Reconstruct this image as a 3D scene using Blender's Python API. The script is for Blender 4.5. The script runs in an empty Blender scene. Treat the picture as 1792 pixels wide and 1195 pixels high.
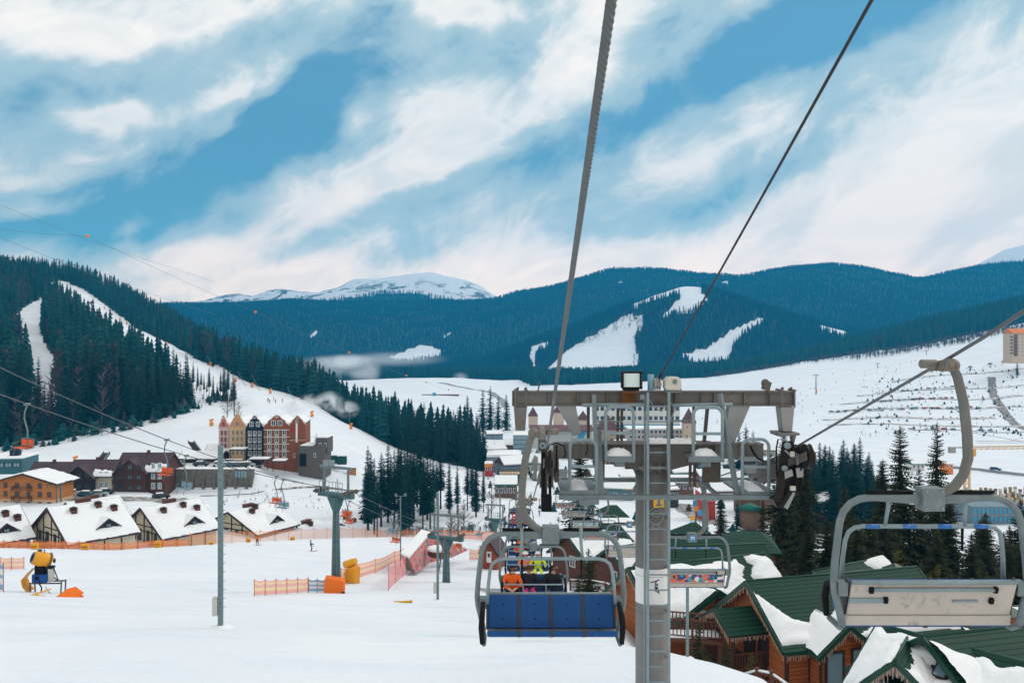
import bpy, bmesh, math, random
import numpy as np
from mathutils import Vector, Matrix
# ------------------------------------------------------------------ camera, sky, sun
SC = bpy.context.scene
COL = SC.collection
F = 1500.0                        # focal length in pixels of a 1792 px wide frame
CX, CY = 896.0, 597.5
cam_d = bpy.data.cameras.new('camera')
cam_d.sensor_width = 36.0
cam_d.lens = 36.0 * F / 1792.0
cam_d.clip_start = 0.1
cam_d.clip_end = 30000
cam = bpy.data.objects.new('camera', cam_d)
COL.objects.link(cam)
cam.location = (0, 0, 0)
cam.rotation_euler = (math.radians(90), 0, 0)
SC.camera = cam
SC.view_settings.view_transform = 'Standard'
SC.view_settings.look = 'None'
SC.view_settings.exposure = 0.0
SC.view_settings.gamma = 1.0
try:
 SC.cycles.use_denoising = True
 SC.cycles.max_bounces = 5
 SC.cycles.diffuse_bounces = 2
 SC.cycles.glossy_bounces = 2
 SC.cycles.transmission_bounces = 3
 SC.cycles.transparent_max_bounces = 8
 SC.cycles.volume_bounces = 3
 SC.cycles.use_adaptive_sampling = True
 SC.cycles.adaptive_threshold = 0.02
except Exception:
 pass
SUN_EL, SUN_AZ = math.radians(38), math.radians(62)     # azimuth from +Y towards +X
world = bpy.data.worlds.new('World')
SC.world = world
world.use_nodes = True
wn = world.node_tree
for n in list(wn.nodes):
 wn.nodes.remove(n)
class NT:
 """tiny node-tree writer"""
 def __init__(s, nt):
  s.nt = nt
 def n(s, typ, **kw):
  nd = s.nt.nodes.new(typ)
  for k, v in kw.items():
   if hasattr(nd, k):
    setattr(nd, k, v)
  return nd
 def l(s, a, b):
  s.nt.links.new(a, b)
 def val(s, sock, v):
  if isinstance(v, (int, float)):
   sock.default_value = v
  elif isinstance(v, (tuple, list)):
   sock.default_value = v
  else:
   s.l(v, sock)
 def math(s, op, a, b=0.0, c=0.0, clamp=False):
  nd = s.n('ShaderNodeMath', operation=op, use_clamp=clamp)
  for i, v in enumerate((a, b, c)):
   s.val(nd.inputs[i], v)
  return nd.outputs[0]
 def vmath(s, op, a, b=(0, 0, 0)):
  nd = s.n('ShaderNodeVectorMath', operation=op)
  s.val(nd.inputs[0], a)
  s.val(nd.inputs[1], b)
  return nd
 def mix(s, f, a, b, mode='MIX'):
  nd = s.n('ShaderNodeMix', data_type='RGBA', blend_type=mode)
  s.val(nd.inputs[0], f)
  s.val(nd.inputs[6], a if not isinstance(a, tuple) else (*a[:3], 1))
  s.val(nd.inputs[7], b if not isinstance(b, tuple) else (*b[:3], 1))
  return nd.outputs[2]
 def rng(s, v, a, b, c=0.0, d=1.0, smooth=True):
  nd = s.n('ShaderNodeMapRange', interpolation_type='SMOOTHSTEP' if smooth else 'LINEAR')
  s.val(nd.inputs[0], v)
  for i, q in enumerate((a, b, c, d)):
   nd.inputs[i + 1].default_value = q
  return nd.outputs[0]
 def noise(s, vec, scale, detail=4, rough=.5, dist=0.0):
  nd = s.n('ShaderNodeTexNoise')
  s.l(vec, nd.inputs['Vector'])
  nd.inputs['Scale'].default_value = scale
  nd.inputs['Detail'].default_value = detail
  nd.inputs['Roughness'].default_value = rough
  nd.inputs['Distortion'].default_value = dist
  return nd.outputs[0]
 def ramp(s, f, stops):
  nd = s.n('ShaderNodeValToRGB')
  s.val(nd.inputs[0], f)
  e = nd.color_ramp.elements
  while len(e) > 1:
   e.remove(e[-1])
  e[0].position = stops[0][0]
  e[0].color = (*stops[0][1], 1)
  for p, c in stops[1:]:
   q = e.new(p)
   q.color = (*c, 1)
  return nd.outputs[0]
W = NT(wn)
tc = W.n('ShaderNodeTexCoord')
sep = W.n('ShaderNodeSeparateXYZ')
W.l(tc.outputs['Generated'], sep.inputs[0])
az = W.math('ARCTAN2', sep.outputs[0], sep.outputs[1])
el = W.math('ARCSINE', sep.outputs[2])
comb = W.n('ShaderNodeCombineXYZ')
W.l(az, comb.inputs[0])
W.l(el, comb.inputs[1])
sky_v = comb.outputs[0]
def sky_pt(px, py):
 a = math.atan((px - CX) / F)
 return a, math.atan((CY - py) / F * math.cos(a))
def blob(px, py, rx, ry, rot, amp, soft=0.0):
 """a patch of cloud (amp>0) or of clear blue (amp<0) standing at one direction of the sky"""
 a, e = sky_pt(px, py)
 mp = W.n('ShaderNodeMapping', vector_type='TEXTURE')
 W.l(warp, mp.inputs[0])
 mp.inputs[1].default_value = (a, e, 0)
 mp.inputs[2].default_value = (0, 0, math.radians(rot))
 mp.inputs[3].default_value = (rx / F, ry / F, 1)
 ln = W.vmath('LENGTH', mp.outputs[0])
 return W.rng(ln.outputs['Value'], soft, 1.0, amp, 0.0)
# wind-streaked cloud: coordinates turned along the drift and stretched
mpr = W.n('ShaderNodeMapping', vector_type='TEXTURE')
W.l(sky_v, mpr.inputs[0])
mpr.inputs[2].default_value = (0, 0, math.radians(24))
mpr.inputs[3].default_value = (2.1, 1.0, 1)
nz_a = W.n('ShaderNodeTexNoise')
W.l(mpr.outputs[0], nz_a.inputs['Vector'])
nz_a.inputs['Scale'].default_value = 6.0
nz_a.inputs['Detail'].default_value = 5
sub = W.vmath('SUBTRACT', nz_a.outputs['Color'], (.5, .5, .5))
scl = W.vmath('SCALE', sub.outputs[0])
scl.inputs['Scale'].default_value = .17
warp = W.vmath('ADD', sky_v, scl.outputs[0]).outputs[0]
fbm = W.noise(mpr.outputs[0], 7.0, 12, .60, .35)
fbm2 = W.noise(mpr.outputs[0], 3.6, 6, .5, .3)
cover = W.math('MULTIPLY_ADD', W.math('SUBTRACT', fbm, .5), 1.9, .52)
cover = W.math('MULTIPLY_ADD', W.math('SUBTRACT', fbm2, .5), .9, cover)
mpb = W.n('ShaderNodeMapping', vector_type='TEXTURE')
W.l(sky_v, mpb.inputs[0])
mpb.inputs[2].default_value = (0, 0, math.radians(20))
mpb.inputs[3].default_value = (1.35, 1.0, 1)
billow = W.noise(mpb.outputs[0], 13.0, 12, .63, .6)
cover = W.math('MULTIPLY_ADD', W.math('SUBTRACT', billow, .5), 1.25, cover)
BLOBS = [
 (300, 300, 520, 120, 20, -0.59), (90, 395, 300, 110, 8, -0.59), (560, 170, 380, 130, 24, -0.46),
 (640, 60, 260, 110, 20, -0.33), (60, 240, 300, 120, 20, -0.37), (260, 130, 300, 80, 15, -0.31), (480, 230, 260, 80, 22, -0.33),
 (740, 360, 480, 85, 14, -0.36), (900, 280, 220, 90, 25, -0.24), (880, 60, 200, 90, 20, -0.22), (800, 190, 160, 70, 20, -0.15),
 (1270, 140, 440, 120, 30, -0.59), (1560, 20, 360, 85, 22, -0.52), (1020, 280, 220, 90, 28, -0.33), (1400, 60, 300, 100, 25, -0.30),
 (1400, 240, 220, 60, 26, -0.19), (1600, 230, 220, 70, 14, -0.18), (1150, 370, 360, 55, 12, -0.21), (1300, 300, 300, 50, 16, -0.16),
 (520, 400, 260, 60, 22, .48), (760, 230, 230, 90, 35, .50), (700, 300, 320, 60, 18, .42), (640, 190, 60, 40, 30, .4), (880, 210, 90, 40, 10, .4),
 (400, 190, 210, 45, 28, .62), (200, 190, 110, 45, -20, .60), (60, 340, 120, 36, 8, .62), (100, 270, 200, 40, 10, .4), (110, 30, 180, 60, 5, .65), (330, 40, 180, 60, 12, .35),
 (790, 15, 150, 55, 0, .55), (1020, 60, 140, 120, 40, .5), (430, 520, 500, 90, 6, .45), (1250, 480, 800, 200, 5, .5),
 (1650, 330, 420, 240, 20, .45), (1050, 480, 360, 90, 0, .2), (300, 455, 220, 60, 12, .45), (210, 385, 60, 30, 40, .5), (1200, 250, 300, 60, 24, .35),
]
for b in BLOBS:
 cover = W.math('ADD', cover, blob(*b))
cover = W.math('ADD', cover, W.rng(el, .42, .7, 0, .3))
nish = W.n('ShaderNodeTexSky', sky_type='NISHITA')
nish.sun_disc = False
nish.sun_elevation = SUN_EL
nish.sun_rotation = SUN_AZ
nish.altitude = 900
nish.air_density = 1.3
nish.dust_density = .6
clear = W.mix(1.0, nish.outputs[0], (.20, .62, .90), 'MULTIPLY')
clear = W.mix(.75, clear, (1.35, 3.25, 5.1))
thin = W.mix(1.0, nish.outputs[0], (0, 0, 0), 'MULTIPLY')
cl1 = W.mix(W.rng(cover, -.24, .30), clear, (4.0, 5.7, 6.8))
cl2 = W.mix(W.rng(cover, .27, .76), cl1, (8.8, 9.1, 9.3))
grey = W.noise(mpr.outputs[0], 14.0, 6, .55, .6)
lit = W.mix(W.rng(grey, .40, .62), (7.7, 8.2, 8.6), (10.0, 9.9, 9.8))
cl3 = W.mix(W.rng(cover, .64, .95), cl2, lit)
low = W.mix(W.rng(el, -.03, .24), (2.38, 1.68, 1.22), (1.26, 1.14, 1.03))
cl3 = W.mix(1.0, cl3, low, 'MULTIPLY')
bg = W.n('ShaderNodeBackground')
W.l(cl3, bg.inputs[0])
bg.inputs[1].default_value = 0.10
wo = W.n('ShaderNodeOutputWorld')
W.l(bg.outputs[0], wo.inputs[0])
try:
 world.cycles.sampling_method = 'MANUAL'
 world.cycles.sample_map_resolution = 512
except Exception:
 pass
sun_d = bpy.data.lights.new('sun', 'SUN')
sun_d.energy = 1.0
sun_d.angle = math.radians(11)
sun_d.color = (1.0, .95, .88)
sun = bpy.data.objects.new('sun', sun_d)
COL.objects.link(sun)
sun.rotation_euler = Vector((-math.sin(SUN_AZ) * math.cos(SUN_EL), -math.cos(SUN_AZ) * math.cos(SUN_EL), -math.sin(SUN_EL))).to_track_quat('-Z', 'Y').to_euler()
# ------------------------------------------------------------------ materials
MATS = {}
def M(name, base, rough=.6, metal=0.0, var=.12, scale=3.0, bump=0.0, bscale=30.0, second=None, sec=(.5, .7), emit=None, spec=.28, coat=0.0):
 """surface with a mottled base colour; `second` is a stain / rust / frost colour with its own shape"""
 if name in MATS:
  return MATS[name]
 m = bpy.data.materials.new(name)
 m.use_nodes = True
 t = NT(m.node_tree)
 b = t.nt.nodes['Principled BSDF']
 geo = t.n('ShaderNodeNewGeometry')
 col = t.mix(t.noise(geo.outputs['Position'], scale, 5, .6), tuple(max(0, c * (1 - var)) for c in base), tuple(min(1, c * (1 + var)) for c in base))
 if second is not None:
  col = t.mix(t.rng(t.noise(geo.outputs['Position'], scale * 1.7, 7, .65, .4), sec[0], sec[1]), col, tuple(second))
 t.l(col, b.inputs['Base Color'])
 b.inputs['Roughness'].default_value = rough
 b.inputs['Metallic'].default_value = metal
 b.inputs['Specular IOR Level'].default_value = spec
 b.inputs['Coat Weight'].default_value = coat
 if emit:
  b.inputs['Emission Color'].default_value = (*emit[:3], 1)
  b.inputs['Emission Strength'].default_value = emit[3]
 if bump:
  bp = t.n('ShaderNodeBump')
  bp.inputs['Strength'].default_value = bump
  bp.inputs['Distance'].default_value = .05
  t.l(t.noise(geo.outputs['Position'], bscale, 4, .6), bp.inputs['Height'])
  t.l(bp.outputs[0], b.inputs['Normal'])
 MATS[name] = m
 return m
def stripes(name, base, dark, period, axis='z', duty=.16, rough=.6, var=.15, coord='Object', bumpy=.6, spec=.25):
 """boards / roof courses / corrugation: dark grooves at a fixed pitch along one axis of the object"""
 if name in MATS:
  return MATS[name]
 m = bpy.data.materials.new(name)
 m.use_nodes = True
 t = NT(m.node_tree)
 b = t.nt.nodes['Principled BSDF']
 tcn = t.n('ShaderNodeTexCoord')
 sp = t.n('ShaderNodeSeparateXYZ')
 t.l(tcn.outputs[coord], sp.inputs[0])
 k = t.math('DIVIDE', sp.outputs['xyz'.index(axis)], period)
 fr = t.math('FRACT', k)
 groove = t.math('LESS_THAN', fr, duty)
 cell = t.math('FLOOR', k)
 wn_ = t.n('ShaderNodeTexWhiteNoise', noise_dimensions='1D')
 t.l(cell, wn_.inputs['W'])
 geo = t.n('ShaderNodeNewGeometry')
 nz = t.noise(geo.outputs['Position'], 2.5, 6, .6)
 f = t.math('ADD', t.math('MULTIPLY', wn_.outputs[0], .5), t.math('MULTIPLY', nz, .5))
 col = t.mix(f, tuple(c * (1 - var) for c in base), tuple(min(1, c * (1 + var)) for c in base))
 col = t.mix(groove, col, tuple(dark))
 t.l(col, b.inputs['Base Color'])
 b.inputs['Roughness'].default_value = rough
 b.inputs['Specular IOR Level'].default_value = spec
 bp = t.n('ShaderNodeBump')
 bp.inputs['Strength'].default_value = bumpy
 bp.inputs['Distance'].default_value = .03
 t.l(t.math('SUBTRACT', 1.0, groove), bp.inputs['Height'])
 t.l(bp.outputs[0], b.inputs['Normal'])
 MATS[name] = m
 return m
# ------------------------------------------------------------------ mesh helpers
LOOSE = set('rear_post rear_brace axle_disc beam_fitting cable_loop rope_catcher strut handrail corner_post limit_switch crossarm_strap end_hanger guide_rail damper sticker rail_clip conduit catwalk_beam lamp_bracket sheave post side_rail gantry vent strip end_frame bolt button gable_coping front_post conveyor_leg'.split())
class MB:
 """collects shapes; build() links them as ONE mesh object"""
 def __init__(s):
  s.v, s.f, s.sm, s.mi = [], [], [], []
  s.cur = 0
 def add(s, vs, fs, smooth=False):
  o = len(s.v)
  s.v.extend([tuple(v) for v in vs])
  for f in fs:
   s.f.append([i + o for i in f])
   s.sm.append(smooth)
   s.mi.append(s.cur)
  return s
 def box(s, c, d, rz=0.0, rot=None):
  R = rot if rot is not None else Matrix.Rotation(rz, 3, 'Z')
  c = Vector(c)
  vs = [c + R @ Vector((sx * d[0] / 2, sy * d[1] / 2, sz * d[2] / 2)) for sz in (-1, 1) for sy in (-1, 1) for sx in (-1, 1)]
  return s.add(vs, [(0, 2, 3, 1), (4, 5, 7, 6), (0, 1, 5, 4), (2, 6, 7, 3), (0, 4, 6, 2), (1, 3, 7, 5)])
 def bar(s, p, q, w, h=None, up=(0, 0, 1), t=1.0):
  """beam from p to q, w wide and h high; t scales the far end"""
  p, q = Vector(p), Vector(q)
  d = (q - p).normalized()
  u = Vector(up)
  if abs(d.dot(u)) > .98:
   u = Vector((0, 1, 0))
  sd = d.cross(u).normalized()
  u = sd.cross(d).normalized()
  h = w if h is None else h
  vs = []
  for e, k in ((p, 1.0), (q, t)):
   for a, b in ((-1, -1), (1, -1), (1, 1), (-1, 1)):
    vs.append(e + sd * (a * w * k / 2) + u * (b * h * k / 2))
  return s.add(vs, [(0, 1, 2, 3), (7, 6, 5, 4), (0, 4, 5, 1), (1, 5, 6, 2), (2, 6, 7, 3), (3, 7, 4, 0)])
 def tube(s, pts, r, n=8, closed=False, cap=True):
  pts = [Vector(p) for p in pts]
  m = len(pts)
  rr = r if isinstance(r, (list, tuple)) else [r] * m
  vs, fs = [], []
  prev = None
  for i, p in enumerate(pts):
   if closed:
    d = pts[(i + 1) % m] - pts[i - 1]
   else:
    d = pts[min(i + 1, m - 1)] - pts[max(i - 1, 0)]
   d.normalize()
   if prev is None:
    a = Vector((0, 0, 1)) if abs(d.z) < .9 else Vector((1, 0, 0))
    u = d.cross(a).normalized()
   else:
    u = (prev - d * prev.dot(d)).normalized()
   prev = u
   w = d.cross(u)
   for k in range(n):
    t = 2 * math.pi * k / n
    vs.append(p + (u * math.cos(t) + w * math.sin(t)) * rr[i])
  for i in range(m if closed else m - 1):
   j = (i + 1) % m
   for k in range(n):
    k2 = (k + 1) % n
    fs.append((i * n + k, i * n + k2, j * n + k2, j * n + k))
  s.add(vs, fs, True)
  if cap and not closed:
   o = len(s.v) - len(vs)
   s.f.append([o + k for k in range(n)][::-1]); s.sm.append(False); s.mi.append(s.cur)
   s.f.append([o + (m - 1) * n + k for k in range(n)]); s.sm.append(False); s.mi.append(s.cur)
  return s
 def cyl(s, p, q, r0, r1=None, n=16):
  return s.tube([p, q], [r0, r0 if r1 is None else r1], n)
 def prism(s, poly, o, u, v, n, t):
  """polygon in the (u, v) plane at o, pushed t along n"""
  o, u, v, n = Vector(o), Vector(u), Vector(v), Vector(n)
  k = len(poly)
  a = [o + u * x + v * y for x, y in poly]
  vs = a + [p + n * t for p in a]
  fs = [list(range(k))[::-1], list(range(k, 2 * k))]
  fs += [(i, (i + 1) % k, (i + 1) % k + k, i + k) for i in range(k)]
  return s.add(vs, fs)
 def quad(s, a, b, c, d):
  return s.add([a, b, c, d], [(0, 1, 2, 3)])
 def slab(s, a, b, c, d, t):
  """sheet a-b-c-d thickened by t along its normal (upwards)"""
  a, b, c, d = Vector(a), Vector(b), Vector(c), Vector(d)
  n = (b - a).cross(d - a).normalized() * t
  return s.add([a, b, c, d, a + n, b + n, c + n, d + n],
      [(3, 2, 1, 0), (4, 5, 6, 7), (0, 1, 5, 4), (1, 2, 6, 5), (2, 3, 7, 6), (3, 0, 4, 7)])
 def ball(s, c, r, n=12, m=8, sc=(1, 1, 1), half=False):
  vs, fs = [], []
  for i in range(m + 1):
   t = math.pi * (i / m) * (.5 if half else 1)
   for k in range(n):
    p = 2 * math.pi * k / n
    vs.append((c[0] + r * sc[0] * math.sin(t) * math.cos(p), c[1] + r * sc[1] * math.sin(t) * math.sin(p), c[2] + r * sc[2] * math.cos(t)))
  for i in range(m):
   for k in range(n):
    k2 = (k + 1) % n
    fs.append((i * n + k, (i + 1) * n + k, (i + 1) * n + k2, i * n + k2))
  return s.add(vs, fs, True)
 def build_each(s, name, mats, parent, bev):
  """separate pieces become parts of their own"""
  up = list(range(len(s.v)))
  def find(a):
   while up[a] != a:
    up[a] = up[up[a]]
    a = up[a]
   return a
  for f in s.f:
   r = find(f[0])
   for a in f[1:]:
    up[find(a)] = r
  sets = {}
  for f, sm in zip(s.f, s.sm):
   sets.setdefault(find(f[0]), []).append((f, sm))
  o = None
  for fs in sets.values():
   used = sorted({a for f, _ in fs for a in f})
   ix = {a: i for i, a in enumerate(used)}
   q = MB()
   q.v = [s.v[a] for a in used]
   q.f = [[ix[a] for a in f] for f, _ in fs]
   q.sm = [sm for _, sm in fs]
   q.mi = [0] * len(fs)
   LOOSE.discard(name)
   o = q.build(name, mats, parent, bev)
   LOOSE.add(name)
  return o
 def build(s, name, mats, parent=None, bev=0.0, loc=None):
  if name in LOOSE and parent is not None:
   return s.build_each(name, mats, parent, bev)
  me = bpy.data.meshes.new(name)
  me.from_pydata(s.v, [], s.f)
  if not isinstance(mats, (list, tuple)):
   mats = [mats]
  for m in mats:
   me.materials.append(m)
  me.polygons.foreach_set('use_smooth', s.sm)
  if len(mats) > 1:
   me.polygons.foreach_set('material_index', s.mi)
  me.update()
  o = bpy.data.objects.new(name, me)
  COL.objects.link(o)
  if loc is not None:
   o.location = loc
  if parent is not None:
   o.parent = parent
  if bev:
   md = o.modifiers.new('edge', 'BEVEL')
   md.width = bev
   md.segments = 2
   md.limit_method = 'ANGLE'
   md.angle_limit = math.radians(50)
  return o
def tag(o, label=None, cat=None, group=None, kind=None):
 for k, v in (('label', label), ('category', cat), ('group', group), ('kind', kind)):
  if v:
   o[k] = v
 return o
def thing(name, label, cat, loc=(0, 0, 0), rz=0.0, group=None):
 o = bpy.data.objects.new(name, None)
 o.empty_display_size = .2
 COL.objects.link(o)
 o.location = loc
 o.rotation_euler = (0, 0, rz)
 return tag(o, label, cat, group)
def copy_tree(o, loc=None, rz=None, label=None, group=None, parent=None, scale=None):
 c = o.copy()
 COL.objects.link(c)
 if parent is not None:
  c.parent = parent
 if loc is not None:
  c.location = loc
 if rz is not None:
  c.rotation_euler = (0, 0, rz)
 if scale is not None:
  c.scale = scale if isinstance(scale, (tuple, list)) else (scale,) * 3
 if label:
  c['label'] = label
 if group:
  c['group'] = group
 for ch in list(o.children):
  copy_tree(ch, parent=c)
 return c
def at(px, py, d):
 """the place d metres ahead that stands at this pixel of the photograph"""
 return Vector(((px - CX) / F * d, d, (CY - py) / F * d))
def arc(c, r, a0, a1, n, ax='xz'):
 """points of an arc, angles in degrees"""
 out = []
 for i in range(n + 1):
  t = math.radians(a0 + (a1 - a0) * i / n)
  p = [c[0], c[1], c[2]]
  p['xyz'.index(ax[0])] += r * math.cos(t)
  p['xyz'.index(ax[1])] += r * math.sin(t)
  out.append(tuple(p))
 return out
def fast_mesh(name, verts, tris, mats, tint=None, quads=False, attr='tint', smooth=False):
 me = bpy.data.meshes.new(name)
 k = tris.shape[1]
 me.vertices.add(len(verts))
 me.vertices.foreach_set('co', np.ascontiguousarray(verts, dtype=np.float32).ravel())
 me.loops.add(tris.size)
 me.loops.foreach_set('vertex_index', np.ascontiguousarray(tris, dtype=np.int32).ravel())
 me.polygons.add(len(tris))
 me.polygons.foreach_set('loop_start', np.arange(0, tris.size, k, dtype=np.int32))
 me.polygons.foreach_set('loop_total', np.full(len(tris), k, dtype=np.int32))
 if smooth:
  me.polygons.foreach_set('use_smooth', np.ones(len(tris), dtype=bool))
 if tint is not None:
  for nm, arr in (tint.items() if isinstance(tint, dict) else ((attr, tint),)):
   at_ = me.attributes.new(nm, 'FLOAT', 'POINT')
   at_.data.foreach_set('value', np.ascontiguousarray(arr, dtype=np.float32))
 for m in (mats if isinstance(mats, (list, tuple)) else [mats]):
  me.materials.append(m)
 me.update(calc_edges=True)
 o = bpy.data.objects.new(name, me)
 COL.objects.link(o)
 return o
# ------------------------------------------------------------------ terrain
PXG = np.arange(-900, 2705, 5.0)
RINGS = []
def ring(d, knots, mode='z', blur=5):
 kx = [k[0] for k in knots]
 kv = [k[1] for k in knots]
 if isinstance(d, (int, float)):
  D = np.full(PXG.shape, float(d))
 else:
  D = np.interp(PXG, [k[0] for k in d], [k[1] for k in d])
 v = np.interp(PXG, kx, kv)
 Z = v if mode == 'z' else (CY - v) / F * D
 ker = np.ones(blur) / blur
 Z = np.convolve(np.pad(Z, blur // 2, mode='edge'), ker, 'valid')
 RINGS.append((D, Z))
ring(-60, [(-900, 2), (2700, -2)])
ring(0, [(-900, -6.5), (900, -8), (1300, -9), (2700, -13)], blur=9)
ring(20, [(-900, -7.5), (0, -10.2), (1000, -10.6), (1250, -11), (1500, -13), (1800, -16), (2700, -18)], blur=9)
ring(35, [(-900, -9), (0, -12.3), (1000, -12.6), (1150, -12.7), (1250, -13.2), (1340, -13.9), (1400, -15.5), (1500, -17.5), (1800, -19.5), (2700, -20)])
ring(46, [(-900, -11), (0, -14.8), (385, -14.9), (800, -15.2), (950, -15.6), (1050, -15.8), (1100, -16.6), (1150, -18.6), (1220, -20), (1800, -21.5), (2700, -22)])
ring(60, [(-900, -14), (0, -17.8), (400, -18.3), (800, -18.8), (950, -19.2), (1050, -18.8), (1100, -19.4), (1180, -22.5), (1300, -24), (1800, -25), (2700, -25)])
ring(80, [(-900, -19), (0, -22.4), (587, -23.3), (800, -23.6), (950, -23.8), (1050, -22.9), (1110, -23.6), (1200, -26.5), (1300, -28), (1800, -29), (2700, -29)])
ring(105, [(-900, -24), (0, -27), (400, -27.8), (700, -28.4), (800, -28.8), (900, -29.3), (950, -28.4), (1050, -28), (1150, -29), (1300, -31.5), (1800, -32), (2700, -34)])
FENCE_D = [(-900, 112), (0, 122), (200, 132), (400, 150), (600, 168), (760, 172), (860, 165), (950, 150), (1100, 150), (2700, 150)]
ring(FENCE_D, [(-900, -27), (0, -29.3), (200, -32.0), (400, -35.3), (600, -38.4), (760, -39.2), (860, -38.0), (950, -36.2), (1100, -36.2), (1300, -37.5), (1800, -37), (2700, -42)])
ring([(p, d + 15) for p, d in FENCE_D], [(-900, -33), (0, -35.5), (200, -38), (400, -40.6), (600, -42.2), (760, -41.4), (860, -40), (950, -38.4), (1100, -38.2), (1300, -39.5), (1800, -39), (2700, -46)])
ring(215, [(-900, -38), (200, -38.7), (260, -39), (290, -39.8), (440, -39.8), (480, -39.6), (600, -41.6), (700, -41.5), (800, -42), (900, -43), (1100, -43), (1300, -43.5), (1500, -44), (1800, -43), (2700, -48)])
ring(230, [(-900, -38.3), (100, -38.8), (255, -39), (275, -40.3), (442, -40.3), (470, -39.6), (600, -41.5), (700, -42.6), (850, -43), (900, -43.4), (1100, -43.5), (1300, -44.2), (1500, -45), (1800, -44), (2700, -49)], blur=3)
ring([(-900, 238), (250, 238), (275, 234), (442, 234), (470, 238), (2700, 238)], [(-900, -38.5), (100, -38.8), (255, -38.4), (280, -34.6), (440, -34.6), (475, -38), (600, -41.5), (700, -43), (850, -43.4), (900, -43.8), (1100, -43.9), (1300, -44.6), (1500, -45.5), (1800, -44.6), (2700, -50)])
ring(262, [(-900, -38), (0, -39), (150, -38.4), (275, -36), (450, -36.4), (560, -37.2), (600, -40), (700, -43.8), (850, -44.8), (900, -45), (1100, -45), (1300, -46), (1500, -47.5), (1800, -46), (2700, -52)])
ring(300, [(-900, -38), (0, -38.4), (100, -35.8), (200, -32.8), (300, -30.5), (400, -29.2), (520, -30.5), (600, -35), (690, -40.5), (760, -44), (850, -45.8), (900, -46), (1100, -47), (1300, -49), (1500, -51), (1800, -49.5), (2700, -54)])
ring(345, [(-900, -18), (0, -25), (200, -23), (300, -24), (400, -27), (450, -26.6), (520, -28), (600, -34), (690, -43), (760, -46), (850, -48), (900, -49), (1100, -49.4), (1300, -52), (1500, -54), (1650, -53), (1800, -52.5), (2700, -55)])
ring(420, [(-900, 10), (0, -7), (200, -12), (300, -17), (400, -22.5), (440, -23), (500, -25.5), (560, -30), (600, -39), (690, -47), (850, -52), (900, -52.5), (1100, -52.3), (1300, -55.5), (1500, -57.5), (1800, -57.5), (2700, -56)])
ring(560, [(-900, 50), (0, 13), (100, 9), (200, 2.5), (300, -6), (350, -10.5), (400, -16), (450, -24), (500, -34), (560, -44), (600, -48), (700, -53), (850, -56), (900, -56.5), (1100, -57), (1400, -58.5), (1800, -58.5), (2700, -52)])
ring(720, [(-900, 110), (0, 41), (100, 31), (200, 17.5), (240, 11.5), (300, 0), (350, -11), (400, -24), (500, -45), (600, -53), (850, -58), (1100, -62), (1300, -59), (1400, -52), (1600, -43), (1800, -38), (2700, -20)])
ring(900, [(-900, 170), (0, 73), (60, 68), (100, 62), (150, 55), (200, 42), (250, 27), (300, 15), (350, -5), (400, -23), (500, -49), (600, -55), (750, -54), (900, -58), (1100, -61), (1300, -49), (1400, -36), (1500, -29), (1600, -19), (1700, -6), (1792, 7), (2700, 70)])
ring(1000, [(-900, 190), (0, 80), (60, 80), (100, 77), (150, 69), (200, 56), (250, 37), (300, 22), (350, 2), (400, -22), (500, -50), (600, -56), (750, -53), (900, -58), (1100, -60), (1300, -49), (1400, -35), (1500, -27), (1600, -16), (1700, -2), (1792, 12), (2700, 85)])
ring(1150, [(-900, 120), (0, 45), (200, 10), (300, -10), (400, -40), (600, -57), (700, -52), (800, -51), (870, -58), (1000, -58), (1100, -55), (1240, -50), (1400, -31), (1500, -21), (1600, -8), (1700, 8), (1792, 22), (2700, 110)])
ring(1450, [(-900, 100), (0, 30), (300, -20), (600, -62), (900, -62), (1000, -62), (1150, -58), (1300, -48), (1450, -20), (1600, 18), (1792, 61), (2000, 95), (2700, 150)])
ring(1750, [(-900, 60), (0, 0), (300, -40), (600, -62), (900, -75), (1000, -72), (1300, -66), (1500, -50), (1792, 10), (2700, 100)])
ring(2300, [(-900, 560), (300, 632), (600, 645), (850, 640), (900, 614), (1000, 574), (1060, 552), (1100, 533), (1150, 515), (1195, 503), (1225, 503), (1260, 515), (1350, 543), (1450, 574), (1550, 598), (1650, 610), (2700, 600)], 'y')
ring(2750, [(-900, 580), (600, 630), (900, 615), (1100, 560), (1220, 535), (1400, 575), (2700, 590)], 'y')
ring(3200, [(-900, 570), (300, 560), (500, 556), (700, 560), (860, 560), (950, 548), (1075, 528), (1220, 525), (1450, 520), (1600, 536), (1800, 520), (2700, 500)], 'y')
ring(3900, [(-900, 552), (0, 546), (320, 538), (400, 535), (500, 531), (600, 532), (700, 533), (800, 531), (860, 528), (900, 517), (960, 508), (1000, 496), (1050, 481), (1075, 477), (1100, 478), (1160, 476), (1200, 479), (1300, 488), (1350, 477), (1400, 470), (1450, 466), (1500, 471), (1560, 482), (1610, 491), (1650, 482), (1700, 471), (1792, 465), (2700, 440)], 'y')
ring(4200, [(-900, 575), (320, 552), (500, 548), (800, 545), (860, 550), (1000, 530), (1800, 520), (2700, 480)], 'y')
ring(4420, [(-900, 590), (320, 560), (480, 545), (540, 524), (600, 513), (680, 511), (760, 515), (840, 522), (900, 545), (1000, 560), (1500, 560), (1650, 520), (1792, 475), (2700, 450)], 'y')
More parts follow.
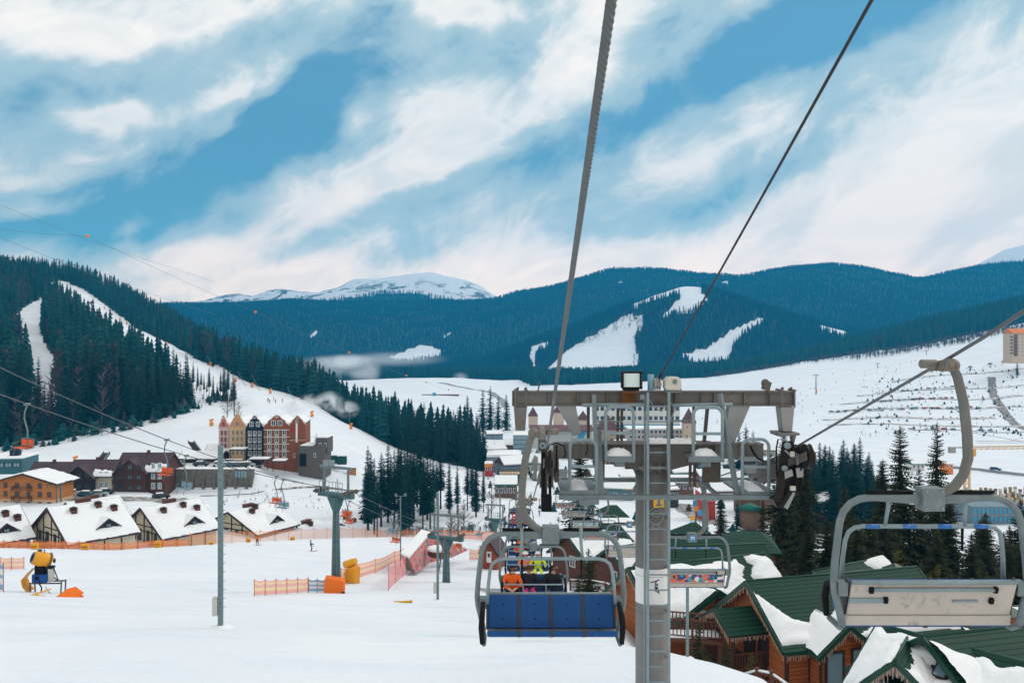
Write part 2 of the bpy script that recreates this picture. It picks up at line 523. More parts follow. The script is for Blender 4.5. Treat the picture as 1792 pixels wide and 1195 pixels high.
ring(4800, [(-900, 610), (300, 545), (345, 526), (380, 518), (415, 512), (440, 519), (475, 507), (490, 505), (555, 514), (590, 505), (620, 489), (660, 487), (690, 482), (720, 479), (750, 477), (790, 485), (830, 495), (865, 517), (900, 535), (1000, 560), (1500, 560), (1650, 500), (1710, 461), (1750, 444), (1792, 428), (1900, 405), (2100, 395), (2700, 430)], 'y', 3)
ring(6000, [(-900, 620), (2700, 600)], 'y')
RD = np.stack([r[0] for r in RINGS])
RZ = np.stack([r[1] for r in RINGS])
def wob(x, y, k):
 """slow undulation, roughly -1..1"""
 return (np.sin(x * k + 1.3 * np.sin(y * k * .7 + .4)) + np.sin(y * k * 1.31 + 1.7 * np.sin(x * k * .53 + 2.1)) + .6 * np.sin((x + y) * k * 2.3 + .9) + .5 * np.sin((x - y) * k * 3.1 + 2.2)) / 3.1
def px_of(x, y):
 return CX + F * np.asarray(x, float) / np.maximum(np.asarray(y, float), 25.0)
def height(x, y):
 x = np.atleast_1d(np.asarray(x, float))
 y = np.atleast_1d(np.asarray(y, float))
 out = np.empty(x.shape)
 for a in range(0, x.size, 60000):
  xs, ys = x[a:a + 60000], y[a:a + 60000]
  fi = np.clip((px_of(xs, ys) - PXG[0]) / 5.0, 0, len(PXG) - 1.001)
  i0 = fi.astype(int)
  t = fi - i0
  D = RD[:, i0] * (1 - t) + RD[:, i0 + 1] * t
  Z = RZ[:, i0] * (1 - t) + RZ[:, i0 + 1] * t
  h = np.diff(D, axis=0)
  s = np.diff(Z, axis=0) / h
  m = np.zeros_like(Z)
  pr = s[:-1] * s[1:]
  m[1:-1] = np.where(pr > 0, 2 * pr / np.where(np.abs(s[:-1] + s[1:]) < 1e-9, 1, s[:-1] + s[1:]), 0)
  m[0], m[-1] = s[0], s[-1]
  k = np.clip((D <= ys).sum(0) - 1, 0, len(D) - 2)
  c = np.arange(len(xs))
  hh = h[k, c]
  u = np.clip((ys - D[k, c]) / hh, 0, 1)
  z = (Z[k, c] * (1 + 2 * u) * (1 - u) ** 2 + m[k, c] * hh * u * (1 - u) ** 2 + Z[k + 1, c] * u * u * (3 - 2 * u) + m[k + 1, c] * hh * u * u * (u - 1))
  far = np.clip((ys - 1300) / 1500, 0, 1)
  mid = np.clip((ys - 300) / 300, 0, 1)
  z = z + far * 9 * wob(xs, ys, .012) + far * 4 * wob(xs, ys, .033) + mid * 1.2 * wob(xs, ys, .03) + np.clip(ys / 60, 0, 1) * .16 * wob(xs, ys, .14)
  out[a:a + 60000] = z
 return out
def G(px, d):
 """the ground point in this pixel column, d metres ahead"""
 x = (px - CX) / F * d
 return Vector((x, d, float(height(x, d)[0])))
def gz(x, y):
 return float(height(x, y)[0])
def inpoly(px, py, poly):
 c = np.zeros(px.shape, bool)
 n = len(poly)
 for i in range(n):
  x0, y0 = poly[i]
  x1, y1 = poly[(i + 1) % n]
  if y0 == y1:
   continue
  c ^= ((y0 > py) != (y1 > py)) & (px < (x1 - x0) * (py - y0) / (y1 - y0) + x0)
 return c
# bare snow cut into the woods: (nearest, farthest, outline as seen from the lift)
PISTES = [
 (300, 1000, [(88, 494), (105, 489), (150, 508), (200, 545), (240, 575), (300, 603), (345, 628), (400, 656), (450, 688), (500, 712), (560, 735), (620, 765), (690, 795), (690, 830),
     (380, 800), (385, 745), (372, 740), (350, 720), (318, 682), (280, 660), (240, 638), (200, 612), (165, 585), (138, 556), (118, 528), (92, 512)]),
 (300, 1000, [(80, 518), (74, 551), (72, 586), (80, 605), (99, 630), (97, 715), (56, 715), (54, 650), (42, 618), (34, 592), (12, 562), (46, 536)]),
 (1500, 2420, [(942, 672), (950, 650), (965, 640), (990, 615), (1030, 590), (1075, 565), (1090, 553), (1126, 550), (1122, 575), (1110, 590), (1118, 630), (1112, 652), (1060, 660), (1010, 668), (985, 676)]),
 (1500, 2420, [(1103, 540), (1120, 519), (1160, 508), (1192, 498), (1226, 496), (1228, 512), (1242, 528), (1210, 546), (1178, 546), (1165, 556), (1155, 556), (1172, 540), (1188, 524), (1190, 513), (1130, 530), (1108, 542)]),
 (1500, 2420, [(1192, 622), (1215, 638), (1250, 636), (1276, 630), (1280, 610), (1303, 583), (1338, 560), (1330, 556), (1290, 573), (1265, 588), (1240, 608), (1205, 616)]),
 (1150, 2420, [(1425, 571), (1450, 583), (1475, 594), (1492, 585), (1462, 573), (1440, 569)]),
 (1500, 2420, [(930, 605), (962, 597), (958, 607), (938, 613), (936, 640), (946, 662), (934, 655), (928, 625)]),
 (1500, 3900, [(670, 630), (735, 603), (772, 612), (768, 626), (700, 636)]),
 (1500, 3900, [(538, 590), (552, 580), (562, 577), (556, 584), (546, 592)]),
 (1500, 3900, [(770, 590), (795, 579), (778, 592)]),
 (1150, 1320, [(600, 640), (905, 640), (905, 730), (600, 730)]),
 (2420, 3900, [(1080, 494), (1088, 490), (1090, 497), (1083, 499)]),
 (2420, 3900, [(1262, 494), (1272, 491), (1276, 499), (1264, 499)]),
]
def pix(x, y, z):
 y = np.maximum(y, 1.0)
 return CX + F * x / y, CY - F * z / y
def wooded(x, y, z):
 """0..1: is this ground under forest"""
 px, py = pix(x, y, z)
 left_edge = np.interp(px, [-900, 0, 100, 200, 300, 372, 400, 520, 640, 690, 760, 850, 870, 900], [300, 306, 306, 310, 318, 352, 2000, 2000, 420, 350, 318, 300, 2000, 2000])
 # the stand beyond the piste edge on the right flank of the hill
 ridge = np.interp(px, [340, 400, 450, 500, 560, 620, 690], [585, 505, 455, 428, 400, 375, 350])
 w = (y > left_edge) & (y < 1000) & (px < 862)
 w |= (px > 372) & (px < 862) & (y > np.where((px > 372) & (px < 690), ridge, 9e9)) & (y < 1000)
 w |= (y >= 1000) & (y < 1330) & (px < 560)
 w &= ~((px > 500) & (px < 905) & (y < 1330) & (y > np.interp(px, [500, 560, 620, 700, 800, 862], [1330, 640, 500, 440, 400, 370])))
 foot = np.interp(px, [600, 905, 930, 1000, 1240, 1400, 1500, 1600, 1700, 1792, 2700], [1330, 1330, 1120, 1140, 1190, 1240, 1210, 1170, 1160, 1180, 1200])
 w |= (y > foot) & (y < 3900)
 w |= (y >= 3900) & (y < 4650) & (py > np.interp(px, [300, 480, 540, 600, 680, 740, 780, 840, 900, 1650, 1720, 1792], [530, 530, 530, 524, 511, 516, 524, 530, 545, 505, 466, 462]))
 for a, b, poly in PISTES:
  w &= ~((y > a) & (y < b) & inpoly(px, py, poly))
 return w
def build_ground():
 ds = [-60, -40, -20, -8, 0, 6, 12, 16, 20]
 d = 20.0
 while d < 6000:
  d += max(.9, d * .0145 if d < 1200 else d * .011)
  ds.append(d)
 ds = np.array(ds)
 cols = np.arange(-900, 2701, 6.0)
 D, P = np.meshgrid(ds, cols, indexing='ij')
 X = (P - CX) / F * np.maximum(D, 25.0)
 Z = height(X.ravel(), D.ravel()).reshape(X.shape)
 w = wooded(X.ravel(), D.ravel(), Z.ravel()).astype(float)
 far = (D.ravel() > 1200).astype(float)
 nr, nc = X.shape
 i = np.arange(nr * nc).reshape(nr, nc)
 q = np.stack([i[:-1, :-1], i[:-1, 1:], i[1:, 1:], i[1:, :-1]], -1).reshape(-1, 4)
 m = bpy.data.materials.new('snow_ground')
 m.use_nodes = True
 t = NT(m.node_tree)
 b = t.nt.nodes['Principled BSDF']
 geo = t.n('ShaderNodeNewGeometry')
 pos = geo.outputs['Position']
 a1 = t.n('ShaderNodeAttribute', attribute_name='forest')
 fl = t.math('ADD', a1.outputs['Fac'], t.math('MULTIPLY', t.math('SUBTRACT', t.noise(pos, .12, 4, .6), .5), .6))
 fmask = t.rng(fl, .40, .62)
 snow = t.mix(t.rng(t.noise(pos, .05, 6, .6), .35, .7), (.765, .81, .865), (.835, .865, .90))
 mpw = t.n('ShaderNodeMapping')
 t.l(pos, mpw.inputs[0])
 mpw.inputs[2].default_value = (0, 0, .5)
 mpw.inputs[3].default_value = (.10, .38, .1)
 wind = t.rng(t.noise(mpw.outputs[0], 1.0, 9, .68, .8), .46, .66)
 snow = t.mix(t.math('MULTIPLY', wind, .75), snow, (.70, .765, .845))
 # scraps of grass and rock poking through the thinner snow of the valley
 scr = t.rng(t.noise(pos, .22, 8, .72, .6), .70, .76)
 scr = t.math('MULTIPLY', scr, t.rng(t.noise(pos, .013, 3, .5), .50, .62))
 sepz = t.n('ShaderNodeSeparateXYZ')
 t.l(pos, sepz.inputs[0])
 scr = t.math('MULTIPLY', scr, t.rng(sepz.outputs[1], 185, 230))
 snow = t.mix(t.math('MULTIPLY', scr, .75), snow, (.16, .12, .09))
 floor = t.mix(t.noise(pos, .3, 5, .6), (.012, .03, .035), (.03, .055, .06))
 # bare rock and dwarf pine showing on the summits
 rk = t.rng(t.noise(pos, .010, 9, .68, .7), .50, .56)
 rk = t.math('MULTIPLY', rk, t.rng(sepz.outputs[1], 4350, 4500))
 rk = t.math('MULTIPLY', rk, t.rng(sepz.outputs[2], 355, 270))
 snow = t.mix(rk, snow, (.03, .06, .08))
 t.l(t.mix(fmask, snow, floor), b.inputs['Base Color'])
 b.inputs['Roughness'].default_value = .75
 b.inputs['Specular IOR Level'].default_value = .25
 # ski tracks: thin meandering grooves on the near piste
 mpt = t.n('ShaderNodeMapping')
 t.l(pos, mpt.inputs[0])
 mpt.inputs[2].default_value = (0, 0, .25)
 mpt.inputs[3].default_value = (.055, .012, 0)
 tr = None
 for k, off in enumerate((0.0, 3.7, 9.1, 15.3)):
  ad = t.vmath('ADD', mpt.outputs[0], (off, off * 1.7, off))
  nq = t.noise(ad.outputs[0], 1.6 + .5 * k, 2, .45)
  ln_ = t.math('LESS_THAN', t.math('ABSOLUTE', t.math('SUBTRACT', t.math('FRACT', t.math('MULTIPLY', nq, 9.0)), .5)), .028)
  tr = ln_ if tr is None else t.math('MAXIMUM', tr, ln_)
 tr = t.math('MULTIPLY', tr, t.rng(sepz.outputs[1], 190, 150))
 tr = t.math('MULTIPLY', tr, t.rng(t.noise(pos, .06, 4, .6), .42, .60))
 bp = t.n('ShaderNodeBump')
 bp.inputs['Strength'].default_value = .38
 bp.inputs['Distance'].default_value = .22
 mp = t.n('ShaderNodeMapping')
 t.l(pos, mp.inputs[0])
 mp.inputs[3].default_value = (.9, .22, .5)
 hgt = t.math('ADD', t.noise(pos, .35, 8, .62), t.math('MULTIPLY', t.noise(mp.outputs[0], 1.6, 6, .6), .55))
 hgt = t.math('SUBTRACT', hgt, t.math('MULTIPLY', tr, 2.2))
 t.l(hgt, bp.inputs['Height'])
 t.l(bp.outputs[0], b.inputs['Normal'])
 o = fast_mesh('snow_ground', np.stack([X.ravel(), D.ravel(), Z.ravel()], -1), q, m, {'forest': w}, smooth=True)
 tag(o, kind='structure')
 o['label'] = 'snow covered slopes, valley floor and mountains'
 return o
build_ground()
# ------------------------------------------------------------------ woods
RNG = np.random.default_rng(7)
def conifer_tpl(seed, tiers, spokes, trunk=True, slim=.125, bare=.05, jag=.5):
 """a spruce one unit tall: ragged drooping tiers round a stem"""
 r = np.random.default_rng(seed)
 vs, fs = [], []
 if trunk:
  for k in range(3):
   a = k * 2.094
   vs.append((.009 * math.cos(a), .009 * math.sin(a), -.06))
  vs.append((0, 0, .5))
  fs += [(0, 1, 3), (1, 2, 3), (2, 0, 3)]
 for i in range(tiers):
  u = i / tiers
  z0 = bare + (1 - bare) * u ** .92
  z1 = min(1.0, z0 + (1 - bare) * (1.75 / tiers) * (1 - .35 * u))
  if i == tiers - 1:
   z1 = 1.0
  rad = slim * (1 - u) ** .82 * r.uniform(.85, 1.15) + .012
  o = len(vs)
  vs.append((0, 0, z1))
  n = spokes * 2
  ph = r.uniform(0, 6.28)
  for k in range(n):
   a = ph + 2 * math.pi * k / n + r.uniform(-.12, .12)
   q = rad * (r.uniform(.8, 1.25) if k % 2 == 0 else r.uniform(jag - .12, jag + .12))
   vs.append((q * math.cos(a), q * math.sin(a), z0 + (r.uniform(-.02, .012) if k % 2 == 0 else r.uniform(.0, .03))))
  for k in range(n):
   fs.append((o, o + 1 + k, o + 1 + (k + 1) % n))
 return np.array(vs), np.array(fs)
def bare_tpl(seed):
 """a leafless tree one unit tall: stem and a haze of upswept twig blades"""
 r = np.random.default_rng(seed)
 vs, fs = [], []
 def blade(p, q, w):
  o = len(vs)
  d = np.array(q) - np.array(p)
  sd = np.cross(d, r.normal(size=3))
  sd = sd / (np.linalg.norm(sd) + 1e-9) * w
  vs.extend([tuple(np.array(p) - sd), tuple(np.array(p) + sd), tuple(q)])
  fs.append((o, o + 1, o + 2))
 for k in range(3):
  blade((0, 0, -.03), (0, 0, .95), .012)
 for k in range(34):
  z = r.uniform(.25, .85)
  a = r.uniform(0, 6.28)
  l = r.uniform(.1, .22) * (1.15 - z * .6)
  blade((0, 0, z), (l * math.cos(a), l * math.sin(a), z + l * r.uniform(.5, 1.3)), .016)
 return np.array(vs), np.array(fs)
def scatter(tpls, pos, h, rot, pick, wid):
 V, T, O, n = [], [], [], 0
 for k, (tv, tf) in enumerate(tpls):
  s = np.where(pick == k)[0]
  if not len(s):
   continue
  c, sn = np.cos(rot[s])[:, None], np.sin(rot[s])[:, None]
  hx = (h[s] * wid[s])[:, None]
  x = (tv[None, :, 0] * c - tv[None, :, 1] * sn) * hx + pos[s, 0][:, None]
  y = (tv[None, :, 0] * sn + tv[None, :, 1] * c) * hx + pos[s, 1][:, None]
  z = tv[None, :, 2] * h[s][:, None] + pos[s, 2][:, None]
  V.append(np.stack([x, y, z], -1).reshape(-1, 3))
  T.append((tf[None] + (np.arange(len(s)) * len(tv))[:, None, None] + n).reshape(-1, 3))
  O.append(np.repeat(s, len(tv)))
  n += len(s) * len(tv)
 return np.concatenate(V), np.concatenate(T), np.concatenate(O)
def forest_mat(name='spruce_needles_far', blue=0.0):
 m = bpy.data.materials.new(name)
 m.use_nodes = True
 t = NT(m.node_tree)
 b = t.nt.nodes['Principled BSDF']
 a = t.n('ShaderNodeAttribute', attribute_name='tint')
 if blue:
  col = t.ramp(a.outputs['Fac'], [(0, (.003, .036, .066)), (.5, (.004, .042, .076)), (.82, (.006, .048, .080)), (1, (.04, .05, .08))])  # far ridges: blue of the distance haze put into the needle colour
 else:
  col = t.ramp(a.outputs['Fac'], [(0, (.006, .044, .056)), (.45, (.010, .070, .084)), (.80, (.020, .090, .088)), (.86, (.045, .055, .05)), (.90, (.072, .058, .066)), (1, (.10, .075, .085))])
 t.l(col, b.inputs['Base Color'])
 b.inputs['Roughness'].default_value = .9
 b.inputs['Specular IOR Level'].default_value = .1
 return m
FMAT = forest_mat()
FMAT_B = forest_mat('spruce_needles_hazed', 1.0)
def grid_points(y0, y1, px0, px1, step):
 xa, xb = (px0 - CX) / F * y1, (px1 - CX) / F * y1
 xs = np.arange(xa, xb, step)
 ys = np.arange(y0, y1, step)
 X, Y = np.meshgrid(xs, ys)
 X = X + RNG.uniform(-.48, .48, X.shape) * step
 Y = Y + RNG.uniform(-.48, .48, Y.shape) * step
 X, Y = X.ravel(), Y.ravel()
 p = px_of(X, Y)
 k = (p > px0) & (p < px1)
 return X[k], Y[k]
SOLO = []
def wood(name, label, y0, y1, step, tpls, hr, px=(-220, 2010), solo=0, brown=.07, cond=None):
 X, Y = grid_points(y0, y1, px[0], px[1], step)
 Z = height(X, Y)
 k = wooded(X, Y, Z)
 if cond is not None:
  k &= cond(X, Y, Z)
 patch = wob(X, Y, .02 * 300 / max(y0, 300)) + .5 * wob(X + 91, Y - 37, .05 * 300 / max(y0, 300))
 X, Y, Z, patch = X[k], Y[k], Z[k], patch[k]
 n = len(X)
 h = RNG.uniform(hr[0], hr[1], n) * (1 + .12 * np.clip(patch, -1, 1))
 tint = np.clip(.42 + .2 * patch + RNG.normal(0, .16, n), 0, .82)
 br = RNG.uniform(0, 1, n) < brown * np.clip(1 + 2.2 * patch, 0, 3.5)
 tint = np.where(br, RNG.uniform(.88, 1, n), tint)
 if solo:                       # the nearest trees in view become objects of their own
  q, _ = pix(X, Y, Z)
  near = np.where((q > 0) & (q < 1792) & (~br))[0]
  near = near[np.argsort(Y[near])][:solo]
  SOLO.extend([(X[i], Y[i], Z[i], h[i], tint[i]) for i in near])
  m = np.ones(n, bool)
  m[near] = False
  X, Y, Z, h, tint, br = X[m], Y[m], Z[m], h[m], tint[m], br[m]
  n = len(X)
 nb = len(tpls) - 1
 pick = np.where(br, nb, RNG.integers(0, nb, n))
 V, T, O = scatter(tpls, np.stack([X, Y, Z - .3], -1), h, RNG.uniform(0, 6.28, n), pick, RNG.uniform(.85, 1.25, n))
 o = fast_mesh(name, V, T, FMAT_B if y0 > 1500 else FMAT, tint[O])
 tag(o, label, 'forest', kind='stuff')
 return n, len(T)
T_NEAR = [conifer_tpl(s, 9, 7, slim=.13) for s in (1, 2, 3, 4)] + [bare_tpl(9)]
T_MID = [conifer_tpl(s, 5, 5, slim=.145) for s in (11, 12, 13)] + [bare_tpl(19)]
T_FAR = [conifer_tpl(s, 3, 4, False, slim=.17) for s in (21, 22, 23)] + [conifer_tpl(24, 3, 4, False, slim=.2)]
st = []
st.append(wood('spruce_forest', 'dark spruce forest on the steep hill left of the village, cut by two white pistes', 300, 560, 4.8, T_NEAR, (9, 23), px=(-480, 880), solo=170, brown=.09))
st.append(wood('spruce_forest', 'upper part of the steep near hill forest, running along the skyline', 560, 1330, 6.4, T_NEAR, (10, 21), px=(-480, 880), brown=.17))
st.append(wood('spruce_forest', 'blue green forest strip at the foot of the hills behind the wide white ski slope', 1110, 1760, 8.0, T_MID, (15, 22), px=(600, 2000), brown=.06, cond=lambda X, Y, Z: (px_of(X, Y) > 905) | (Y > 1320)))
st.append(wood('spruce_forest', 'forest round the pistes of the middle mountain', 1760, 2420, 8.2, T_MID, (14, 20), px=(250, 2000), brown=.06))
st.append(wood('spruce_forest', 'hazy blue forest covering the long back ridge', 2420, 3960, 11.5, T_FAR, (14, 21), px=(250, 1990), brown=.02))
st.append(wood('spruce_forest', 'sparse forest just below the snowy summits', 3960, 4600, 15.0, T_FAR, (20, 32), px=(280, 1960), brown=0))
print('WOODS', st)
# ------------------------------------------------------------------ air
def haze():
 mb = MB()
 mb.box((0, 2930, 300), (15200, 6460, 980))
 m = bpy.data.materials.new('haze_air')
 m.use_nodes = True
 t = NT(m.node_tree)
 for n in list(t.nt.nodes):
  t.nt.nodes.remove(n)
 v = t.n('ShaderNodeVolumePrincipled')
 v.inputs['Color'].default_value = (.03, .50, .92, 1)
 v.inputs['Density'].default_value = HAZE
 v.inputs['Anisotropy'].default_value = 0.1
 o = t.n('ShaderNodeOutputMaterial')
 t.l(v.outputs[0], o.inputs['Volume'])
 tag(mb.build('haze', m), 'thin blue haze filling the valley air', 'haze', kind='stuff')
HAZE = 1.25e-4
haze()
# ------------------------------------------------------------------ materials of made things
GALV = M('galvanised_steel', (.155, .195, .205), .5, .2, .3, 4, .15, 60, second=(.20, .23, .24), sec=(.48, .72))
GALV_L = M('galvanised_pale', (.225, .29, .31), .5, .15, .25, 5, .1, 60)
STEEL = M('weathered_steel', (.17, .165, .155), .6, .3, .25, 1.6, .2, 40, second=(.15, .075, .03), sec=(.54, .74))
STEEL_D = M('rusty_dark_steel', (.115, .105, .095), .65, .25, .3, 2.5, .25, 40, second=(.15, .07, .025), sec=(.55, .72))
PALE_STEEL = M('bare_plate_steel', (.27, .28, .28), .4, .6, .25, 2.0, .1, 40, second=(.45, .46, .46), sec=(.62, .74))
BLACK = M('black_rubber', (.008, .008, .010), .7, 0, .2, 8, spec=.12)
BLACKM = M('black_greased_steel', (.025, .022, .02), .45, .4, .4, 9, second=(.10, .055, .025), sec=(.62, .8), spec=.15)
WHITE = M('white_paint', (.78, .78, .77), .5, 0, .06, 3)
SNOW = M('settled_snow', (.86, .875, .895), .8, 0, .03, 1.5, .5, 6, spec=.2)
SEATBLUE = M('blue_seat_pad', (.002, .060, .215), .5, 0, .22, 3, .15, 25, second=(.003, .075, .25), sec=(.5, .8))
STRIP = M('dark_seat_strip', (.045, .042, .042), .5, 0, .15, 6)
BEIGE = M('dirty_beige_shell', (.46, .415, .365), .55, 0, .16, 2.4, .1, 20, second=(.22, .19, .165), sec=(.52, .74))
YEL = M('yellow_paint', (.72, .36, .01), .5, 0, .1, 4)
ROPE = M('steel_wire_rope', (.13, .14, .145), .45, .6, .2, 20)
GLASS = M('lamp_glass', (.62, .72, .70), .12, 0, .15, 6)
CREAM = M('cream_housing', (.55, .52, .46), .5, 0, .08, 3)
STICK = M('blue_sticker', (.03, .16, .45), .4, 0, .3, 20, second=(.7, .3, .3), sec=(.62, .66))
LBLUE = M('pale_blue_plate', (.28, .62, .78), .5, 0, .15, 6)
def rope_left(d):
 xs = [-30, 0, 3, 13.4, 18, 30, 41, 53.5, 66, 78, 90, 130, 170, 230]
 zs = [10.0, 1.95, 1.19, -1.41, -2.42, -5.60, -7.8, -10.2, -12.2, -13.7, -15, -21.5, -28, -39]
 x = .28 + .0227 * d if d < 18 else .69 + .0016 * (d - 18)
 return Vector((x, d, float(np.interp(d, xs, zs))))
def rope_right(d):
 xs = [-30, 0, 9, 18, 26, 40, 53, 64, 76, 90, 130, 170, 230]
 zs = [14.0, 3.1, .10, -2.42, -4.3, -6.9, -9.1, -10.8, -12.4, -14.2, -21, -28, -39]
 x = 5.60 - .060 * (18 - d) if d < 18 else 5.60 + .002 * (d - 18)
 return Vector((x, d, float(np.interp(d, xs, zs))))
def smooth_line(fn, a, b, n):
 """rope with the kinks of its support points eased"""
 out = []
 for i in range(n + 1):
  d = a + (b - a) * i / n
  e = .6
  p = (fn(d - e) + fn(d) * 2 + fn(d + e)) / 4
  out.append(p)
 return out
def haul_ropes():
 mb = MB()
 line = smooth_line(rope_left, -8, 10, 560)
 for k in range(6):
  pts = []
  for i, p in enumerate(line):
   d = (line[min(i + 1, len(line) - 1)] - line[max(i - 1, 0)]).normalized()
   u = d.cross(Vector((0, 0, 1))).normalized()
   v = u.cross(d)
   t = 2 * math.pi * k / 6 + p.y / .26 * 2 * math.pi
   pts.append(p + (u * math.cos(t) + v * math.sin(t)) * .0128)
  mb.tube(pts, .0086, 6, cap=False)
 mb.tube(smooth_line(rope_left, 10, 230, 300), .021, 8)
 tag(mb.build('haul_rope', ROPE), 'thick twisted steel haul rope overhead, running down to the wheels of the near tower', 'cable')
 mb = MB()
 mb.tube(smooth_line(rope_right, -8, 230, 400), .021, 8)
 tag(mb.build('haul_rope', ROPE), 'steel haul rope carrying the chairs that travel down beside the green roofs', 'cable')
 mb = MB()
 a, b = at(1152, 664, 18.0), at(1512, -4, 6.2)
 c = b + (b - a) * 1.2
 mb.tube([a, a.lerp(b, .05)], [.045, .02], 8)
 mb.tube([a.lerp(c, i / 30) - Vector((0, 0, .12 * math.sin(math.pi * i / 30))) for i in range(31)], .0145, 7)
 tag(mb.build('signal_cable', M('cable_black', (.02, .02, .022), .5)), 'thin black cable rising from the top of the lift tower into the sky', 'cable')
haul_ropes()
TY = 18.0
MP = TY / F
def T(px, py, dy=0.0):
 """tower coordinates: metres from the point straight ahead at the tower's distance"""
 return Vector(((px - CX) * MP, TY + dy, (CY - py) * MP))
def tower():
 t = thing('lift_tower', 'big steel chairlift tower with ladder, crossarms, floodlight and snowy catwalks', 'lift tower', (0, 0, 0))
 # column
 mb = MB()
 c = T(1141, 815)
 g = gz(c.x, TY) - .6
 mb.cyl((c.x, TY, g), (c.x, TY, c.z), .345, .345, 40)
 mb.cyl((c.x, TY, c.z - .02), (c.x, TY, c.z + .05), .44, .44, 28)
 for k in range(14):
  a = k * math.pi / 7
  mb.cyl((c.x + .40 * math.cos(a), TY + .40 * math.sin(a), c.z - .07), (c.x + .40 * math.cos(a), TY + .40 * math.sin(a), c.z + .1), .02, .02, 6)
 for py in (1002, 1065):
  mb.tube(arc((c.x, TY, T(0, py).z), .349, 0, 360, 36, 'xy')[:-1], .006, 5, closed=True)
 mb.build('column', M('column_steel', (.21, .205, .20), .55, .3, .2, 1.2, .15, 30, second=(.29, .285, .28), sec=(.5, .8)), t)
 # worn paint ring and smears on the column
 mb = MB()
 R = .349
 def onc(px, py, r=R):
  dx = (px - 1141) * MP
  return (c.x + dx, TY - math.sqrt(max(r * r - dx * dx, 1e-4)), T(0, py).z)
 for (cx, cy, rx, ry) in ((1143, 897, 13, 14), (1144, 893, 8, 5), (1143, 914, 7, 2.5)):
  mb.tube([onc(cx + rx * math.cos(a), cy + ry * math.sin(a)) for a in [k * math.pi / 16 for k in range(32)]], .010, 5, closed=True)
 mb.build('worn_ring_mark', M('faded_paint', (.36, .36, .355), .6, 0, .3, 12), t)
 # yoke
 mb = MB()
 poly = [(1048, 776), (1240, 776), (1240, 801), (1222, 806), (1185, 815), (1170, 819), (1112, 819), (1100, 815), (1070, 806), (1048, 801)]
 mb.prism([((p - CX) * MP, (CY - q) * MP) for p, q in poly][::-1], (0, TY - .28, 0), (1, 0, 0), (0, 0, 1), (0, 1, 0), .56)
 mb.box(T(1144, 775.0), (2.5, .64, .03))
 mb.box(T(1141, 800, -.29), (.36, .05, .52))
 mb.build('yoke', STEEL_D, t, .01)
 for sx, (x0, x1) in ((-1, (968, 1050)), (1, (1238, 1332))):
  mb = MB()
  mb.bar(T(x0, 788), T(x1, 788), .34, .30)
  mb.bar(T(x0, 775.4), T(x1, 775.4), .4, .03)
  for k in range(6):
   x = x0 + (x1 - x0) * (.1 + .15 * k)
   mb.tube([T(x, 774, -.19), T(x, 800, -.19)], .016, 6)
   mb.cyl(T(x, 772, -.19), T(x, 775, -.19), .03, .03, 6)
  mb.build('crossarm_end', STEEL, t, .006)
 # upper beam: web, flanges, stiffeners, clamps
 mb = MB()
 mb.bar(T(896, 697), T(1389, 697), .10, .27)
 mb.bar(T(896, 684.5), T(1389, 684.5), .30, .025)
 mb.bar(T(896, 708.8), T(1389, 708.8), .30, .025)
 for x in (897, 960, 1010, 1035, 1062, 1105, 1180, 1225, 1248, 1300, 1345, 1388):
  mb.box(T(x, 697), (.02, .27, .24))
 for x in (902, 921, 1364, 1386):
  for dy in (-.16, .16):
   mb.tube([T(x, 680, dy), T(x, 713, dy)], .018, 6)
  mb.box(T(x, 682), (.06, .4, .03))
 mb.build('upper_crossarm', STEEL, t, .006)
 mb = MB()
 for x in (905, 919, 1368, 1383):
  mb.tube([T(x, 683), T(x + 1, 679), T(x + 3, 679)], .03, 6)
 mb.bar(T(1338, 682, -.05), T(1342, 667, -.05), .16, .14)
 mb.ball(T(1338, 670, -.05), .09, 8, 6)
 mb.bar(T(941, 684, -.17), T(944, 668, -.17), .03, .02)
 mb.bar(T(1340, 684, -.18), T(1343, 694, -.18), .07, .02)
 mb.build('beam_fitting', STEEL_D, t)
 # tapering hangers under the beam
 def plate(pts, dy, th, m, nm):
  mb = MB()
  mb.prism([((p - CX) * MP, (CY - q) * MP) for p, q in pts], (0, TY + dy, 0), (1, 0, 0), (0, 0, 1), (0, 1, 0), th)
  mb.build(nm, m, t, .012)
 plate([(902, 752), (919, 752), (922, 711), (899, 711)], -.17, .34, STEEL, 'end_hanger')
 plate([(1366, 754), (1382, 754), (1386, 711), (1361, 711)], -.17, .34, PALE_STEEL, 'end_hanger')
 plate([(1003, 762), (1017, 758), (1007, 709), (974, 709)], -.1, .24, PALE_STEEL, 'brace_plate')
 plate([(1263, 777), (1282, 777), (1311, 709), (1274, 709)], -.1, .24, PALE_STEEL, 'brace_plate')
 mb = MB()
 mb.prism([((p - CX) * MP, (CY - q) * MP) for p, q in [(1355, 761), (1390, 759), (1392, 757), (1391, 755), (1354, 755)]], (0, TY - .3, 0), (1, 0, 0), (0, 0, 1), (0, 1, 0), .6)
 mb.prism([((p - CX) * MP, (CY - q) * MP) for p, q in [(1384, 756), (1392, 756), (1387, 777), (1385, 777)]], (0, TY - .1, 0), (1, 0, 0), (0, 0, 1), (0, 1, 0), .2)
 mb.build('rope_catcher', STEEL, t, .005)
 # ladder
 mb = MB()
 zt, zb = T(0, 684).z, g + .8
 lx0, lx1, ly = T(1127, 0).x, T(1163, 0).x, -.50
 for x in (lx0, lx1):
  mb.box((x, TY + ly, (zt + zb) / 2), (.055, .03, zt - zb))
 k = zb + .2
 while k < zt:
  mb.tube([(lx0, TY + ly, k), (lx1, TY + ly, k)], .016, 6)
  k += .312
 for py in (830, 900, 985, 1060, 1140):
  for x in (lx0, lx1):
   mb.bar((x, TY + ly, T(0, py).z), (x, TY - .2, T(0, py).z), .03, .03)
